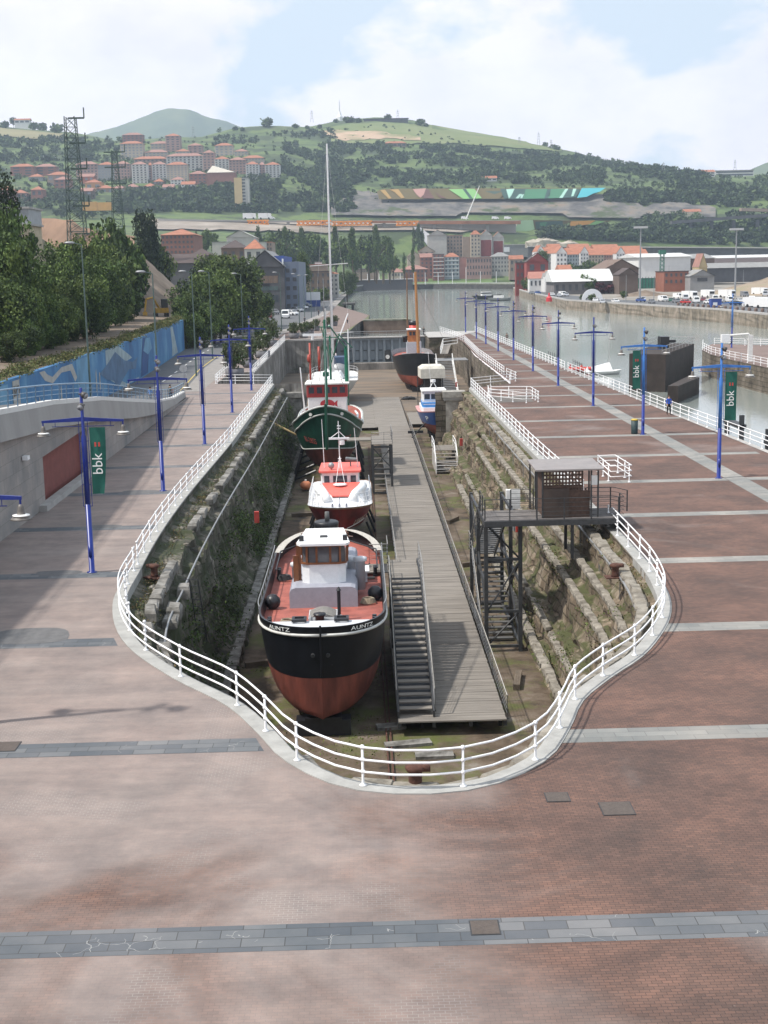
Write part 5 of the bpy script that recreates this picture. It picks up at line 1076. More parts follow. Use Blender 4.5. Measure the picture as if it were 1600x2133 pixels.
# guide wall outside the gate
t=thing('guide_wall','long low brown wall standing in the water beyond the dock gate','wall'); q=B(); a=G(757,667,.2); c=G(860,668,.2); q.bb(a.x,c.x,352,358,-3.5,.0); q.build('wall_face',fbm_mat('brown_wall',[(.3,(.09,.06,.045)),(.5,(.17,.12,.09)),(.7,(.26,.2,.16))],.3,stretch=(1,1,.5)),t); q=B(); q.bb(a.x,c.x,351.8,358.2,.0,.35); q.build('coping',fbm_mat('mossy_coping',[(.4,(.08,.085,.05)),(.6,(.24,.24,.2))],.6),t)
# west land
LB=[(-4.6,272),(-2,300),(.6,352),(2.8,362),(3.6,398),(-.5,430),(-6,480),(-8.5,545),(-9,700),(-4,900),(-3,1000),(8,1085),(62,1092),(95,1040),(118,985),(300,1150),(300,1260),(-900,1260),(-1400,700),(-900,100),(-60,-40),(-20.2,-40),(-20.2,155),(-22,214),(-20,290),(-16,312),(-13,330),(-3,300),(-4.6,272)]
land=[(-4.5,272.2),(-1.9,300),(.7,352),(2.8,362),(3.6,398),(-.5,430),(-6,480),(-8.5,545),(-9,700),(-4,900),(-3,1000),(8,1085),(62,1092),(95,1040),(118,985),(300,1150),(300,1400),(-2500,1400),(-2500,-100),(-20,-100),(-20,200),(-22,214),(-14,264.6),(-4.6,265)]
GREENG=M('rough_ground',(.13,.12,.075),.95,.3,.05,col2=(.12,.14,.05))
struct(sheet('west_bank',land,-.012,GREENG))
t=thing('river_wall','weathered stone river wall of the west bank beyond the gate','river wall'); b=B(); wallstrip(b,[(-4.5,272.2),(-1.9,300),(.7,352),(2.8,362),(3.6,398),(-.5,430)],-4,0,step=4); b.build('wall_face',DARKW,t)
t=thing('river_wall','long curving dark river wall below the far promenade','river wall'); b=B(); wallstrip(b,[(-9,700),(-4,900),(-3,1000),(8,1085),(62,1092),(95,1040),(118,985)],-4,0.2,step=10); b.build('wall_face',DARKW,t)
# sloping grassy bank
b=B(); b.grid([[Vector(v) for v in((-.5,430,0),(-6,480,0),(-8.5,545,0),(-9,700,0))],[Vector(v) for v in((1.5,430,-3.5),(-3,480,-3.5),(-4.5,545,-3.5),(-6,700,-3.5))]]); struct(b.build('river_bank',M('bank_green',(.07,.09,.03),.9,.3,.2)))
# road, pavement
def ribbon(name,Lp,Rp,z,mt): 
    b=B(); b.grid([[Vector((x,y,z)) for x,y in Lp],[Vector((x,y,z)) for x,y in Rp]],flip=True); return struct(b.build(name,mt))
def gx(px,py): g=G(px,py); return (g.x,g.y)
RL_=[(-20.2,120),(-20.4,153),(-22.2,190),(-22.6,214),gx(563,697),gx(620,675),gx(663,656),gx(687,635),gx(712,613)]
LL_=[(-28.4,120),(-28.6,153),(-30.2,190),(-31.0,220),(-31.2,285),(-30.6,350),(-27,430),gx(645,634),gx(686,612)]
ribbon('road',LL_,RL_,.004,ASPH)
ribbon('pavement',RL_[1:],[(-18.3,153),(-18.6,190),(-18.6,214),(RL_[4][0]+2.5,RL_[4][1]),(RL_[5][0]+2.5,RL_[5][1]),(RL_[6][0]+2.5,RL_[6][1]),(RL_[7][0]+3,RL_[7][1]),(RL_[8][0]+3,RL_[8][1])],.012,PAVG)
P5=[(RL_[k][0]+2.4,RL_[k][1]) for k in(4,5,6,7)]
ribbon('promenade',[(-18.5,225)]+P5,[(-14.6,265),(-3.5,290),(1.8,365),(3.3,398),(-8.4,520)],.008,M('reddish_promenade',(.17,.125,.108),.9,.15,.4))
MK=M('road_marking',(.7,.7,.68),.7,.1,3)
for k in range(26):
    y=118+k*7.2; xl=np.interp(y,[120,153,220,285,380],[-24.3,-24.5,-26.6,-26.2,-24.4]); struct(B().add([(xl-.09,y,.014),(xl+.09,y,.014),(xl+.09+.02,y+2.6,.014),(xl-.09+.02,y+2.6,.014)],[(0,1,2,3)]).build('lane_marking',MK))
b=B(); ys=[(-20.9,154),(-22.7,190),(-23.1,214),(RL_[4][0]-.5,RL_[4][1])]; b.grid([[Vector((x-.08,y,.016)) for x,y in ys],[Vector((x+.08,y,.016)) for x,y in ys]],flip=True); struct(b.build('edge_line',M('yellow_line',(.5,.38,.1),.7,.1,3)))
# ---------- ramp with parapet on the west side ----------
RC=M('ramp_concrete',(.3,.292,.28),.9,.1,.5,bump=.08,stretch=(1,1,.4)); GRN=brickmat('granite_blocks',((.3,.292,.285),(.25,.245,.24)),(.18,.18,.17),1.3,.75,.012); 
def granite():
    m=GRN; nt=m.node_tree; tc=[n for n in nt.nodes if n.type=='TEX_COORD'][0]; br=[n for n in nt.nodes if n.type=='TEX_BRICK'][0]
    mp=nd(nt,'ShaderNodeMapping'); mp.inputs['Rotation'].default_value=(0,R_(90),R_(90)); nt.links.new(tc.outputs['Object'],mp.inputs[0])
    cx=nd(nt,'ShaderNodeSeparateXYZ'); cb=nd(nt,'ShaderNodeCombineXYZ'); nt.links.new(tc.outputs['Object'],cx.inputs[0]); nt.links.new(cx.outputs['Y'],cb.inputs['X']); nt.links.new(cx.outputs['Z'],cb.inputs['Y']); nt.links.new(cb.outputs[0],br.inputs['Vector'])
granite()
rp=[(-18.8,30,7.4,5.4),(-18.8,55,7.2,5.4),(-18.8,66,6.9,5.25),(-18.8,80,6.1,4.45),(-18.8,95,4.9,3.2),(-18.8,108,3.5,1.9),(-18.85,122,2.0,.8),(-19.2,135,1.05,.3),(-19.6,146,.65,.05)]
ramp=thing('ramp_wall','curved pale concrete ramp with a granite block wall rising along the west quay','ramp')
# opening between Y 71 and 84 with slanted head
q=B()
def face(y0,y1,z0a,z0b):
    for k in range(6):
        a=y0+(y1-y0)*k/6;c=y0+(y1-y0)*(k+1)/6; za=np.interp(a,[r[1] for r in rp],[r[3] for r in rp]); zc=np.interp(c,[r[1] for r in rp],[r[3] for r in rp]); fa=z0a+(z0b-z0a)*k/6; fc=z0a+(z0b-z0a)*(k+1)/6
        if za>fa: q.add([(-18.8,a,fa),(-18.8,c,fc),(-18.8,c,max(zc,fc)),(-18.8,a,za)],[(0,1,2,3)])
face(30,77.6,0,0); face(77.6,90.5,3.0,3.2) ; face(90.5,108,0,0); face(108,146,0,0)
q.add([(-18.8,77.6,0),(-18.8,77.6,3.0),(-19.4,77.6,3.0),(-19.4,77.6,0)],[(0,1,2,3)]); q.add([(-18.8,90.5,0),(-18.8,90.5,3.2),(-19.4,90.5,3.2),(-19.4,90.5,0)],[(3,2,1,0)]); q.add([(-18.8,77.6,3.0),(-18.8,90.5,3.2),(-19.4,90.5,3.2),(-19.4,77.6,3.0)],[(0,1,2,3)])
q.build('granite_wall',GRN,ramp)
B().bb(-19.5,-19.35,77.4,90.7,0,3.3).build('red_shutter',M('dull_red_brown',(.2,.06,.05),.8,.12,1.5),ramp)
B().bb(-18.9,-18.35,76,92,0,.35).build('low_plinth',CONC,ramp)
q=B(); out=[];top=[];inn=[];low=[]
for x,y,zt,zb_ in rp: out.append(Vector((x+.45,y,zb_+.02)));top.append(Vector((x+.3,y,zt)));inn.append(Vector((x-.1,y,zt)));low.append(Vector((x-.1,y,zb_+.02)))
q.grid([low,out,top,inn],flip=True); deckL=[Vector((x-.1,y,zt-.35)) for x,y,zt,_ in rp]; deckR=[Vector((x-5.5,y,zt-.35)) for x,y,zt,_ in rp]; q.grid([inn,deckL]); q.build('parapet',RC,ramp)
q=B(); q.grid([[v+Vector((.03,0,.03)) for v in top],[v+Vector((-.03,0,.03)) for v in inn]],flip=True); q.grid([[v+Vector((.03,0,-.25)) for v in top],[v+Vector((.03,0,.03)) for v in top]],flip=True); q.build('white_coping',M('coping_white',(.6,.6,.58),.7,.06,2),ramp)
q=B(); q.grid([deckL,deckR],flip=True); q.build('deck',ASPH,ramp)
q=B(); q.grid([deckR,[Vector((v.x,v.y,-.1)) for v in deckR]],flip=True); q.add([(-24.3,29.9,0),(-18.8,29.9,0),(-18.8,29.9,7),(-24.3,29.9,7)],[(0,1,2,3)]); q.build('far_side_wall',RC,ramp)
rail=thing('ramp_railing','blue grey metal railing with slanting posts on top of the concrete ramp','railing')
LBL=M('rail_blue_grey',(.22,.32,.42),.5,.1,3)
tp=[v+Vector((-.1,0,0)) for v in top]; q=B(); 
for h,r in((.95,.05),(.62,.02),(.35,.02)): q.path([v+Vector((0,0,h)) for v in cat(tp,4)],r,5)
q.build('rail',LBL,rail,True)
pm=B().ext([(0,-.22,0),(0,-.08,0),(0,.12,.95),(0,.02,.95)],(.04,0,0)).mesh('post',M('post_blue_dark',(.07,.13,.2),.5,.1,3))
for p in resample(tp,2.0): o=link('post',pm,rail); o.location=p
for (x,y,z) in((-18.75,73,3.6),): 
    t=thing('security_camera','small white camera box fixed to the granite ramp wall','camera',(x+.15,y,z)); B().box((0,0,0),(.3,.5,.22)).build('housing',WHITE,t); B().cyl((-.15,0,.0),(-.3,0,0),.04,n=6).build('bracket',GREYM,t)
t=thing('round_sign','round grey traffic sign seen from behind on a thin post at the ramp end','road sign',(-19.4,147,0)); B().cyl((0,0,0),(0,0,3.3),.04,n=6).build('post',GREYM,t); B().cyl((-1.0+.95,-.02,3.1),(-.05,.02,3.1),.42,n=20).build('disc',M('sign_back',(.35,.36,.37),.5,.1,3),t); B().cyl((-.05,-.02,2.2),(-.05,.02,2.2),.4,n=20).build('disc',M('sign_back',(.35,.36,.37)),t)
# ---------- mural wall and the earth track above it ----------
def mw(y,z,out=0.): # point on the mural wall face
    x=np.interp(y,[40,100,144,173,239],[-28.2,-28.3,-28.5,-28.6,-31.2]); return Vector((x+out,y,z))
MURAL=fbm_mat('mural_blue',[(.3,(.02,.09,.22)),(.45,(.035,.15,.33)),(.55,(.07,.22,.4)),(.68,(.17,.33,.46)),(.85,(.26,.4,.48))],.14,stretch=(1,1,.6),bump=0,rough=.7)
t=thing('mural_wall','long retaining wall painted with a blue ocean mural beside the road','mural wall'); ys=[40,60,80,100,115,130,144,158,173,195,217,239.]
q=B(); q.grid([[mw(y,0) for y in ys],[mw(y,5.3) for y in ys]],flip=False); q.grid([[mw(y,5.3) for y in ys],[mw(y,5.3)+Vector((-.5,0,0)) for y in ys]]); q.add([mw(239,0),mw(239,5.3),mw(239,5.3)+Vector((-3,1,0)),mw(239,0)+Vector((-3,1,0))],[(0,1,2,3)]); q.build('painted_face',MURAL,t)
def paint(name,pts,mt,o=.02):
    q=B(); P=[mw(y,z,o) for y,z in pts]; tr=tessellate_polygon([[Vector((y,z,0)) for y,z in pts]]); q.add(P,[tuple(f) for f in tr]); return q.build(name,mt,t)
PW=M('mural_pale',(.27,.35,.38),.7,.2,.8); PWH=M('mural_offwhite',(.36,.36,.34),.7,.15,1.5); PD=M('mural_grey_blue',(.07,.14,.24),.7,.25,.5); PL2=M('mural_light_blue',(.12,.28,.43),.7,.2,.4); PDB=M('mural_deep_blue',(.015,.07,.21),.7,.2,.4)
paint('pale_ice_panel',[(150,5.1),(158,5.2),(166,3.6),(176,1.2),(172,.2),(160,.1),(152,1.6),(150,3)],PW)
paint('whale_shape',[(146,2.8),(151,3.6),(156,4.6),(162,3.2),(168,2.6),(172,3.0),(170,1.6),(165,1.9),(160,1.0),(157,.3),(154,1.4),(150,1.8)],PD,.04)
paint('wave_outline',[(118,5.1),(120,4.2),(123,3.7),(127,4.4),(131,4.3),(133,3.0),(134,3.4),(132,4.9),(127,4.9),(123,4.3),(121,4.7),(120,5.1)],PWH)
paint('deep_band',[(174,.2),(182,.2),(186,4.8),(178,5.1)],PDB,.03); paint('light_plume',[(134,5.1),(141,5.1),(140,2.0),(137,.8),(134,2.4)],PL2)
paint('pale_fin',[(216,.2),(226,.3),(222,3.0),(219,4.9),(215,4.9),(217,2.0)],PW); paint('pale_drop',[(190,.8),(193,.8),(192,3.8),(190.8,4.6)],PL2); paint('pale_cloud',[(178,3.4),(183,2.6),(188,3.2),(186,4.8),(181,4.9)],PL2,.05)
paint('deep_left',[(80,.1),(103,.1),(103,5.2),(80,5.2)],PDB); paint('light_column',[(104.5,.2),(107.5,.2),(107,5.0),(104,5.0)],PL2)
paint('white_panel',[(108.4,.3),(110.7,.3),(110.7,5.1),(108.4,5.1)],PWH,.04)
for y in(112.6,116,117.2,126,143.5,145.5): paint('drip_streak',[(y,1.),(y+.7,1.2),(y+.5,3.2+rnd(-.6,.6)),(y+.1,3)],PWH,.03)
text('mural_lettering','BIO',1.25,BLACK,t,frame(mw(109.55,4.2,.07),(0,1,0),(0,0,1)),.004); text('mural_lettering','DB',1.3,BLACK,t,frame(mw(109.55,1.8,.07),(0,1,0),(0,0,1)),.004)
EARTH=fbm_mat('bare_earth',[(.35,(.1,.075,.055)),(.5,(.17,.13,.095)),(.7,(.25,.2,.155))],.12,bump=.3)
b=B(); yy=[40,100,144,173,215,239,262,300]; b.grid([[mw(y,5.28) if y<240 else Vector((-31.2-(y-239)*.1,y,5.28-(y-239)*.02)) for y in yy],[Vector((-37-(y-100)*.05,y,5.6)) for y in yy]]); struct(b.build('earth_track',EARTH))
b=B(); b.grid([[Vector((-37-(y-100)*.05,y,5.6)) for y in yy],[Vector((-41-(y-100)*.05,y,9.)) for y in yy],[Vector((-60-(y-100)*.05,y,22.)) for y in yy],[Vector((-120-(y-100)*.05,y,27.)) for y in yy]],); struct(b.build('wooded_slope',M('slope_earth',(.06,.055,.03),.95,.3,.2)))
b=B(); b.grid([[Vector((-31.2,239.2,0)),Vector((-37.3,300,0))],[Vector((-31.2,239.2,5.28)),Vector((-37.3,300,4.1))]],flip=False); struct(b.build('earth_bank',EARTH))
cs=[]
for k in range(300):
    y=rnd(85,245); wd=np.interp(y,[85,130,150,245],[.4,2.2,2.0,2.6]); p=mw(y,5.4); cs.append((p.x-rnd(.1,wd),p.y,p.z+rnd(0,.35)*(1.5 if random.random()<.1 else .5)))
o=link('verge_grass',leafcloud('verge_grass',cs,90,.4,.11,None,zsq=.35,mats=[M('verge_green',(.07,.095,.025),.9,.3,1),M('verge_dry',(.14,.13,.05),.9,.3,1)])); struct(o,'rough grass along the top of the mural wall','grass','stuff')
# ---------- trees ----------
def crown_mesh(name,seed,r,h,n,leaf,shape='round',mats=LEAF,wts=(.45,.38,.17)):
    g=np.random.default_rng(seed); nc=46 if shape!='cone' else 30; C=[]
    for i in range(nc):
        if shape=='cone':
            t=g.uniform(0,1); rr=r*(1-t)*.95; a=g.uniform(0,6.28); C.append((rr*math.cos(a)*g.uniform(.3,1),rr*math.sin(a)*g.uniform(.3,1),h*t,max(.25,rr*.35+.2)))
        elif shape=='column':
            t=g.uniform(0,1); rr=r*(math.sin(math.pi*min(1,t*.9+.08))**.6); a=g.uniform(0,6.28); C.append((rr*math.cos(a)*g.uniform(.2,.9),rr*math.sin(a)*g.uniform(.2,.9),h*t,r*.45))
        else:
            d=g.normal(size=3); d/=np.linalg.norm(d); q=g.uniform(.45,.95); d[2]=d[2]*.95; C.append((d[0]*r*q,d[1]*r*q,h/2+d[2]*h/2*q,r*g.uniform(.16,.36)))
    C=np.array(C); k=g.integers(0,nc,n); d=g.normal(size=(n,3)); d/=np.linalg.norm(d,axis=1)[:,None]
    P=C[k,:3]+d*C[k,3:4]*g.uniform(.55,1.05,size=(n,1))
    a=g.normal(size=(n,3)); a/=np.linalg.norm(a,axis=1)[:,None]; b=g.normal(size=(n,3)); b-=(b*a).sum(1)[:,None]*a; b/=np.linalg.norm(b,axis=1)[:,None]
    s=leaf*g.uniform(.5,1.4,size=(n,1)); V=np.stack([P-a*s,P+b*s*.7,P+a*s,P-b*s*.7],1).reshape(-1,3)
    me=bpy.data.meshes.new(name); me.vertices.add(4*n); me.vertices.foreach_set('co',V.ravel()); me.loops.add(4*n); me.polygons.add(n); me.loops.foreach_set('vertex_index',np.arange(4*n)); me.polygons.foreach_set('loop_start',np.arange(0,4*n,4)); me.polygons.foreach_set('loop_total',np.full(n,4))
    for m in mats: me.materials.append(m)
    cl=g.choice(len(mats),nc,p=wts); mi=cl[k]; sw=g.random(n)<.25; mi=np.where(sw,g.integers(0,len(mats),n),mi); me.polygons.foreach_set('material_index',mi); me.update(calc_edges=True); return me
BARK=M('bark',(.09,.07,.05),.95,.3,2)
def trunk_mesh(name,seed,h,r):
    g=random.Random(seed); q=B(); q.path([(0,0,-.3),(g.uniform(-.1,.1),0,h*.4),(g.uniform(-.3,.3),g.uniform(-.2,.2),h)],r,7)
    q=B(); P=[Vector((0,0,-.4)),Vector((g.uniform(-.1,.1)*h*.1,0,h*.45)),Vector((g.uniform(-.3,.3),g.uniform(-.3,.3),h))]
    q.cyl(P[0],P[1],r,r*.75,8); q.cyl(P[1],P[2],r*.75,r*.35,7)
    for k in range(5):
        a=g.uniform(0,6.28); z=P[1].lerp(P[2],g.random()); q.cyl(z,z+Vector((math.cos(a)*h*.3,math.sin(a)*h*.3,h*g.uniform(.1,.35))),r*.35,r*.12,5)
    return q.mesh(name,BARK)
CR={}
def crown(kind,i,lod):
    key=(kind,i,lod)
    if key not in CR:
        n={'near':11000,'mid':2400,'far':420}[lod]; leaf={'near':.019,'mid':.042,'far':.1}[lod]
        lm={'dark':(LEAF,(.45,.42,.13)),'mid':(LEAF,(.2,.42,.38)),'light':(LEAF,(.05,.35,.6)),'pine':([M('pine_dark',(.014,.028,.014),.85,.3,1.5),LEAF[0]],(.7,.3)),'poplar':(LEAF,(.35,.45,.2)),'olive':([M('olive_leaf',(.1,.12,.06),.85,.25,2),LEAF[1]],(.7,.3))}[kind]
        sh={'pine':'cone','poplar':'column'}.get(kind,'round'); CR[key]=(crown_mesh('crown_'+kind,i*31+7,.5 if sh=='round' else .3,1.0 if sh!='round' else .95,n,leaf*(1 if sh=='round' else .8),sh,lm[0],lm[1]),trunk_mesh('trunk',i,.62,.035))
    return CR[key]
TREEN={}
def tree(loc,h,label,kind='mid',w_=None,lod='mid',group=None,trunk=.2,i=None,cat_='tree'):
    i=random.randrange(5) if i is None else i; cm,tm=crown(kind,i,lod); t=thing({'pine':'conifer_tree','poplar':'poplar_tree'}.get(kind,'broadleaf_tree'),label,cat_,loc,rnd(0,6.28),group); w_=w_ or h*.75
    c=link('crown',cm,t); c.location=(0,0,h*trunk); c.scale=(w_,w_,h*(1-trunk))
    k=link('trunk',tm,t); k.scale=(h*.8,h*.8,h*.9); return t
# dark wood left of the mural track
g0='dark trees on the slope behind the earth track'
def slope_z(x,y):
    xe=-37-(y-100)*.05; return float(np.interp(-(x-xe),[-8,0,4,23,83],[5.3,5.6,9,22,27]))
spec=[(-12,400,150,'dark'),(0,412,160,'pine'),(2,455,146,'dark'),(16,560,142,'mid'),(72,590,150,'mid'),(-20,560,132,'dark'),(100,535,168,'mid'),(118,492,178,'dark'),(150,466,188,'mid'),(186,478,192,'mid'),(130,550,166,'mid'),(168,560,170,'dark'),(75,620,146,'mid'),(40,630,140,'dark'),(112,600,157,'dark'),(206,500,208,'dark'),(228,441,260,'mid'),(256,468,272,'mid'),(240,515,230,'dark'),(258,548,236,'dark'),(266,600,240,'mid'),(200,575,190,'dark'),(236,600,212,'mid'),(293,457,352,'pine'),(311,466,356,'pine'),(324,500,360,'dark'),(262,505,262,'dark'),(150,640,166,'dark'),(200,655,188,'dark'),(255,640,222,'dark'),(100,680,150,'mid'),(55,700,138,'dark'),(12,690,128,'dark'),(180,520,182,'dark')]
for i,(px,pt,Y,k) in enumerate(spec):
    top=A(px,pt,Y); zb=slope_z(top.x,Y); h=max(3.5,top.z-zb); tree((top.x,Y,zb-0.4),h+.4,'%s dark slope tree left of the spoil heap, from the front left corner'%ordn(i),k,max(4.,min(h*.8,9)),'near' if Y<230 else 'mid',g0,.06)
cs=[]
for _ in range(1300):
    y=rnd(95,255); x=-38.2-(y-100)*.05; u=random.random(); cs.append((x-u*4.0,y,5.6+u*6.5+rnd(-.3,.8)))
o=link('slope_undergrowth',leafcloud('slope_undergrowth',cs,130,.7,.13,None,mats=[LEAF[0],LEAF[0],LEAF[1],M('leaf_brown',(.07,.06,.025),.9,.3,2)])); struct(o,'dark undergrowth hanging down the slope beside the earth track','undergrowth','stuff')
# green roadside trees
g1='green trees beside the road past the mural'
for i,(px,pt,pb,Y,k,wf) in enumerate([(395,600,735,246,'dark',.8),(412,560,740,250,'mid',.9),(440,545,735,256,'light',1.0),(420,620,745,244,'dark',.9),(470,520,725,275,'mid',1.0),(455,590,730,262,'mid',.9),(495,560,715,290,'mid',.9),(505,600,712,300,'dark',.9),(480,640,722,275,'dark',1.0),(530,580,700,318,'dark',.8),(545,615,690,335,'dark',.8),(385,640,735,243,'mid',.8),(515,640,705,312,'mid',.9),(450,515,640,300,'mid',1.),(505,525,640,330,'dark',.9)]):
    a=A(px,pt,Y); c=A(px,pb,Y); h=a.z-max(c.z,-.2); tree((a.x,Y,max(c.z,-.2)),h,'%s tree of the green roadside clump, counting away from the mural wall'%ordn(i),k,h*wf*.85,'near',g1,.08)
o=link('roadside_bushes',leafcloud('roadside_bushes',[(rnd(-34,-31.5)-(y-250)*.02,y,rnd(0,1.6)) for y in np.linspace(243,345,160)],120,.7,.16,None,mats=[LEAF[0],LEAF[1]])); struct(o,'low dark bushes at the foot of the roadside trees','bushes','stuff')
# spoil heap, excavator, cream house, brown bank
def heap(name,cx,cy,rx,ry,h,mt,z0=0,seed=1,ns=26,sharp=1.2):
    q=B(); rows=[]
    for i in range(ns+1):
        r=i/ns; row=[]
        for j in range(41):
            a=2*math.pi*j/40; x=cx+rx*r*math.cos(a);y=cy+ry*r*math.sin(a); z=z0+h*(1-r)**sharp*(1+.25*mn.noise(Vector((x*.05,y*.05,seed))))+.05*h*mn.noise(Vector((x*.25,y*.25,seed)))*(1-r); row.append(Vector((x,y,z)))
        rows.append(row)
    q.grid(rows); return struct(q.build(name,mt,None,True))
heap('spoil_heap',A(262,560,312).x,312,17,42,16.5,EARTH,4.,3,sharp=1.0)
t=thing('excavator','small yellow excavator parked at the foot of the earth spoil heap','excavator',(A(335,640,262).x,262,5.2),.3)
YEL=M('excavator_yellow',(.4,.24,.03),.6,.2,2); q=B(); q.bb(-1.3,-.8,-1.6,1.6,0,.7).bb(.8,1.3,-1.6,1.6,0,.7); q.build('tracks',BLACK,t)
q=B(); q.bb(-1.2,1.3,-1.4,1.6,.75,1.7); q.build('body',YEL,t); q=B(); q.bb(.1,1.2,-1.2,.2,1.7,3.4); q.build('cab',DARK,t); q=B(); q.path([(-.4,-1,1.5),(-1.8,-2.2,3.8),(-3.2,-3,3.5)],.22,6); q.path([(-3.2,-3,3.5),(-3.6,-3.2,1.0)],.17,6); q.bb(-4.0,-3.2,-3.6,-2.8,.4,1.1); q.build('arm',YEL,t)
struct(B().add([A(165,440,330)+Vector((-60,0,0)),A(65,640,330)+Vector((-60,0,-10)),A(330,640,330),A(300,510,330),A(170,452,330)],[(0,1,2,3,4)]).build('brown_cutting',EARTH)) if False else None
b=B(); yy=np.linspace(0,1,14); b.grid([[A(40+240*u,452+ (40*u if u>.5 else 12*u)+3*mn.noise(Vector((u*9,1,1))),330-40*u) for u in yy],[A(30+250*u,520,318-40*u) for u in yy],[A(30+250*u,600,300-40*u) for u in yy]]); struct(b.build('brown_cutting',M('cutting_earth',(.2,.13,.09),.95,.3,.08)))
t=thing('cream_house','cream walled house gable half hidden between the dark trees at the far left','house',(A(35,520,200).x,200,A(35,550,200).z)); z1=A(35,470,200).z-A(35,550,200).z
B().bb(-2.6,2.0,0,8,-2,z1).build('wall',M('cream_wall',(.42,.36,.25),.85,.15,1),t); B().bb(-2.7,2.1,-.1,8,z1+.3,z1+2.4).build('glazed_attic',M('attic_glass',(.3,.32,.34),.4,.2,1),t); B().bb(-2.9,2.3,-.3,8.2,z1,z1+.3).bb(-2.9,2.3,-.3,8.2,z1+2.4,z1+2.7).build('cornice',CONC,t); B().bb(-.2,.9,-.05,.02,1.5,4.2).build('window',GLASS2,t)
# lattice pylons
def pylon(loc,h,w0,w1,label,arms,mt):
    t=thing('lattice_pylon',label,'pylon',loc); q=B(); n=int(h/2.2); C=lambda k,sx,sy: Vector((sx*(w0+(w1-w0)*k/n)/2,sy*(w0+(w1-w0)*k/n)/2,h*k/n))
    for sx in(-1,1):
        for sy in(-1,1): q.cyl(C(0,sx,sy),C(n,sx,sy),.14,.1,4)
    for k in range(n):
        for (a,c) in(((-1,-1),(1,-1)),((1,-1),(1,1)),((1,1),(-1,1)),((-1,1),(-1,-1))): q.cyl(C(k,*a),C(k+1,*c),.06,n=3); q.cyl(C(k,*c),C(k+1,*a),.06,n=3); q.cyl(C(k,*a),C(k,*c),.06,n=3)
    q.build('lattice',mt,t); q=B()
    for z,x0,x1 in arms: q.bb(x0,x1,-.12,.12,z-.18,z+.18); q.bb(x1-.12,x1+.12,-.1,.1,z,z+2.2) if x1>0 else None
    q.build('arms',mt,t); return t
PYG=M('pylon_green',(.045,.075,.065),.7,.25,2); 
p=A(160,470,300); zt=A(150,243,300).z; pylon((p.x,300,p.z-8),zt-p.z+8,4.0,2.2,'tall dark green lattice mast with side brackets above the left trees',[(zt-p.z+8-d,-.5,3.) for d in(.3,5.6,11,19,25,31)],PYG)
p=A(247,480,420); zt=A(245,313,420).z; pylon((p.x,420,p.z-8),zt-p.z+8,4.2,1.4,'smaller dark green power pylon right of the tall lattice mast',[(zt-p.z+8-d,-3.2,3.2) for d in(.5,5,10)],PYG)
# tall green street lamps
def slamp(x,y,h,label,side=-1,mt=M('lamp_green',(.08,.12,.11),.5,.15,3),group='tall green street lamps along the road'):
    t=thing('street_lamp',label,'street lamp',(x,y,0),0,group); q=B(); q.cyl((0,0,0),(0,0,h),.12,.06,8); q.cyl((0,0,h),(side*.9,0,h+.25),.05,.04,6); q.build('pole',mt,t)
    q=B(); q.sph((side*1.2,0,h+.22),.55,10,0,(1,.45,.28)); q.build('lamp_head',GREYM,t,True)
for i,(x,y,h) in enumerate([(-27.6,136,16.5),(-21.1,139,13.5),(-21.6,176,13.5),(-23.3,212,13.5),(-21.6,250,13),(*gx(587,690),13),(*gx(624,676),12.5),(*gx(635,669),12),(*gx(649,662),12)]):
    slamp(x,y,h,'%s tall green street lamp along the mural road, counting from the near end'%ordn(i))
# planters with palms and shrubs beside the dock
TERR=M('planter_grey',(.16,.16,.17),.85,.2,2)
for i,(px,py,s) in enumerate([(505,782,1.5),(535,762,1.35),(560,742,1.5),(575,718,1.6),(623,702,1.3),(643,700,1.2),(655,694,1.1),(668,686,1.),(692,682,1.),(705,676,1.)]):
    g=G(px,py+3); t=thing('planter','%s grey planter tub with shrub beyond the west railing, from the near end'%ordn(i),'planter',(g.x-1,g.y,0),0,'planter tubs on the west quay')
    B().lathe((0,0,0),[(.9*s*.7,0),(1.15*s*.7,.3),(1.2*s*.7,1.1),(1.05*s*.7,1.1),(1.,.95)],12).build('tub',TERR,t,True); cm,_=crown('olive',i%3,'mid'); o=link('shrub',cm,t); o.scale=(2.2*s,2.2*s,3.0*s if i in(2,3,0,1) else 2.0*s); o.location=(0,0,.9)
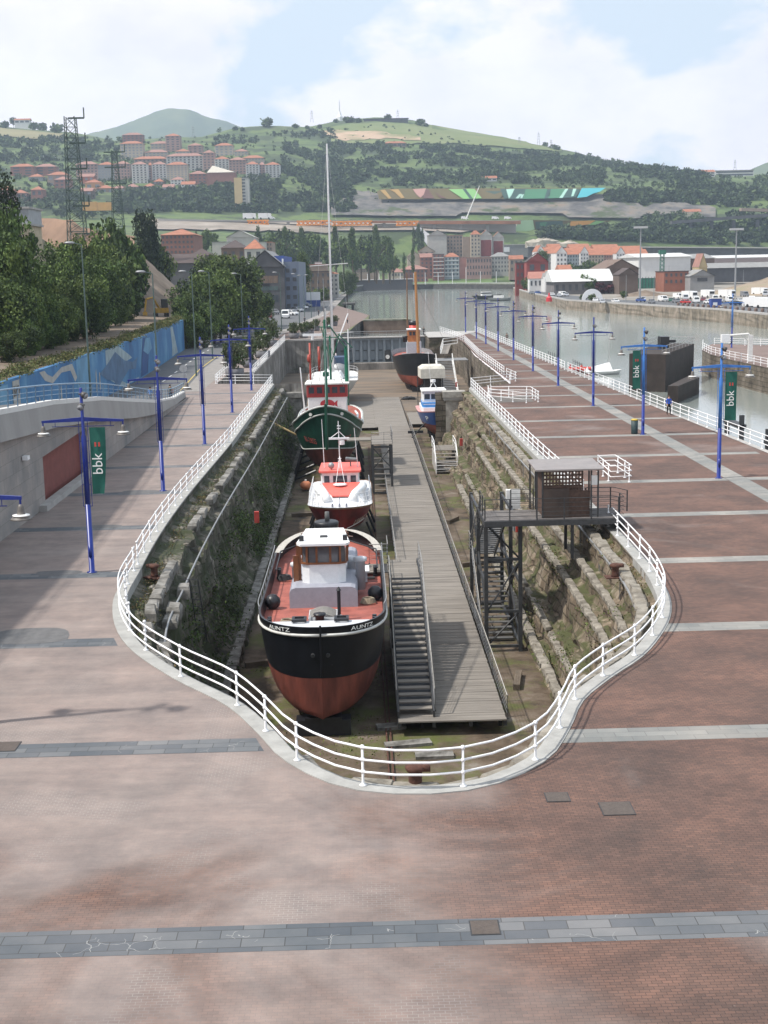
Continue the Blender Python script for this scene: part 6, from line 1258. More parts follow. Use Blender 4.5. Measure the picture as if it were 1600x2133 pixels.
# ---------- people ----------
SKIN=M('skin',(.45,.27,.2),.6,.08,6)
def person(loc,rz,label,shirt,trous,stride=.25,hair=(.03,.02,.015),arm=.1,h=1.74,bag=None):
    t=thing('person',label,'person',loc,rz); me=bpy.data.meshes.new('body'); s=h/1.74
    J=[('pel',(0,0,.93),.15),('w',(0,0,1.1),.135),('ch',(0,-.01,1.32),.165),('nk',(0,-.01,1.47),.07),('hd',(0,-.03,1.62),.098),('top',(0,-.02,1.7),.085)]
    V=[j[1] for j in J]; Rr=[j[2] for j in J]; Eg=[(0,1),(1,2),(2,3),(3,4),(4,5)]
    def ad(p,r,par): V.append(p);Rr.append(r);Eg.append((par,len(V)-1)); return len(V)-1
    for sd in(-1,1):
        st=sd*stride; a=ad((sd*.1,0,.86),.105,0); a=ad((sd*.11,-st*.45-.03,.5),.075,a); a=ad((sd*.11,-st,.1),.05,a); ad((sd*.12,-st-.15,.045),.042,a)
        a=ad((sd*.2,0,1.4),.065,2); a=ad((sd*.26,.03+st*.35*.4,1.14),.048,a); a=ad((sd*.25,-.04+st*.8*.5-arm,.93),.036,a); a=ad((sd*.24,-.07+st*.5-arm,.84),.034,a)
        for q_ in(-.02,0.0,.02): ad((sd*.24+q_,-.09+st*.5-arm,.77),.01,a)
    V=[(x*s,y*s,z*s) for x,y,z in V]; me.from_pydata(V,Eg,[]); o=bpy.data.objects.new('tmpb',me); COL.objects.link(o); md=o.modifiers.new('s','SKIN')
    for i,v in enumerate(me.skin_vertices[0].data): v.radius=(Rr[i]*s,Rr[i]*s*(.72 if i<3 else 1)); v.use_root=(i==0)
    sb=o.modifiers.new('u','SUBSURF'); sb.levels=1; sb.render_levels=1; dg=bpy.context.evaluated_depsgraph_get(); bm=bpy.data.meshes.new_from_object(o.evaluated_get(dg)); bpy.data.objects.remove(o); bm.name='body'; bm.materials.clear()
    for m_ in(shirt,trous,SKIN,BLACK): bm.materials.append(m_)
    for f in bm.polygons:
        c=f.center/s; f.use_smooth=True
        f.material_index=3 if c.z<.09 else (1 if (c.z<.96 and abs(c.x)<.2) else (2 if (c.z>1.46 or (abs(c.x)>.19 and c.z<1.02)) else 0))
    link('body',bm,t); q=B(); q.sph((0,.0,1.68*s),.112*s,10,0,(1,1.05,.85)); q.build('hair',M('hair_%d'%int(hair[0]*100),hair,.8,.2,9),t,True)
    if bag: B().bb(-.32,-.2,-.15,.15,.85,1.25).build('bag',bag,t)
    return t
cl=lambda n,c:M('cloth_'+n,c,.85,.12,5)
person(G(1393,864)+Vector((0,0,.01)),R_(15),'person in a blue top and black trousers standing at the east quay river railing',cl('blue',(.02,.08,.45)),cl('black',(.012,.012,.015)),.1)
person(G(1056,714)+Vector((0,0,.01)),R_(180),'person in a grey brown jacket walking away along the east quay promenade',cl('taupe',(.16,.12,.1)),cl('brown',(.13,.1,.09)),.22)
person(G(315,842)+Vector((-.2,1,.01)),R_(150),'person in a light blue shirt walking on the road behind the ramp railing',cl('sky',(.1,.22,.5)),cl('grey',(.2,.2,.22)),.2)
person(G(360,836)+Vector((-.3,0.5,.01)),R_(170),'person in a dark olive top standing at the end of the ramp railing',cl('olive',(.08,.07,.035)),cl('navy',(.02,.025,.05)),.1,bag=cl('pinkbag',(.3,.15,.12)))
person(G(615,690)+Vector((0,0,.03)),R_(30),'person in a red shirt walking on the pavement beside the planters',cl('red',(.4,.02,.03)),cl('khaki',(.12,.11,.09)),.22)
for i,(px,py,c,lab) in enumerate([(635,674,(.03,.03,.04),'person in dark clothes beside a street lamp on the far pavement'),(664,658,(.05,.04,.04),'person in a brown coat walking on the pavement near the river bend'),(674,650,(.03,.03,.05),'farthest person in dark clothes on the riverside pavement'),(724,674,(.4,.25,.2),'person in pink leaning on the low rail beyond the gate walkway'),(852,701,(.03,.03,.03),'person in black standing on the gate walkway beside the steam tug')]):
    person(G(px,py)+Vector((0,0,.03)) if i<4 else Vector((13.4,272,-.1)),R_(160),lab,cl('far%d'%i,c),cl('dk',(.02,.02,.03)),.18)
# ---------- cars ----------
CM={}
TYRE=M('tyre',(.012,.012,.013),.9,.2,5)
def car_mesh(kind):
    if kind in CM: return CM[kind]
    d={}
    S={'car':(4.2,1.72,[(-2.1,.35),(-2.1,.72),(-1.95,.85),(-1.1,.95),(-.55,1.42),(.9,1.46),(1.75,1.0),(2.08,.92),(2.1,.35)],[(-1.0,.97),(-.5,1.36),(.85,1.4),(1.6,1.0)]),
       'van':(4.9,1.9,[(-2.45,.4),(-2.45,.95),(-2.0,1.15),(-1.35,1.95),(-1.1,2.1),(2.4,2.1),(2.45,.4)],[(-1.9,1.2),(-1.35,1.88),(-.4,1.9),(-.4,1.2)]),
       'bus':(9,2.4,[(-4.5,.4),(-4.5,2.4),(-4.3,2.95),(4.4,2.95),(4.5,.4)],[(-4.3,1.4),(-4.2,2.5),(4.2,2.5),(4.2,1.4)]),
       'truck':(6.5,2.3,[(-3.2,.5),(-3.2,2.5),(-2.9,2.9),(-1.5,2.95),(-1.5,1.2),(-1.3,1.2),(-1.3,3.0),(3.2,3.0),(3.2,.5)],[(-3.1,1.6),(-3.0,2.4),(-1.7,2.4),(-1.7,1.6)])}[kind]
    Ln,W,pr,gl=S; q=B(); q.ext([(x,-W/2,z) for x,z in pr],(0,W,0)); 
    V=[list(v) for v in q.v]
    for v in V:
        if v[2]>1.05 and kind=='car': v[1]*=.84
        if v[2]>1.2 and kind=='van': v[1]*=.93
    q.v=[tuple(v) for v in V]; d['body']=q
    g_=B()
    for s in(-1,1): 
        k=.86 if kind=='car' else .95; g_.ext([(x,s*(W/2*(1 if z<1.05 and kind=='car' else k)+.012),z) for x,z in gl],(0,-s*.02,0))
    fx=pr[3][0] if kind=='car' else pr[2][0]; a=pr[3] if kind=='car' else pr[2] if kind=='van' else pr[1]; b_=pr[4] if kind=='car' else pr[3] if kind=='van' else pr[1]
    if kind in('car','van'): g_.add([(a[0]-.03,-W*.42,a[1]+.04),(a[0]-.03,W*.42,a[1]+.04),(b_[0]-.03,W*.38,b_[1]-.03),(b_[0]-.03,-W*.38,b_[1]-.03)],[(0,1,2,3)])
    else: g_.add([(pr[0][0]-.02,-W*.42,1.5),(pr[0][0]-.02,W*.42,1.5),(pr[0][0]-.02,W*.42,2.4),(pr[0][0]-.02,-W*.42,2.4)],[(0,1,2,3)])
    if kind=='car': g_.add([(1.72,-W*.38,1.04),(1.72,W*.38,1.04),(1.0,W*.36,1.43),(1.0,-W*.36,1.43)],[(0,1,2,3)])
    d['windows']=g_.mesh('windows',GLASS); w_=B(); w_.cyl((0,-.1,0),(0,.1,0),.33 if Ln<6 else .48,n=12); d['wheel']=w_.mesh('wheel',TYRE); d['wp']=[(x,s*(W/2-.08)) for x in(-Ln*.3,Ln*.3) for s in(-1,1)]; d['wr']=.33 if Ln<6 else .48
    CM[kind]=d; return d
PC={}
PAINTS={'white':(.72,.73,.73),'silver':(.45,.47,.5),'grey':(.2,.21,.23),'black':(.02,.02,.025),'red':(.45,.03,.03),'blue':(.04,.09,.3),'green':(.03,.12,.08),'darkred':(.2,.03,.04)}
def car(kind,col,loc,rz,label,group,sc=1.):
    d=car_mesh(kind); k=(kind,col)
    if k not in PC: PC[k]=d['body'].mesh('body',M('car_'+col,PAINTS[col],.3,.04,3))
    t=thing({'car':'parked_car','van':'parked_van','bus':'coach','truck':'lorry'}[kind],label,{'car':'car','van':'van','bus':'coach','truck':'lorry'}[kind],loc,rz,group); t.scale=(sc,)*3
    link('body',PC[k],t); link('windows',d['windows'],t)
    for x,y in d['wp']: o=link('wheel',d['wheel'],t); o.location=(x,y,d['wr'])
    return t
FR=R_(90) # facing the camera: car front (-x) turned to -y
gp='cars parked along the west road'
for i,(px,py,k,c,r) in enumerate([(512,678,'car','silver',0),(530,668,'car','blue',.2),(572,655,'car','grey',.3),(560,664,'car','darkred',0),(625,580+83,'van','white',0),(607,657,'car','white',.9),(618,650,'car','silver',.9),(628,644,'car','white',.9),(637,640,'car','grey',.9),(645,636,'car','white',.9),(652,633,'car','silver',.9),(660,622,'van','white',0),(672,618,'truck','darkred',0),(688,614,'van','white',0),(700,611,'car','red',0),(706,607,'car','silver',0),(713,605,'car','grey',0),(722,603,'car','white',0)]):
    if i==4: px,py=595,663
    g=G(px,py); Y=min(g.y,880); g=A(px,py,Y) if g.y>880 else g
    car(k,c,(g.x,Y,.03),FR+r,'%s %s parked along the west road, %s from the near end'%(c.replace('darkred','dark red'),{'truck':'lorry'}.get(k,k),ordn(i)),gp,1.15)
# ---------- caisson, jetty, small craft in the side basin ----------
t=thing('concrete_caisson','big dark rust brown caisson floating in the basin beside the east quay','caisson',(0,0,0))
CAI=M('caisson_brown',(.035,.026,.022),.85,.35,.6,bump=.4); tq=[G(1311,737,1.6),G(1387,738,1.6),G(1446,716,1.6),G(1376,714,1.6)]; q=B(); q.prism([(p.x,p.y) for p in tq],-4,1.6); q.build('body',CAI,t)
sq_=[G(1391,804,-1.3),G(1413,804,-1.3),G(1457,786,-1.3),G(1440,780,-1.3)]; q=B(); q.prism([(p.x,p.y) for p in sq_],-4,-1.3); q.build('side_step',CAI,t)
q=B(); P=[p+Vector((0,0,.0)) for p in (tq[1].lerp(tq[0],.1),tq[2],tq[3],tq[0])]
for h in(.5,1.0): q.path([p+Vector((0,0,h)) for p in P],.035,5)
for p in resample(P,2.4): q.cyl(p,p+Vector((0,0,1.0)),.03,n=5)
q.build('guard_rail',M('rail_grey_pale',(.3,.3,.3),.5,.2,3),t); c_=tq[0].lerp(tq[2],.5); q=B(); q.bb(c_.x-.6,c_.x+.6,c_.y-1,c_.y+1,1.6,3.3); q.bb(c_.x+.6,c_.x+1.7,c_.y-.3,c_.y+.3,2.4,2.8); q.build('winch_house',BLACK,t)
t=thing('jetty','low stone jetty with reddish paving across the side basin','jetty'); JF=[G(1470,722),G(1463,729),G(1480,738),G(1521,749),G(1600,766),G(1900,832)]; JB=[G(1900,735),G(1600,719),G(1485,716)]
JP=[(p.x,p.y) for p in JF+JB]; q=B(); q.prism(JP,-4.2,-.05); q.build('stone_wall',QWALL,t); o=sheet('deck',JP,.0,M('jetty_paving',(.18,.13,.113),.9,.15,.3)); o.parent=t
railing([p*1+Vector((-.3,.5,.02)) for p in JF[:1]]+[p+Vector((.2,.6,.02)) for p in JF[1:5]]+[G(1680,786)],'white pipe railing along the near edge of the jetty across the side basin',step=2.66)
railing([G(1488,718),G(1600,721),G(1680,724)],'white pipe railing along the far edge of the jetty across the side basin',step=3)
g=G(1562,753); t=thing('boat_davit','grey white gantry davit with a white box standing on the jetty','davit',(g.x,g.y,0)); q=B(); q.bb(-.3,.3,-.25,.25,0,3.6); q.path([(0,0,3.4),(-.3,0,3.75),(-3.0,0,3.6)],.14,8); q.path([(0,0,2.6),(-1.2,0,3.6)],.07,6); q.build('gantry',WHITE2,t); B().bb(-4.0,-2.9,-.4,.4,2.75,3.75).build('hoist_box',WHITE,t); q=B(); q.path([(-2.6,0,3.5),(-2.6,0,2.6),(-2.9,0,2.3)],.05,5); q.build('hook',BLACK,t)
for i,(px,py,c,lab) in enumerate([(1245,775,RED,'red inflatable dinghy afloat beside the east quay railing'),(1295,779,WHITE,'small white sailing dinghy with a thin mast left of the caisson'),(1262,773,RED,'second red inflatable dinghy tucked close to the small white sailing dinghy')]):
    g=G(px,py,-3.4); t=thing('dinghy',lab,'dinghy',g,R_(70+20*i)); h=Hull(4.6 if i!=1 else 5.6,1.9,[(0,.75),(.3,.55),(1,.5)],zk=-.2,bow=.4,bp=2,rake=.5,em=.4,eb=.7,sp=1.6); o,us=h.build(t,[(None,0,4)],mats=[c]); h.deck(t,.35,LG,us=us,inset=0,u0=.01)
    if i==1: q=B(); q.cyl((0,2,.4),(0,2,9.5),.04,n=5); q.cyl((0,2,1.1),(0,4.8,1.3),.05,n=5); q.build('mast',SILVER,t); q=B(); q.add([(-.9,1.5,.5),(.9,1.5,.5),(0,1.9,1.9),(0,4.8,1.2),(-.8,4.6,.5),(.8,4.6,.5)],[(0,1,2),(1,5,3,2),(0,2,3,4)]); q.build('boat_cover',WHITE,t)
    else: 
        q=B()
        for s in(-1,1): q.path([h.pt(u,h.sheer(u),s)*1 for u in us],.22,8)
        q.build('inflated_tube',c,t,True)
t=thing('rubber_float_boom','orange red floating boom moored against the jetty wall','boom'); q=B(); a=G(1465,768,-3.3); c=G(1520,782,-3.3)
for k in range(12): p=a.lerp(c,k/11); q.cyl(p,a.lerp(c,min(1,(k+.7)/11)),.42,n=8)
q.build('floats',M('float_red',(.55,.09,.04),.6,.2,3),t)
t=thing('landing_pontoon','small steel landing stage with a gangway railing at the east quay railing','pontoon',(28.5,196,-3.4)); q=B(); q.bb(0,4,-4,4,0,.5); q.build('float',GREYM,t); q=B()
for y in(-4,-2,0,2,4): q.cyl((3.9,y,.5),(3.9,y,2.9),.04,n=5); q.cyl((0.2,y,.5),(.2,y,4.2),.04,n=5)
q.path([(3.9,-4,2.6),(3.9,4,2.6)],.04,5); q.build('rail',DARK,t)
for i,(px,py) in enumerate([(1500,880),(1585,925)]): 
    g=G(px,py,-.9); t=thing('tyre_fender','%s dark timber fender frame hanging outside the east quay railing'%ordn(i),'fender',(g.x+1.2,g.y,-1.0)); q=B(); q.bb(-.2,.5,-2.5,2.5,-.2,.15); q.build('frame',DARK,t); B().bb(-.1,.3,-2.5,-2.2,-2,1).build('upright',DARK,t); B().bb(-.1,.3,2.2,2.5,-2,1).build('upright',DARK,t)
# ---------- east bank ----------
east=[(300,1150),(118,985),(97,830),(86,670),(80,512),(84,485),(90,450),(102,374),(103,328),(110,268),(130,268),(130,-60),(1400,-60),(1400,1400),(300,1400)]
struct(sheet('east_bank',east,-.05,M('dusty_ground',(.24,.22,.19),.95,.2,.05)))
t=thing('river_wall','long stone river wall with a dark tide mark along the east bank','river wall'); b=B(); wallstrip(b,[(118,985),(97,830),(86,670),(80,512),(84,485),(90,450),(102,374),(103,328),(110,268)],-4,.0,step=5); b.build('wall_face',fbm_mat('tide_wall',[(.35,(.09,.08,.06)),(.5,(.2,.17,.13)),(.7,(.33,.28,.23))],.5,stretch=(1,1,.5)),t)
q=B(); P=[Vector((x,y,.0)) for x,y in[(97.4,830),(86.4,670),(80.4,512),(84.4,485),(90.4,450),(102.4,374),(103.4,328),(110.5,268)]]
for a,c in zip(P,P[1:]): m_=(a+c)/2; d=c-a; q.box((m_.x,m_.y,.25),(d.length,.9,.5),math.atan2(d.y,d.x))
q.build('parapet',CONC,t)
ribbon('east_road',[(88,700),(84,600),(83,512),(88,470),(95,440),(105,372),(108,300)],[(99,700),(96,600),(98,512),(112,470),(125,440),(150,372),(170,300)],.004,ASPH)
struct(sheet('car_park',[(104,440),(112,372),(116,300),(240,300),(240,470),(112,478)],.0,ASPH))
for i in range(24):
    f_=i/23; x=np.interp(f_,[0,1],[101,110]); y=np.interp(f_,[0,1],[425,318]); t=thing('stone_bollard','%s squat brown stone bollard along the east bank kerb, from the far end'%ordn(i),'bollard',(x+1.5,y,0),0,'stone bollards along the car park'); B().lathe((0,0,0),[(.5,0),(.5,.7),(.35,.95)],7).build('stone',M('bollard_brown',(.17,.12,.1),.9,.2,2),t)
gv='vehicles in the east bank car park'
veh=[(1381,628,'van','white'),(1340,626,'car','silver'),(1358,632,'car','grey'),(1398,629,'car','green'),(1410,631,'car','grey'),(1428,625,'van','silver'),(1413,622,'van','white'),(1436,623,'truck','white'),(1428,633,'car','red'),(1450,631,'van','white'),(1465,628,'car','darkred'),(1476,633,'car','white'),(1474,620,'truck','white'),(1490,627,'van','white'),(1500,630,'car','silver'),(1514,620,'truck','white'),(1520,630,'van','white'),(1540,630,'car','white'),(1532,636,'car','black'),(1551,618,'van','grey'),(1566,630,'van','white'),(1582,615,'truck','white'),(1578,640,'bus','white'),(1556,638,'van','red'),(1600,642,'bus','white'),(1594,617,'van','silver'),(1240,641-12,'car','white'),(1256,632,'car','silver'),(1282,634-3,'car','white'),(1165,618,'car','silver'),(1172,617,'van','white'),(1180,617,'car','silver'),(1150,616,'car','white'),(1108,613,'car','grey'),(1120,612,'car','blue'),(1335,629,'car','blue')]
for i,(px,py,k,c) in enumerate(veh):
    g=G(px,py); car(k,c,(g.x,g.y,.02),FR+rnd(-.35,.35)+(.5 if k in('truck','bus') else 0),'%s %s, %s vehicle on the east bank, listed from the car park'%(c.replace('darkred','dark red'),{'truck':'lorry','bus':'coach'}.get(k,k),ordn(i)),gv,1.0)
t=thing('kiosk','small blue and white kiosk at the edge of the east bank wall','kiosk',G(1490,640)); B().bb(-1.6,1.6,-1.2,1.2,0,2.6).build('wall',M('kiosk_blue',(.04,.08,.32),.5,.1,2),t); B().bb(-1.8,1.8,-1.4,1.4,2.6,2.8).build('roof',WHITE2,t); B().bb(-1.0,.3,-1.23,-1.2,.5,1.5).build('poster',WHITE,t)
def mast(px,pb,pt,label,mt=GREYM,r=.35,head=True,Y=None):
    g=G(px,pb); Y=g.y; top=A(px,pt,Y); t=thing('light_mast',label,'light mast',(g.x,Y,0)); q=B(); q.cyl((0,0,0),(0,0,top.z),r,r*.5,8); q.build('pole',mt,t)
    if head: B().bb(-2.2*r/.35,2.2*r/.35,-.4,.4,top.z-.3,top.z+.5).build('floodlights',M('flood_grey',(.45,.45,.45),.5,.1,3),t)
mast(1333,622,474,'tall grey floodlight mast at the left end of the east bank car park',r=.42); mast(1531,618,478,'tall grey floodlight mast among the vehicles of the east bank car park',r=.42)
for i,(px,pb,pt) in enumerate([(1304,630,572),(1362,632,575),(1216,608,572),(1226,610,572),(1271,610,571),(1393,600,553),(1410,597,563),(1420,600,568),(1548,600,562),(1450,598,575),(1476,600,565),(1136,614,580),(1196,608,573)]):
    mast(px,pb,pt,'%s thin grey lamp pole on the east bank, outwards from the car park'%ordn(i),r=.13,head=False)
# ---------- buildings ----------
WM=B().bb(-.5,.5,-.06,0,-.5,.5).mesh('window',GLASS2); WML=B().bb(-.5,.5,-.06,0,-.5,.5).mesh('window',M('window_light',(.2,.22,.25),.3,.3,1))
ROOFR=M('roof_tiles_orange',(0.328,0.133,0.078),.9,.2,.4); ROOFP=M('roof_tiles_pink',(0.296,0.156,0.125),.9,.2,.4); ROOFG=M('roof_grey',(0.234,0.234,0.226),.8,.15,.4); ROOFD=M('roof_dark',(0.0702,0.0507,0.0468),.85,.2,.4)
def house(px0,px1,pe,pb,Y,wall,label,roof='hip',rm=None,fl=3,co=4,depth=None,rh=None,dark=True,cat_='building',name='house',trim=None,bal=False,ww=.42,base=6):
    a=A(px0,pb,Y); c=A(px1,pb,Y); e=A((px0+px1)/2,pe,Y); W=c.x-a.x; H_=e.z-(a.z+c.z)/2; zb=(a.z+c.z)/2; D_=depth or W*.8
    t=thing(name,label,cat_,((a.x+c.x)/2,Y,zb)); w2=W/2; rm=rm or ROOFR; ov=.04*W
    B().bb(-w2,w2,0,D_,-base,H_).build('wall',wall,t); rh=rh if rh is not None else min(W*.16,4)
    q=B()
    if roof=='hip':
        ins=min(w2,D_/2)*.95; q.add([(-w2-ov,-ov,H_),(w2+ov,-ov,H_),(w2+ov,D_+ov,H_),(-w2-ov,D_+ov,H_),(-w2+ins,D_/2-.01,H_+rh),(w2-ins,D_/2-.01,H_+rh),(w2-ins,D_/2+.01,H_+rh),(-w2+ins,D_/2+.01,H_+rh)],[(0,1,5,4),(1,2,6,5),(2,3,7,6),(3,0,4,7),(4,5,6,7),(3,2,1,0)])
    elif roof=='gx': q.add([(-w2-ov,-ov,H_),(w2+ov,-ov,H_),(w2+ov,D_+ov,H_),(-w2-ov,D_+ov,H_),(-w2-ov,D_/2,H_+rh),(w2+ov,D_/2,H_+rh)],[(0,1,5,4),(2,3,4,5),(0,4,3),(1,2,5),(3,2,1,0)])
    elif roof=='gy':
        q.add([(-w2-ov,-ov,H_),(w2+ov,-ov,H_),(w2+ov,D_,H_),(-w2-ov,D_,H_),(0,-ov,H_+rh),(0,D_,H_+rh)],[(0,4,5,3),(4,1,2,5),(3,2,1,0)]); g_=B(); g_.add([(-w2,0,H_),(w2,0,H_),(0,0,H_+rh*.95)],[(0,1,2)]); g_.build('gable',wall,t)
    elif roof=='flat': q.bb(-w2-ov*.5,w2+ov*.5,-ov*.5,D_+ov*.5,H_,H_+max(.4,rh*.15))
    if roof!='none': q.build('roof',rm,t)
    if fl and co:
        fw=W/co; fh=H_/fl
        for i in range(co):
            for j in range(fl):
                o=link('window',WM if dark else WML,t); o.location=(-w2+fw*(i+.5),-.02,fh*(j+.52)); o.scale=(fw*ww,1+W*.02,fh*.5)
        if bal:
            for j in range(fl):
                if trim: B().bb(-w2+fw*.1,w2-fw*.1,-.5,-.04,fh*j+fh*.02,fh*j+fh*.2).build('balcony',trim,t)
    return t
CREAM=M('wall_cream',(0.429,0.374,0.296),.85,.08,.3); PALE=M('wall_pale',(0.429,0.421,0.39),.85,.08,.3); WHT=M('wall_white',(0.612,0.612,0.603),.85,.06,.3); BRICK=M('wall_brick_red',(.25,.115,.09),.9,.15,.3); BRK2=M('wall_brick_pink',(.34,.22,.19),.9,.12,.3); TAN=M('wall_tan',(0.281,0.218,0.172),.9,.1,.3); DRED=M('wall_dark_red',(0.187,0.0351,0.0312),.85,.12,.3); GRYW=M('wall_grey',(0.257,0.257,0.257),.85,.1,.3); BLW=M('wall_blue_grey',(0.312,0.367,0.39),.85,.08,.3); DGW=M('wall_dark_grey',(0.0858,0.0858,0.0936),.8,.2,.3); BLU=M('wall_blue',(0.039,0.078,0.273),.7,.1,.3); BBR=M('wall_brown',(0.156,0.109,0.0858),.9,.15,.3); YEL2=M('wall_yellow',(0.39,0.312,0.172),.85,.08,.3)
# far bank quarter
FB=[(809,841,567,588,1125,CREAM,'low cream house with a red hip roof leftmost on the far bank','hip',2,5,ROOFP),
(836,892,561,588,1135,BRICK,'wide red brick house with a red hip roof behind the low cream house','hip',3,7,ROOFP),
(849,876,534,556,1175,CREAM,'cream gabled apartment end above the wide red brick house','gy',0,0,ROOFP),
(876,902,536,576,1170,BRICK,'narrow reddish apartment house with a pink roof on the far bank','gx',5,3,ROOFP),
(872,906,524,540,1200,CREAM,'cream stepped gable apartment peeping over the narrow reddish house','gy',2,3,ROOFR),
(902,926,530,576,1160,BRICK,'dark red striped apartment house with white balconies on the far bank','flat',6,3,ROOFD),
(926,957,535,576,1165,BLW,'pale blue grey apartment house with a bright orange roof on the far bank','hip',5,4,ROOFR),
(957,972,537,576,1166,M('wall_salmon',(0.39,0.187,0.156),.85,.06,.3),'plain salmon coloured narrow facade joined to the long pink brick block','flat',0,0,ROOFP),
(972,1024,537,576,1163,BRK2,'long pink brick block with three rows of dark windows on the far bank','flat',3,9,ROOFP),
(1024,1062,534,568,1175,PALE,'pale apartment block with a grey hip roof at the right of the pink brick block','hip',4,6,ROOFG),
(892,931,490,530,1215,PALE,'blank pale apartment tower with a gabled top above the far bank houses','gy',0,0,ROOFP),
(931,964,491,535,1222,TAN,'tan apartment tower with six rows of windows above the far bank','flat',6,5,ROOFP),
(964,982,493,535,1210,TAN,'blind tan tower wall between two apartment towers','none',0,0,None),
(981,1001,488,534,1205,CREAM,'bright cream apartment tower with an orange roof above the pink brick block','hip',6,3,ROOFR),
(1001,1026,490,534,1206,PALE,'grey apartment tower end with a large red lower panel','gy',0,0,ROOFR),
(1027,1050,494,530,1208,PALE,'small grey tower end with a red lower panel, rightmost above the far bank','gy',0,0,ROOFR),
(1062,1090,540,568,1150,TAN,'ruined looking tan building with an orange roof beside the pale apartment block','gx',2,3,ROOFR),
(1075,1100,548,596,760,DRED,'dark red building wing beside the red gabled house on the east bank','flat',3,3,ROOFD),
(1097,1142,545,594,745,M('wall_red',(0.257,0.0546,0.0468),.85,.12,.3),'big red gabled house at the bend of the east bank','gy',2,2,ROOFD),
(1103,1138,580,600,700,WHT,'low white house with a salmon pink roof in front of the red gabled house','gx',1,4,M('roof_salmon',(0.39,0.179,0.14),.9,.1,.4))]
for r in FB:
    px0,px1,pe,pb,Y,wm_,lab,rf,fl,co,rm=r; h=house(px0,px1,pe,pb,Y,wm_,lab,rf,rm,fl,co,rh=5 if rf=='gy' else 3.5,bal=('striped' in lab or 'blue grey' in lab),trim=WHITE2)
    if 'red lower panel' in lab:
        W=A(px1,pb,Y).x-A(px0,pb,Y).x; H_=A(px0,pe,Y).z-A(px0,pb,Y).z; B().bb(-W/2+.5,W/2-1,-.15,-.0,0,H_*.78).build('red_panel',DRED,h)
# white gables of the boat sheds
for i,(px0,px1) in enumerate([(1112,1121),(1122,1131),(1132,1142),(1143,1154)]): house(px0,px1,589-4*i,605+1.6*i,G(1120,605+1.6*i).y,WHT,'%s narrow white gabled boat shed on the east bank, from the left'%ordn(i),'gy',ROOFG,1,1,depth=20,rh=3)
house(1154,1275,586,611,620,M('shed_dark_wall',(.16,.15,.15),.85,.2,.2),'long shed with a wide white roof behind the trees on the east bank','gx',M('roof_white',(0.558,0.567,0.558),.7,.05,.3),1,9,depth=26,rh=5.5)
ter=[(1119,1134,524,552,930,WHT),(1134,1159,528,552,940,PALE),(1159,1181,527,555,900,WHT),(1181,1209,530,553,910,BLW),(1209,1226,527,549,905,WHT),(1226,1258,531,553,915,CREAM),(1258,1284,531,552,918,BRK2),(1284,1302,528,548,905,WHT),(1302,1330,531,545,925,BRK2),(1330,1352,532,543,935,CREAM),(1145,1170,520,532,1000,CREAM),(1190,1230,520,530,1000,PALE),(1240,1290,521,530,1005,CREAM),(1295,1340,524,532,1010,CREAM)]
for i,(a_,b_,pe,pb,Y,wl) in enumerate(ter): house(a_,b_,pe,pb,Y,wl,'%s house of the orange roofed east bank terrace, front row first'%ordn(i),'gy' if wl is WHT else 'gx',ROOFR,3,3 if wl is WHT else 5,depth=26,rh=4.5,group=None) if False else house(a_,b_,pe,pb,Y,wl,'%s house of the orange roofed east bank terrace, front row first'%ordn(i),'gy' if wl is WHT else 'gx',ROOFR,3,3 if wl is WHT else 5,depth=26,rh=4.5)
house(1141,1166,574,600,720,ROOFD,'small dark gabled roof behind the salmon pink roof','gx',ROOFR,0,0,depth=18,rh=3); house(1166,1192,562,572,800,CREAM,'small house with an orange roof between trees on the east bank','gx',ROOFR,1,3,depth=18,rh=3)
house(1259,1330,560,592,640,BBR,'big brown barn like shed with a gabled front on the east bank','gy',BBR,0,0,depth=40,rh=4.6); house(1290,1330,572,592,600,M('wall_umber',(0.117,0.0858,0.0702),.9,.15,.2),'lower dark brown annex in front of the big brown shed','gy',ROOFD,0,0,depth=15,rh=3)
house(1330,1438,535,573,820,WHT,'huge plain white warehouse on the east bank','gx',M('roof_white',(0.558,0.567,0.558)),0,0,depth=60,rh=2.5); house(1438,1488,538,566,830,BBR,'brown warehouse wing joined to the white warehouse','gx',ROOFG,0,0,depth=50,rh=3)
house(1500,1640,536,545,950,WHT,'low white warehouse at the far right edge','gx',M('roof_white',(0.558,0.567,0.558)),0,0,depth=50,rh=2); house(1475,1640,547,556,880,GRYW,'long grey shed roof behind the earth mound','gx',ROOFD,0,0,depth=40,rh=3); house(1472,1640,557,566,800,DGW,'long dark industrial shed nearest behind the earth mound','gx',ROOFG,0,0,depth=30,rh=3)
house(1456,1473,556,572,700,YEL2,'narrow yellow gabled house beside the grey gabled house','gy',ROOFP,0,0,depth=14,rh=7); house(1438,1488,575,590,620,GRYW,'grey gabled house with one dark window below the white warehouse','gy',ROOFG,1,1,depth=18,rh=3); house(1383,1434,566,593,630,M('wall_orange_brick',(0.265,0.101,0.0624),.9,.12,.3),'orange brick office block with dark window bands on the east bank','flat',ROOFD,2,5,depth=18)
t=thing('net_fence','green mesh fence in front of the brown shed on the east bank','fence'); q=B(); a=G(1294,602); c=G(1414,602); q.bb(a.x,c.x,a.y,a.y+.2,0,5.6); q.build('mesh',M('fence_green',(.03,.16,.11),.8,.2,.5),t); q=B()
for k in range(15): x=a.x+(c.x-a.x)*k/14; q.bb(x-.1,x+.1,a.y-.15,a.y,0,6.2)
q.build('posts',DARK,t)
t=thing('tower_crane','small green tower crane in front of the white warehouse','crane',(A(1379,572,640).x,640,0)); z1=A(1379,523,640).z; q=B()
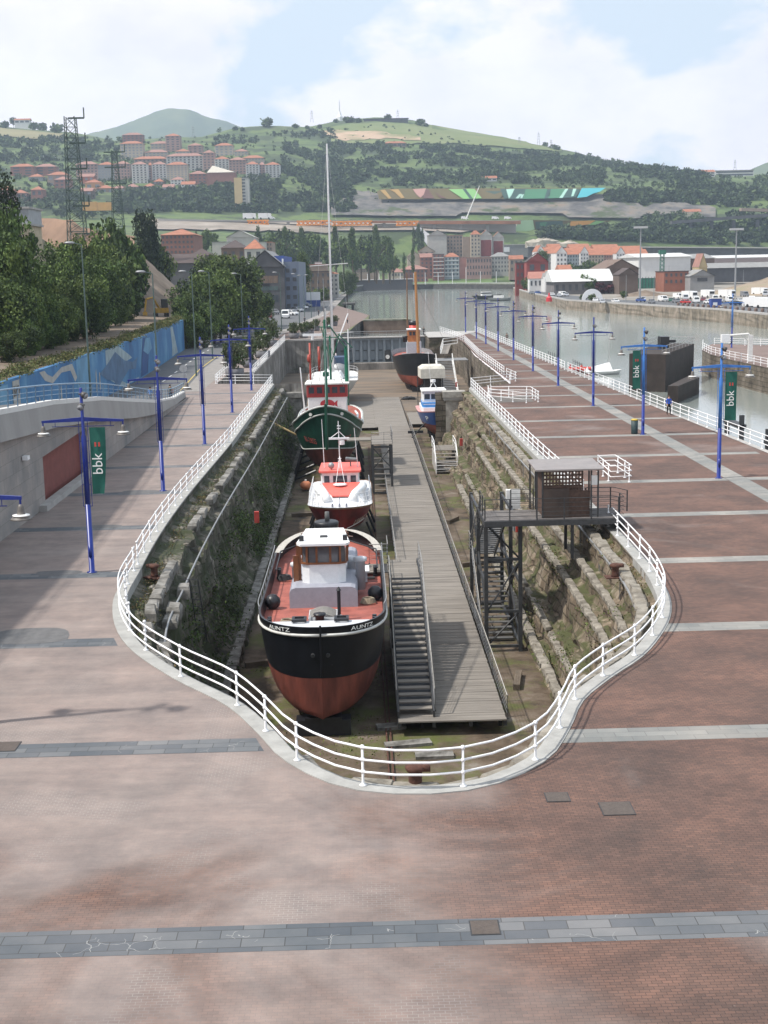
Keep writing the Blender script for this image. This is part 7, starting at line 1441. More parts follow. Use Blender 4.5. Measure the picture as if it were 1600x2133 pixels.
for sx in(-1,1):
    for sy in(-1,1): q.cyl((sx,sy,0),(sx*.8,sy*.8,z1),.15,n=4)
for k in range(10):
    z=z1*k/10; z2=z1*(k+1)/10
    for s in(-1,1): q.cyl((-s,-1,z),(s,-1,z2),.09,n=3); q.cyl((-s,1,z),(s,1,z2),.09,n=3)
q.bb(-1.5,1.5,-1.5,1.5,z1-1.5,z1+.5); q.build('lattice',M('crane_green',(.03,.15,.1),.6,.2,1),t)
struct(heap('earth_mound',A(1600,590,560).x+20,560,48,60,13,fbm_mat('mound',[(.35,(.17,.13,.09)),(.5,(.28,.22,.16)),(.7,(.2,.19,.1))],.05),-.5,8)); struct(heap('earth_mound',A(1345,600,560).x,560,16,10,3.,EARTH,-.5,9))
t=thing('archway','white arch shaped billboard standing among bushes on the east bank','arch',G(1234,627)); q=B(); q.ext([(-3.6*math.cos(a)*1.1,0,.3+4.2*math.sin(a)) for a in np.linspace(0,math.pi,14)]+[(2.6*math.cos(a),0,.3+1.6*math.sin(a)) for a in np.linspace(0,math.pi,14)],(0,.5,0)); q.build('arch_panel',WHITE,t)
g2='trees and bushes on the east bank'
for i,(px,pt,pb,k) in enumerate([(1215,568,612,'mid'),(1202,578,610,'mid'),(1232,575,612,'dark'),(1160,590,612,'olive'),(1180,590,612,'olive'),(1130,518,552,'mid'),(1190,545,572,'dark'),(1225,538,575,'dark'),(1241,540,575,'dark'),(1234,612,628,'dark'),(1216,616,627,'dark'),(1300,604,622,'dark'),(1098,575,606,'mid'),(1107,580,604,'mid'),(1468,582,602,'dark'),(1360,572,592,'mid'),(1340,575,592,'mid'),(1385,573,590,'mid')]):
    Y={5:850}.get(i) or min(G(px,pb).y,900); a=A(px,pt,Y); zb=max(0,A(px,pb,Y).z) if i==5 else 0; tree((a.x,Y,zb),max(3,a.z-zb),'%s tree or bush of the east bank, listed from the long shed outwards'%ordn(i),k,max(4,a.z-zb)*.85,'mid',g2,.06)
t=tree(G(1259,612),6,'rounded purple red bush in front of the long shed','dark',9,'mid',trunk=.02); [setattr(c.data if False else c,'name',c.name) for c in t.children]
pb_=crown_mesh('crown_purple',55,.5,.95,1500,.06,'round',[M('leaf_purple',(.09,.015,.025),.8,.3,1.5),M('leaf_purple_dark',(.05,.012,.02),.8,.3,1.5)],(.5,.5)); [c for c in t.children if c.name.startswith('crown')][0].data=pb_
# promenade of the far bank
for i,px in enumerate([766,790,812,834,862,886,913,943,971,1001,1034]):
    g=A(px,592,1086); t=thing('lamp_post','%s white lamp post of the far bank promenade, from the left'%ordn(i),'street lamp',(g.x,1086,.3),0,'white lamp posts on the far promenade'); q=B(); q.cyl((0,0,0),(0,0,9.5 if px not in(971,) else 13),.28,.2,6); q.build('pole',WHITE,t)
q=B(); P=[Vector((x,y,.2)) for x,y in[(-9,703),(-4,900),(-3,1000),(8,1084.5),(62,1091.5),(95,1040),(118,985)]]; t=thing('railing','pale railing along the far bank promenade','railing'); q.path([p+Vector((0,0,1.1)) for p in P],.12,4); q.path([p+Vector((0,0,.55)) for p in P],.08,4)
for p in resample(P,9): q.cyl(p,p+Vector((0,0,1.1)),.1,n=4)
q.build('rail',M('rail_pale',(.5,.52,.54),.6,.05,1),t)
struct(B().add([(4,1094,.6),(112,1094,.6),(112,1118,2.2),(4,1118,2.2)],[(0,1,2,3)]).build('lawn',M('lawn',(.09,.15,.03),.9,.15,.05)))
t=thing('stone_steps_boat','moored dark workboat by the quay at the bend of the east bank','boat',G(1045,622,-3.4),R_(100)); h=Hull(16,5,[(0,2.4),(.4,1.7),(1,1.9)],zk=-.4,bow=.3,rake=.8,em=.35,eb=.7); o,us=h.build(t,[(None,0,4)],mats=[DARK]); h.deck(t,1.4,GREYM,us=us); B().bb(-1.5,1.5,6,11,1.4,3.8).build('wheelhouse',WHITE2,t); B().bb(-1.52,1.52,5.95,11.05,2.8,3.4).build('window_band',GLASS,t); t.name='workboat'
t=thing('workboat','small grey barge moored right of the dark workboat','boat',G(1066,626,-3.4),R_(80)); h=Hull(12,5,[(0,1.8),(.4,1.4),(1,1.5)],zk=-.4,bow=.2,rake=.8,em=.3,eb=.6); o,us=h.build(t,[(None,0,4)],mats=[GREYM]); h.deck(t,1.1,WHITE2,us=us); B().bb(-1.8,1.8,4,9,1.1,2.6).build('cabin',WHITE2,t)
t=thing('harbour_beacon','small red beacon hut on the east bank wall','beacon',G(1144,628)); q=B(); q.lathe((0,0,0),[(1.2,0),(1.1,1.4),(.4,2.1),(.3,3.0),(.1,3.3)],8); q.build('body',M('beacon_red',(.5,.03,.04),.5,.1,2),t)
t=thing('river_platform','small concrete landing platform on legs at the west river bank','platform',(0,0,0)); a=G(716,628,-1); c=G(740,628,-1); q=B(); q.bb(a.x,c.x,560,580,-1.2,-.4); q.build('deck',DARKW,t); q=B(); [q.bb(x-.5,x+.5,562,578,-4,-1.2) for x in(a.x+1,c.x-1)]; q.build('legs',DARKW,t)
# west bank town along the road
house(518,594,556,640,440,DGW,'dark glass fronted office building with a grey gabled roof beside the road','gy',ROOFG,0,0,depth=50,rh=5.5)
hh=scene.objects[[o.name for o in scene.objects if o.get('label','').startswith('dark glass fronted')][0]]; W=A(594,600,440).x-A(518,600,440).x; Hh=A(556,556,440).z-A(556,640,440).z
for (z0,z1,x0,x1,m_) in((.12,.3,-.05,.34,GLB),(.42,.52,-.2,.34,M('glass_green',(.1,.14,.14),.2,.2,1)),(.6,.78,-.2,.34,M('shutter_brown',(.17,.12,.09),.7,.2,2))):
    for k in range(4): xx=W*(x0+(x1-x0)*k/4); B().bb(xx,xx+W*(x1-x0)/4-.15,-.08,-.0,Hh*z0,Hh*z1).build('window',m_,hh)
B().bb(-W*.1,W*.1,-.3,-.0,Hh*.52,Hh*.59).build('canopy',BLACK,hh)
t=thing('office_building','tall narrow blue grey building with a white edge strip beside the dark office','building',(A(605,640,446).x,446,0)); z1=A(600,545,446).z; B().bb(-1.8,3.2,0,60,0,z1).build('wall',M("wall_steel_blue",(.13,.16,.22),.6,.1,.3),t); B().bb(-2.3,-1.85,-.4,60,0,z1+1).build('white_edge',WHITE,t); B().bb(-9,-1.8,2,60,z1-1.2,z1+2).build('blue_roof_edge',BLU,t)
for j in range(5):
    for k in range(2): o=link('window',WM,t); o.location=(-.5+2.2*k,-.02,2+j*(z1-2)/5); o.scale=(1.2,1,1.3)
t=thing('hoarding','low blue and white site wall beside the parked cars','wall',(A(640,636,505).x,505,0)); B().bb(-6,5,0,1,0,2.4).build('blue_base',BLU,t); B().bb(-6,5,0,1,2.4,5.4).build('white_panel',WHITE,t)
house(615,682,552,622,640,TAN,'big plain tan building with a flat roof behind the dark poplar','flat',BRICK,0,0,depth=40); house(648,690,566,622,600,M('wall_umber2',(0.156,0.117,0.0936),.9,.2,.3),'brown apartment house with cluttered windows behind the poplar','flat',ROOFD,4,4,depth=30); house(680,705,570,616,660,PALE,'pale narrow apartment house with a red brick edge at the riverside','hip',ROOFR,5,3,depth=30)
house(656,670,547,556,650,WHT,'small white rooftop box on the tan building','flat',ROOFG,0,0,depth=8); house(482,502,600,665,345,WHT,'white ground floor wall seen between the roadside trees','flat',ROOFG,0,0,depth=20)
house(337,405,489,530,700,BRICK,'red brick apartment house with a dark mansard roof behind the spoil heap','hip',ROOFR,4,8,depth=40,rh=3.5,ww=.5); 
house(443,480,505,535,760,PALE,'pale cream low wing of the large hall','flat',ROOFG,0,0,depth=30); house(474,530,494,540,770,PALE,'large pale cream hall with a low gable','gy',PALE,0,0,depth=40,rh=4); house(528,553,505,540,765,PALE,'right hand pale wing of the large cream hall','flat',ROOFG,0,0,depth=30); house(550,568,505,540,780,TAN,'tan brick apartment end beside the cream hall','flat',ROOFR,4,3,depth=30)
house(510,548,518,545,560,PALE,'cream house with an orange red hip roof in front of the hall','hip',ROOFR,1,2,depth=20,rh=4); house(462,512,516,548,580,BBR,'brown house with a dark hip roof left of the cream house','hip',ROOFD,1,3,depth=22,rh=3.5); house(345,420,548,560,420,DGW,'low dark shed roof behind the spoil heap','gx',ROOFD,0,0,depth=20,rh=3); house(395,440,532,548,480,DGW,'small shed with a dark brown roof above the roadside trees','hip',ROOFD,0,0,depth=14,rh=2.5)
tree((A(628,540,520).x,520,0),A(628,535,520).z,'large dark poplar standing free beside the parked cars','poplar',12,'near',trunk=.1); tree((A(722,568,720).x,720,-.5),A(722,562,720).z+1,'rounded dark tree at the riverside end of the west road','dark',14,'near',trunk=.04)
tree((A(668,600,560).x,560,0),7,'low green tree between the poplar and the mast','mid',8,'mid',trunk=.05); tree((A(650,600,540).x,540,0),6,'low green bush tree left of the parked lorry','dark',8,'mid',trunk=.05)
house(735,860,583,602,1060,DARKW if False else M('embankment_dark',(.09,.085,.09),.9,.2,.05),'long dark retaining wall under the railway at the river bend','flat',CONC,0,0,depth=30,rh=2,name='retaining_wall',cat_='wall') ; house(734,790,560,567,1130,TAN,'long low station canopy above the dark retaining wall','flat',ROOFG,2,14,depth=10,rh=1,name='station_building')
# ---------- hills ----------
cols=np.arange(-900,2520,20.)
def ip(pts): return np.interp(cols,[a for a,_ in pts],[b for _,b in pts])
def rowpy(Y,pts,amp=0,seed=0):
    py=ip(pts); return [A(px,p+amp*mn.noise(Vector((px*.013,seed*3.7,Y*.01)))+amp*.5*mn.noise(Vector((px*.05,seed*1.7,Y*.01))),Y) for px,p in zip(cols,py)]
def rowz(Y,pts): return [Vector((A(px,500,Y).x,Y,z)) for px,z in zip(cols,ip(pts))]
RW=[rowz(440,[(-900,25),(0,10),(330,2),(420,-5)]),rowz(560,[(-900,40),(0,20),(330,12),(500,3),(600,-5)]),rowz(700,[(-900,60),(300,22),(480,16),(600,2),(680,-5)]),rowz(880,[(-900,70),(300,34),(520,24),(660,1),(700,-5)]),
 rowz(1120,[(-900,80),(300,48),(600,34),(700,6),(760,-5),(900,-4.),(1000,-4),(1600,-2),(2500,-2)]),
 rowz(1230,[(-900,90),(300,54),(600,42),(760,24),(880,14),(1050,14),(1120,6),(1600,8),(2500,10)]),
 rowpy(1300,[(-900,470),(0,462),(300,466),(500,470),(700,482),(860,480),(1050,490),(1300,500),(1600,512),(2500,510)]),
 rowpy(1345,[(-900,455),(0,445),(300,452),(500,460),(700,466),(860,470),(1080,480),(1300,480),(1600,480),(2500,480)]),
 rowpy(1400,[(-900,430),(0,425),(300,440),(620,455),(720,458),(1080,462),(1240,465),(1400,465),(1600,455),(2500,450)],2,1),
 rowpy(1480,[(-900,405),(0,402),(300,415),(520,425),(680,425),(750,420),(1260,416),(1400,425),(1600,425),(2500,420)],2,2),
 rowpy(1530,[(-900,390),(0,385),(300,400),(600,392),(740,404),(800,394),(1260,392),(1400,400),(1600,400),(2500,395)],1,3),
 rowpy(1640,[(-900,365),(0,358),(250,370),(600,362),(900,366),(1200,376),(1400,382),(1600,385),(2500,380)],3,4),
 rowpy(1780,[(-900,330),(0,318),(250,330),(560,325),(700,330),(900,338),(1200,352),(1400,364),(1600,372),(2500,370)],4,5),
 rowpy(1950,[(-900,300),(0,286),(250,300),(480,295),(650,298),(800,302),(1000,314),(1200,335),(1400,356),(1600,366),(2500,360)],3,6),
 rowpy(2120,[(-900,280),(0,266),(150,276),(250,292),(420,284),(490,268),(560,263),(640,266),(700,258),(780,255),(870,260),(950,275),(1080,292),(1180,314),(1250,332),(1350,353),(1450,362),(1600,367),(2500,350)],1.5,7),
 rowpy(2260,[(-900,290),(0,264),(150,276),(250,296),(420,288),(500,266),(560,264),(640,264),(700,250),(780,245),(860,249),(950,270),(1080,292),(1180,314),(1250,332),(1350,353),(1450,362),(1600,367),(2500,350)],1,8),
 rowpy(2500,[(-900,330),(0,310),(250,340),(700,290),(900,300),(1200,350),(1600,380),(2500,400)])]
# refine between rows
fine=[]
for i in range(len(RW)-1):
    n=3 if i>3 else 2
    for j in range(n):
        t_=j/n; s_=t_*t_*(3-2*t_); row=[]
        for a,c in zip(RW[i],RW[i+1]):
            p=a.lerp(c,t_); p.z=a.z+(c.z-a.z)*t_ + (2.5*mn.noise(Vector((p.x*.012,p.y*.012,1))) if i>8 else 0); row.append(p)
        fine.append(row)
fine.append(RW[-1])
hillm=fbm_mat('hill_fields',[(.36,(.035,.06,.016)),(.44,(.075,.12,.03)),(.52,(.11,.155,.042)),(.6,(.065,.1,.028)),(.7,(.15,.15,.06)),(.78,(.19,.16,.09))],.014,bump=0,green=(.035,.055,.016),gscale=.022,gthr=(.5,.55))
b=B(); b.grid(fine); struct(b.build('hills',hillm,None,True))
YS=[r[0].y for r in fine]; XS=[np.array([p.x for p in r]) for r in fine]; ZS=[np.array([p.z for p in r]) for r in fine]
def hz(x,y):
    # height of the hill surface at x,y (rows are at constant y)
    ys=YS; k=max(0,min(len(ys)-2,int(np.searchsorted(ys,y)-1))); t_=(y-ys[k])/(ys[k+1]-ys[k]); z=[]
    for q_ in(k,k+1): z.append(np.interp(x,XS[q_],ZS[q_]))
    return float(z[0]+(z[1]-z[0])*t_)
def onhill(px,py):
    # nearest hill point seen at this direction
    prev=None
    r0=_ray(px,py); kx_,kz_=r0[0]/r0[1],r0[2]/r0[1]
    for Y in np.arange(1130,2300,14.):
        d=hz(kx_*Y,Y)-(CH+kz_*Y)
        if d>=0: return Vector((kx_*Y,Y,hz(kx_*Y,Y)))
    return None
# distant blue hills
def farhill(name,Y,prof,mt,depth=500):
    px=np.linspace(prof[0][0],prof[-1][0],60); rows=[]
    for k,(dy,f_) in enumerate([(-depth,0),(-depth*.6,.45),(-depth*.25,.82),(0,1),(depth*.5,.6),(depth,0)]):
        r=[]
        for x in px:
            p=A(x,np.interp(x,[a for a,_ in prof],[b for _,b in prof])+2*mn.noise(Vector((x*.06,k,2))),Y); r.append(Vector((p.x,Y+dy,max(p.z*f_,-2)+ (8*mn.noise(Vector((p.x*.01,k,1))) if 0<f_<1 else 0))))
        rows.append(r)
    b=B(); b.grid(rows); return struct(b.build(name,mt,None,True))
FH=fbm_mat('far_hill',[(.4,(.05,.08,.03)),(.55,(.09,.12,.045)),(.7,(.13,.14,.06))],.006,bump=0)
farhill('distant_hill',4500,[(120,300),(190,277),(240,265),(290,247),(325,232),(352,225),(395,228),(430,243),(470,252),(500,264),(560,290),(640,320)],FH,500)
farhill('distant_hill',3600,[(1440,400),(1540,368),(1570,350),(1600,338),(1700,300),(1900,280),(2200,330)],FH,400)
# scarred earth, meadows, rock cutting (laid a little proud of the slope)
def patch(name,poly,mt,lift=1.2,step=12,nyy=4):
    # poly: (px, ptop, pbot) columns
    b=B(); rows=[]
    for k in range(nyy+1):
        r=[]
        for px,pt,pb in poly:
            py=pb+(pt-pb)*k/nyy; p=onhill(px,py)
            if p is None: p=onhill(px,py+4) or onhill(px,py+10)
            r.append(p+Vector((0,-1.5,lift)))
        rows.append(r)
    b.grid(rows); return struct(b.build(name,mt))
def colsof(a,c,ft,fb,step=15): 
    xs=np.arange(a,c+1,step); return [(x,float(np.interp(x,[q[0] for q in ft],[q[1] for q in ft])),float(np.interp(x,[q[0] for q in fb],[q[1] for q in fb]))) for x in xs]
MEAD=M('meadow',(.14,.19,.06),.95,.15,.01,col2=(.19,.21,.09)); SCAR=fbm_mat('bare_scar',[(.35,(.2,.2,.09)),(.5,(.42,.3,.2)),(.7,(.5,.38,.27))],.02)
patch('meadow',colsof(690,1170,[(690,266),(780,258),(900,262),(1170,310)],[(690,300),(800,303),(950,302),(1170,318)]),MEAD)
patch('bare_scar',colsof(672,880,[(672,276),(760,276),(880,290)],[(672,283),(720,298),(800,293),(880,297)],12),SCAR,2.)
patch('meadow',colsof(0,140,[(0,268),(140,282)],[(0,286),(140,297)],14),M('dry_meadow',(.22,.2,.1),.95,.15,.01))
ROCK=fbm_mat('rock_cutting',[(.34,(.05,.05,.05)),(.45,(.105,.1,.095)),(.55,(.17,.155,.135)),(.66,(.2,.15,.11)),(.78,(.32,.29,.25))],.05,stretch=(1,1,.35),bump=.6,green=(.05,.07,.025),gscale=.02,gthr=(.56,.62))
patch('rock_cutting',colsof(690,1340,[(690,440),(735,402),(800,412),(1270,414),(1340,440)],[(690,455),(1080,455),(1340,462)],13),ROCK,2.5)
patch('rock_cutting',colsof(1330,1490,[(1330,440),(1400,425),(1490,440)],[(1330,458),(1490,460)],16),ROCK,2.5)
patch('bare_earth_strip',colsof(300,1100,[(300,462),(700,466),(1100,468)],[(300,480),(700,490),(900,490),(1100,482)],20),fbm_mat('site_earth',[(.35,(.15,.13,.1)),(.5,(.26,.22,.18)),(.7,(.38,.34,.29))],.02),1.5)
# painted retaining slopes
def poly_hill(pts,Y0,dy,mt,parent,name):   # pts in (px,py) on an inclined plane whose top is further away
    P=[]
    for px,py in pts: Yq=Y0+dy*(414-py)/22.; P.append(A(px,py,Yq))
    q=B(); tr=tessellate_polygon([P]); q.add(P,[tuple(f) for f in tr]); return q.build(name,mt,parent)
t=thing('painted_slope','long concrete slope painted in ochre, green and turquoise shapes across the hillside','painted slope')
col=lambda n,c: M('slope_'+n,c,.8,.1,.02)
OL,OC,DG,LGn,MGn,TQ,PK,BRN,AQ=col('olive',(.1,.075,.02)),col('ochre',(.32,.2,.06)),col('deep_green',(.02,.06,.05)),col('light_green',(.17,.36,.12)),col('mid_green',(.04,.16,.08)),col('turquoise',(.05,.33,.38)),col('pinkish',(.36,.2,.17)),col('maroon',(.1,.04,.03)),col('aqua',(.3,.5,.42))
poly_hill([(785,398),(800,393),(1262,391),(1262,392),(1240,405),(1215,414),(790,415)],1462,30,OL,t,'slope_face')
for k,(pts,m_) in enumerate([([(792,396),(802,395),(816,413),(810,414)],OC),([(812,395),(830,394),(843,412),(836,413),(822,400)],OC),([(860,394),(887,392),(884,404),(876,412),(868,405)],PK),([(887,393),(892,393),(905,413),(880,413)],BRN),([(904,399),(915,405),(930,413),(918,412)],BRN),([(934,394),(988,393),(1004,413),(965,414),(950,404)],LGn),([(964,394),(970,393),(985,413),(978,413)],DG),([(1000,393),(1060,393),(1040,414),(1006,414)],OL),([(1010,398),(1050,398),(1030,404)],DG),([(1052,394),(1072,393),(1068,404),(1060,414)],AQ),([(1042,393),(1054,393),(1060,413),(1050,414)],DG),([(1072,393),(1100,393),(1090,414),(1062,414)],DG),([(1082,404),(1088,404),(1080,413),(1074,413)],AQ),([(1086,406),(1092,404),(1088,413),(1084,413)],AQ),([(1095,394),(1140,393),(1145,413),(1090,414)],MGn),([(1140,394),(1148,393),(1142,413),(1134,413)],DG),([(1148,393),(1180,393),(1166,412),(1144,413)],MGn),([(1178,393),(1184,393),(1172,412),(1165,412)],AQ),([(1184,393),(1210,393),(1200,411),(1172,412)],DG),([(1194,393),(1201,393),(1195,408),(1190,409)],AQ),([(1212,392),(1262,391),(1250,399),(1236,403),(1222,410),(1202,412)],TQ)]):
    o=poly_hill(pts,1462-2-.15*k,30,m_,t,'painted_shape')
t=thing('painted_slope','lower painted retaining slope in pale green, dark green and orange','painted slope')
def ph2(pts,m_,k): 
    P=[A(px,py,1338-1.5*k) for px,py in pts]; q=B(); tr=tessellate_polygon([P]); q.add(P,[tuple(f) for f in tr]); q.build('painted_shape',m_,t)
for k,(pts,m_) in enumerate([([(1072,481),(1082,458),(1275,460),(1240,468),(1180,472),(1120,479)],OL),([(1070,481),(1082,459),(1110,458),(1114,478),(1096,482)],col('pale_green',(.3,.45,.28))),([(1115,462),(1172,460),(1174,472),(1140,476),(1117,478)],DG),([(1125,464),(1140,462),(1135,474),(1125,476)],MGn),([(1190,461),(1240,459),(1228,467),(1205,470),(1184,471)],col('orange',(.5,.24,.04))),([(1242,460),(1262,461),(1240,468),(1224,469)],LGn)]): ph2(pts,m_,k)
# viaduct with orange formwork girders
t=thing('road_viaduct','long elevated road viaduct with orange lattice girders below the hill','viaduct')
def seg(px0,px1,py0,py1,Y,b,h=2.2,d=8,mi=0): a=A(px0,py0,Y);c=A(px1,py1,Y); b.ext([a,c,c-Vector((0,0,h)),a-Vector((0,0,h))],(0,d,0),mi)
q=B(); seg(330,560,456,459,1312,q,1.6); seg(560,1085,459,459,1312,q,1.6); q.build('deck',M('viaduct_grey',(.3,.29,.28),.9,.1,.05),t)
q=B(); OG=M('girder_orange',(.75,.27,.03),.7,.15,.3)
def truss(px0,px1,py,Y):
    a=A(px0,py,Y);c=A(px1,py,Y); a.z=c.z=(a.z+c.z)/2; n=max(2,int((c.x-a.x)/4))
    for k in range(n): x0=a.x+(c.x-a.x)*k/n; x1=a.x+(c.x-a.x)*(k+1)/n; q.cyl((x0,Y,a.z),(x1,Y,a.z-3.6),.6,n=3); q.cyl((x0,Y,a.z-3.6),(x1,Y,a.z),.6,n=3)
    q.bb(a.x,c.x,Y-.4,Y+.4,a.z-.5,a.z+.5); q.bb(a.x,c.x,Y-.4,Y+.4,a.z-4.2,a.z-3.2)
truss(515,560,459,1306); truss(618,690,460,1306); truss(692,775,461,1306); truss(825,872,461,1306); q.build('orange_girder',OG,t)
q=B(); seg(872,1085,460,460,1308,q,3,6); seg(775,825,460,460,1308,q,2,6); q.build('rusty_girder',M('girder_rust',(.3,.13,.07),.85,.2,.1),t)
q=B()
for px in(540,600,672,710,772,800,855,905,960,1016): a=A(px,463,1314); q.bb(a.x-1.4,a.x+1.4,1314,1318,a.z-26,a.z)
q.build('pier',M('viaduct_pale',(.4,.39,.37),.9,.1,.05),t)
q=B(); seg(780,1075,466,466,1322,q,16,2); q.build('abutment_wall',M('abutment_grey',(.27,.26,.25),.9,.12,.03),t)
# ramp below, crane boom, tilted coach building
t=thing('slip_ramp','pale grey slanted ramp rising beside the dark poplars left of the towers','ramp'); q=B(); P=[A(862,473,1290),A(875,473,1290),A(938,520,1240),A(905,530,1235)]; q.ext(P,(0,6,0)); q.build('ramp_slab',M('ramp_grey',(.3,.3,.31),.9,.1,.05),t)
t=thing('crane_boom','slender white mobile crane boom leaning above the viaduct','crane'); q=B(); q.cyl(A(971,457,1300),A(999,387,1300),.7,.35,5); q.build('boom',WHITE2,t)
for i,(px,Y) in enumerate([(520,1318),(552,1318),(566,1318),(1058,1318),(968,1318),(1032,1318)]):
    p=A(px,457,Y); car('truck' if i<2 else 'van','white',p,R_(180),'%s white lorry or van driving on the far viaduct, from the left'%ordn(i),'vehicles on the far viaduct',2.0 if i<2 else 1.4)
# hillside village
ROOF=[ROOFP,ROOFR]
vil=[(256,298,281,300,1650,BRICK,4,5,'brick apartment tower topping the hillside village'),(252,299,299,334,1630,CREAM,6,6,'cream and brick apartment block under the topmost village tower'),(314,355,299,316,1640,CREAM,3,5,'cream apartment block right of the village tower'),(346,376,283,318,1665,BRK2,7,3,'tall pinkish apartment tower in the upper village'),(392,422,303,322,1650,BRK2,4,3,'square pink apartment block in the upper village'),(448,486,303,325,1640,CREAM,4,4,'square cream apartment block at the right of the upper village'),(302,350,317,332,1610,CREAM,3,6,'low cream block with an orange roof below the upper towers'),(366,395,315,325,1625,CREAM,2,4,'small cream block in the middle of the village'),(348,424,325,356,1590,WHT,6,9,'wide white apartment block in the centre of the village'),(280,348,331,345,1600,BRK2,2,8,'long pink roofed block above the front white blocks'),(276,308,342,382,1560,WHT,8,4,'front white apartment block with balconies at the left'),(308,318,344,380,1562,BRK2,7,1,'narrow brick stair block in the front row of the village'),(318,348,342,380,1561,WHT,8,4,'second front white apartment block with balconies'),(348,392,343,379,1563,CREAM,8,6,'cream front apartment block beside the white ones'),(424,448,318,358,1600,BRK2,7,3,'slim pink apartment block right of the village centre'),(448,478,331,360,1590,WHT,6,4,'white apartment block above the church'),(478,513,333,366,1588,BRK2,6,5,'pink and white apartment block above the church'),(513,540,342,375,1575,WHT,7,4,'white apartment block of the right end row'),(540,553,343,374,1577,BRK2,6,2,'brick apartment block of the right end row'),(553,584,343,374,1576,WHT,7,4,'last white apartment block at the right end of the village'),(488,517,315,326,1630,CREAM,2,4,'small cream block above the right end row'),(505,550,329,342,1605,CREAM,2,7,'long cream block above the right end row'),(395,431,362,388,1530,BRICK,4,4,'red brick house with an orange hip roof left of the church'),(299,325,388,402,1500,WHT,3,4,'white house with an orange roof at the front left of the village'),(356,385,374,390,1515,WHT,3,4,'white house below the front apartments'),(378,406,384,399,1502,WHT,3,4,'white gabled house right of the front houses'),(339,362,390,403,1495,PALE,2,2,'pale gabled house low in the village'),(320,341,378,389,1520,BBR,2,3,'brown brick house between white houses'),(260,290,389,400,1490,BBR,2,4,'brown house at the left foot of the village'),(445,470,382,392,1505,CREAM,1,3,'small cream house with a round orange roof below the church'),(160,205,342,378,1500,BRK2,6,6,'left part of the long pinkish brick apartment slab'),(205,240,343,378,1502,GRYW,6,5,'grey middle part of the long apartment slab'),(240,272,341,378,1498,BRK2,6,5,'right part of the long pinkish brick apartment slab'),(23,72,347,370,1400,BRICK,4,2,'left brick house of the pair with cream corners'),(74,118,347,370,1400,BRICK,4,2,'right brick house of the pair with cream corners'),(100,144,364,392,1380,TAN,2,3,'tan long house beside the brick pair'),(114,146,374,396,1360,BRICK,3,3,'red apartment house left of the tall lattice mast'),(0,27,395,425,1330,BRICK,3,3,'red house at the left picture edge'),(26,56,402,425,1325,BRK2,2,3,'pink house second from the left edge'),(66,90,395,425,1340,BRICK,2,2,'small red house with a white porch'),(165,196,368,386,1370,M('wall_red2',(.4,.13,.08),.85,.1,.3),2,3,'red house with a bright orange gable roof'),(178,212,380,398,1350,M('wall_orange',(.5,.27,.13),.85,.1,.3),1,2,'orange walled house with a flat orange roof'),(167,193,398,416,1330,BBR,2,2,'grey gabled house by the lattice mast'),(200,236,392,404,1360,TAN,1,3,'brown roofed farmhouse between the two pylons'),(232,262,392,402,1370,TAN,1,3,'long brown roofed farmhouse right of the second pylon'),(60,90,368,378,1385,GRYW,1,6,'grey retaining building below the brick pair')]
for i,(a_,b_,pe,pb,Y,wl,fl,co,lab) in enumerate(vil):
    q_=onhill((a_+b_)/2,pb-1) or onhill((a_+b_)/2,pb+4); Y=q_.y-2 if q_ else Y
    house(a_,b_,pe,pb,Y,wl,lab,'gx' if 'gable' in lab else 'hip',ROOF[i%2] if Y>1450 else ROOFR,fl,co,depth=18,rh=4,dark=(wl in(WHT,BRK2,BRICK)),bal=wl is WHT and fl>4,trim=PALE,base=7,ww=.5)
t=thing('church','brick church with a big sloping white roof in the hillside village','church',(A(461,376,1540).x,1540,A(461,378,1540).z)); W=A(490,376,1540).x-A(431,376,1540).x; B().bb(-W/2,W/2,0,20,-10,10).build('wall',BRICK,t); B().add([(-W/2,-.5,10),(W/2,-.5,10),(W/2,20,10),(-W/2,20,10),(-W/2+6,6,18),(-W/2+8,12,18)],[(0,1,4),(1,2,5,4),(2,3,5),(3,0,4,5)]).build('roof',M('roof_cream',(.6,.56,.48),.8,.06,.2),t)
t=house(490,520,371,432,1440,PALE,'slim apartment slab with a blank tan end wall standing below the village','flat',ROOFG,9,1,depth=14,base=12,ww=.5); W=A(520,400,1440).x-A(490,400,1440).x; H_=A(505,371,1440).z-A(505,432,1440).z; B().bb(-W/2-.1,0.5,-1.2,-.1,-6,H_+.6).build('tan_end_wall',M('wall_ochre',(.5,.38,.2),.85,.05,.2),t)
t=thing('painted_containers','row of orange site containers below the left houses','container',A(202,432,1320)); B().bb(-14,0,0,5,-3,5.5).bb(.3,14,0,5,-3,4.8).build('containers',M('container_orange',(.5,.27,.07),.8,.1,.2),t)
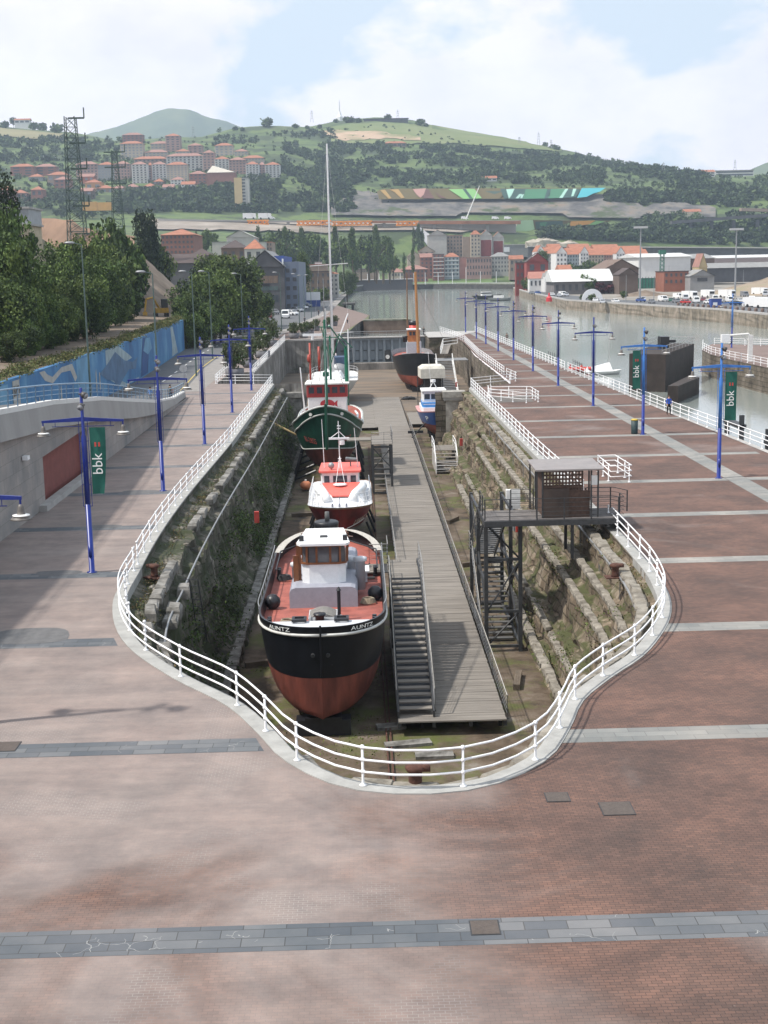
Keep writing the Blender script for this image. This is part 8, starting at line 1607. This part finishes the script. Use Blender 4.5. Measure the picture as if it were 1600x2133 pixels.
# isolated buildings on the hill
for (a_,b_,pe,pb,wl,rf,fl,co,lab) in [(800,846,298,306,TAN,'hip',1,5,'low stone farmhouse with a reddish roof in the middle of the hill meadow'),(1005,1035,371,377,WHT,'gx',1,3,'white farmhouse with an orange roof above the painted slope'),(1490,1570,355,367,WHT,'flat',2,1,'long modern white and dark building on the right ridge'),(1461,1489,358,368,WHT,'gx',2,3,'white end block of the ridge building'),(30,62,250,257,WHT,'gx',1,3,'white farmhouse on the upper left skyline'),(1423,1460,441,448,WHT,'gx',1,6,'small tilted white building at the right end of the rock cutting'),(90,112,324,329,WHT,'flat',0,0,'tiny white roof on the wooded left hillside'),(758,850,247,254,DGW,'flat',0,0,'long grey wall on top of the hill')]:
    m_=onhill((a_+b_)/2,pb) or onhill((a_+b_)/2,pb+5) or Vector((0,2200,0)); house(a_,b_,pe,pb,m_.y-6,wl,lab,rf,ROOFD if rf=='flat' else ROOFR,fl,co,depth=12,rh=3,base=14,ww=.7 if co>1 else .96)
t=thing('transmitter','white transmitter station with a tall thin antenna on the hilltop','antenna',A(708,250,2240)); B().lathe((0,0,0),[(5,-6),(5,5),(3,8),(1.5,14)],8).build('base',WHITE,t); B().cyl((0,0,10),(0,0,31),.7,.3,5).build('antenna',GREYM,t)
for i,(px,pt,pb) in enumerate([(650,229,255),(829,228,250),(1122,275,300),(1148,290,306),(1382,338,356),(403,262,285),(1531,332,356),(1082,285,296)]):
    p=onhill(px,pb+6) or A(px,pb,2230); top=A(px,pt,p.y); t=thing('power_pylon','%s thin power pylon standing on the skyline ridge, from hilltop order'%ordn(i),'pylon',p,0,'pylons on the ridge'); q=B(); h_=top.z-p.z
    for s in(-1,1): q.cyl((s*2.2,0,0),(s*.3,0,h_),.35,.2,4)
    for k in(.3,.5,.7,.85): q.bb(-2.2*(1-k)-.8*(k>.6)*2,2.2*(1-k)+.8*(k>.6)*2,-.2,.2,h_*k,h_*k+.5)
    q.build('lattice',GREYM,t)
# skyline and mid distance trees as single things
sky=[(555,243,265,'mid'),(490,262,272,'dark'),(505,264,272,'dark'),(616,256,266,'dark'),(725,240,254,'dark'),(735,242,254,'dark'),(747,244,254,'dark'),(792,290,304,'dark'),(875,245,262,'dark'),(888,256,264,'dark'),(700,246,254,'dark'),(1135,295,305,'dark'),(1152,299,310,'dark'),(1160,301,312,'dark'),(118,254,276,'mid'),(28,243,258,'dark'),(50,248,260,'dark'),(90,254,270,'dark'),(72,252,266,'dark'),(1310,338,350,'dark'),(1352,342,354,'dark'),(1438,350,364,'mid'),(8,250,262,'dark'),(808,236,247,'dark'),(640,260,268,'dark'),(666,258,266,'dark')]
for i,(px,pt,pb,k) in enumerate(sky):
    p=onhill(px,pb+2) or onhill(px,pb+6) or A(px,pb,2230); h_=A(px,pt,p.y).z-p.z+1.5; tree(p-Vector((0,0,1.5)),max(6,h_),'%s lone tree on the hill skyline, from the hilltop outwards'%ordn(i),k,max(6,h_)*1.15,'far','lone trees along the skyline',.03)
mid=[(540,478,545),(560,485,548),(578,470,540),(596,478,545),(612,474,548),(630,480,545),(648,478,545),(665,485,548),(700,478,545),(716,488,548),(735,480,550),(752,492,552),(768,484,552),(784,478,552),(798,486,555),(812,500,558),(430,475,510),(445,480,512),(410,485,515),(590,505,552),(640,505,552),(690,505,552),(740,510,556),(780,512,556),(872,470,515),(862,478,512),(880,480,520),(820,528,560),(842,530,560),(800,532,562),(860,520,555),(770,535,562),(420,505,535),(560,520,550)]
for i,(px,pt,pb) in enumerate(mid):
    Y=rnd(880,1000) if px>520 else 820; 
    if px>855 and pt<485: Y=1225
    p=A(px,pb,Y); zb=p.z; h_=A(px,pt,Y).z-zb; tree(p-Vector((0,0,3)),h_+3,'%s tree of the belt behind the west bank roofs, left to right'%ordn(i),'poplar' if i%5 in(0,3) or px>855 else random.choice(['mid','dark','mid']),h_*(.45 if i%5 in(0,3) or px>855 else .8),'mid','tree belt behind the west bank roofs',.03)
# far woods as one mass
W_=[]; 
def wood(n,xa,xb,ft,fb,h0=5,h1=10,cl_=-.1,sc=.02):
    for _ in range(n):
        px=rnd(xa,xb); u=random.random(); t0=np.interp(px,[q[0] for q in ft],[q[1] for q in ft]); b0=np.interp(px,[q[0] for q in fb],[q[1] for q in fb]); py=t0+(b0-t0)*u; p=onhill(px,py)
        if p is None: continue
        if mn.noise(Vector((p.x*sc,p.y*sc*.6,4)))<cl_: continue
        W_.append((p.x,p.y,p.z,rnd(h0,h1)))
wood(1500,590,1260,[(590,310),(700,302),(900,312),(1260,350)],[(590,385),(740,392),(1000,385),(1260,386)],5,9,-.12)
wood(260,250,590,[(250,330),(420,325),(590,345)],[(250,404),(590,385)],2.5,5,-.3)
wood(200,0,270,[(0,345),(270,338)],[(0,420),(270,408)],3,6,-.3)
wood(420,-200,260,[(-200,285),(60,292),(260,290)],[(-200,345),(260,338)],6,10,-.2)
wood(700,240,735,[(240,405),(420,400),(520,375),(600,378),(735,395)],[(240,445),(735,448)],6,10,-.3)
wood(350,585,740,[(585,350),(740,380)],[(585,400),(740,415)],6,9,-.2)
wood(420,1180,1480,[(1180,322),(1300,342),(1480,368)],[(1180,345),(1480,392)],5,9,-.15)
wood(650,1260,1700,[(1260,395),(1480,385),(1520,375),(1700,370)],[(1260,430),(1400,430),(1700,440)],6,10,-.15)
wood(700,1110,1750,[(1110,484),(1300,478),(1360,458),(1750,455)],[(1110,506),(1300,510),(1750,525)],6,10,-.3)
wood(260,440,700,[(440,278),(700,275)],[(440,330),(700,300)],4,8,.0)
wood(200,850,1180,[(850,306),(1180,326)],[(850,318),(1180,338)],5,8,-.1)
wood(1500,-100,1600,[(-100,290),(500,285),(800,262),(1200,340),(1600,375)],[(-100,440),(700,440),(1250,390),(1600,450)],2.5,4.5,-.45,.05)
wood(300,-300,330,[(-300,410),(0,410),(330,405)],[(-300,470),(330,455)],6,10,0)
W_=np.array(W_); NW=len(W_)
cen=W_[:,:3]+np.array([0,0,1])*W_[:,3:4]*.5
per=40; c=np.repeat(cen,per,axis=0); r=np.repeat(W_[:,3],per)[:,None]; d=rng.normal(size=(len(c),3)); d/=np.linalg.norm(d,axis=1)[:,None]; P=c+d*np.array([1,1,.85])*r*rng.uniform(.25,.6,size=(len(c),1)); s=r*.17*rng.uniform(.6,1.3,size=(len(c),1))
a=rng.normal(size=P.shape); a/=np.linalg.norm(a,axis=1)[:,None]; bb=rng.normal(size=P.shape); bb-=(bb*a).sum(1)[:,None]*a; bb/=np.linalg.norm(bb,axis=1)[:,None]
V=np.stack([P-a*s,P+bb*s,P+a*s,P-bb*s],1).reshape(-1,3); N=len(P); me=bpy.data.meshes.new('far_woods'); me.vertices.add(4*N); me.vertices.foreach_set('co',V.ravel()); me.loops.add(4*N); me.polygons.add(N); me.loops.foreach_set('vertex_index',np.arange(4*N)); me.polygons.foreach_set('loop_start',np.arange(0,4*N,4)); me.polygons.foreach_set('loop_total',np.full(N,4))
FW=[M('wood_dark',(.025,.045,.016),.9,.2,.05),M('wood_mid',(.04,.07,.022),.9,.2,.05),M('wood_light',(.07,.105,.035),.9,.2,.05)]
for m_ in FW: me.materials.append(m_)
me.polygons.foreach_set('material_index',np.repeat(rng.choice(3,NW,p=(.45,.38,.17)),per)); me.update(calc_edges=True); struct(link('far_woods',me),'woods and hedges covering the far hillsides','woodland','stuff')
t=thing('elevated_railway','long pale elevated rail line crossing behind the east bank roofs','viaduct'); q=B(); seg(1100,1640,512,515,1180,q,1.0,6); seg(1100,1640,514,517,1182,q,12,3,1); q.build('deck',[PALE,DGW],t)
t=thing('road_viaduct','short dark motorway viaduct at the right below the woods','viaduct'); q=B(); a=A(1415,458,1330); seg(1400,1650,460,441,1330,q,3,8); seg(1545,1650,433,436,1345,q,3,8,1); 
for px in(1440,1484,1530,1580): a=A(px,458,1332); q.bb(a.x-1.5,a.x+1.5,1333,1336,a.z-22,a.z)
q.build('deck',[DGW,TAN],t)
t=thing('rock_outcrop','pale bare rock outcrop above the orange terrace roofs','rock'); q=B(); 
for k in range(16): p=A(1112+k*5.5,510-3*math.sin(k*.4),1235); q.sph(p,rnd(4,6.5),7,0,(1.4,.6,.8),.25)
q.build('rock',M('pale_rock',(.42,.38,.31),.95,.15,.1),t)
t=thing('warehouse','low long pale warehouse right of the red panelled towers','warehouse',(A(1075,520,1250).x,1250,A(1075,522,1250).z)); B().bb(-16,20,0,12,-6,5).build('wall',GRYW,t); B().bb(-16.5,20.5,-.5,12.5,5,5.8).build('roof',PALE,t); B().bb(-15.5,-6,-.2,-.05,-1,3.5).build('white_panel',WHITE,t)
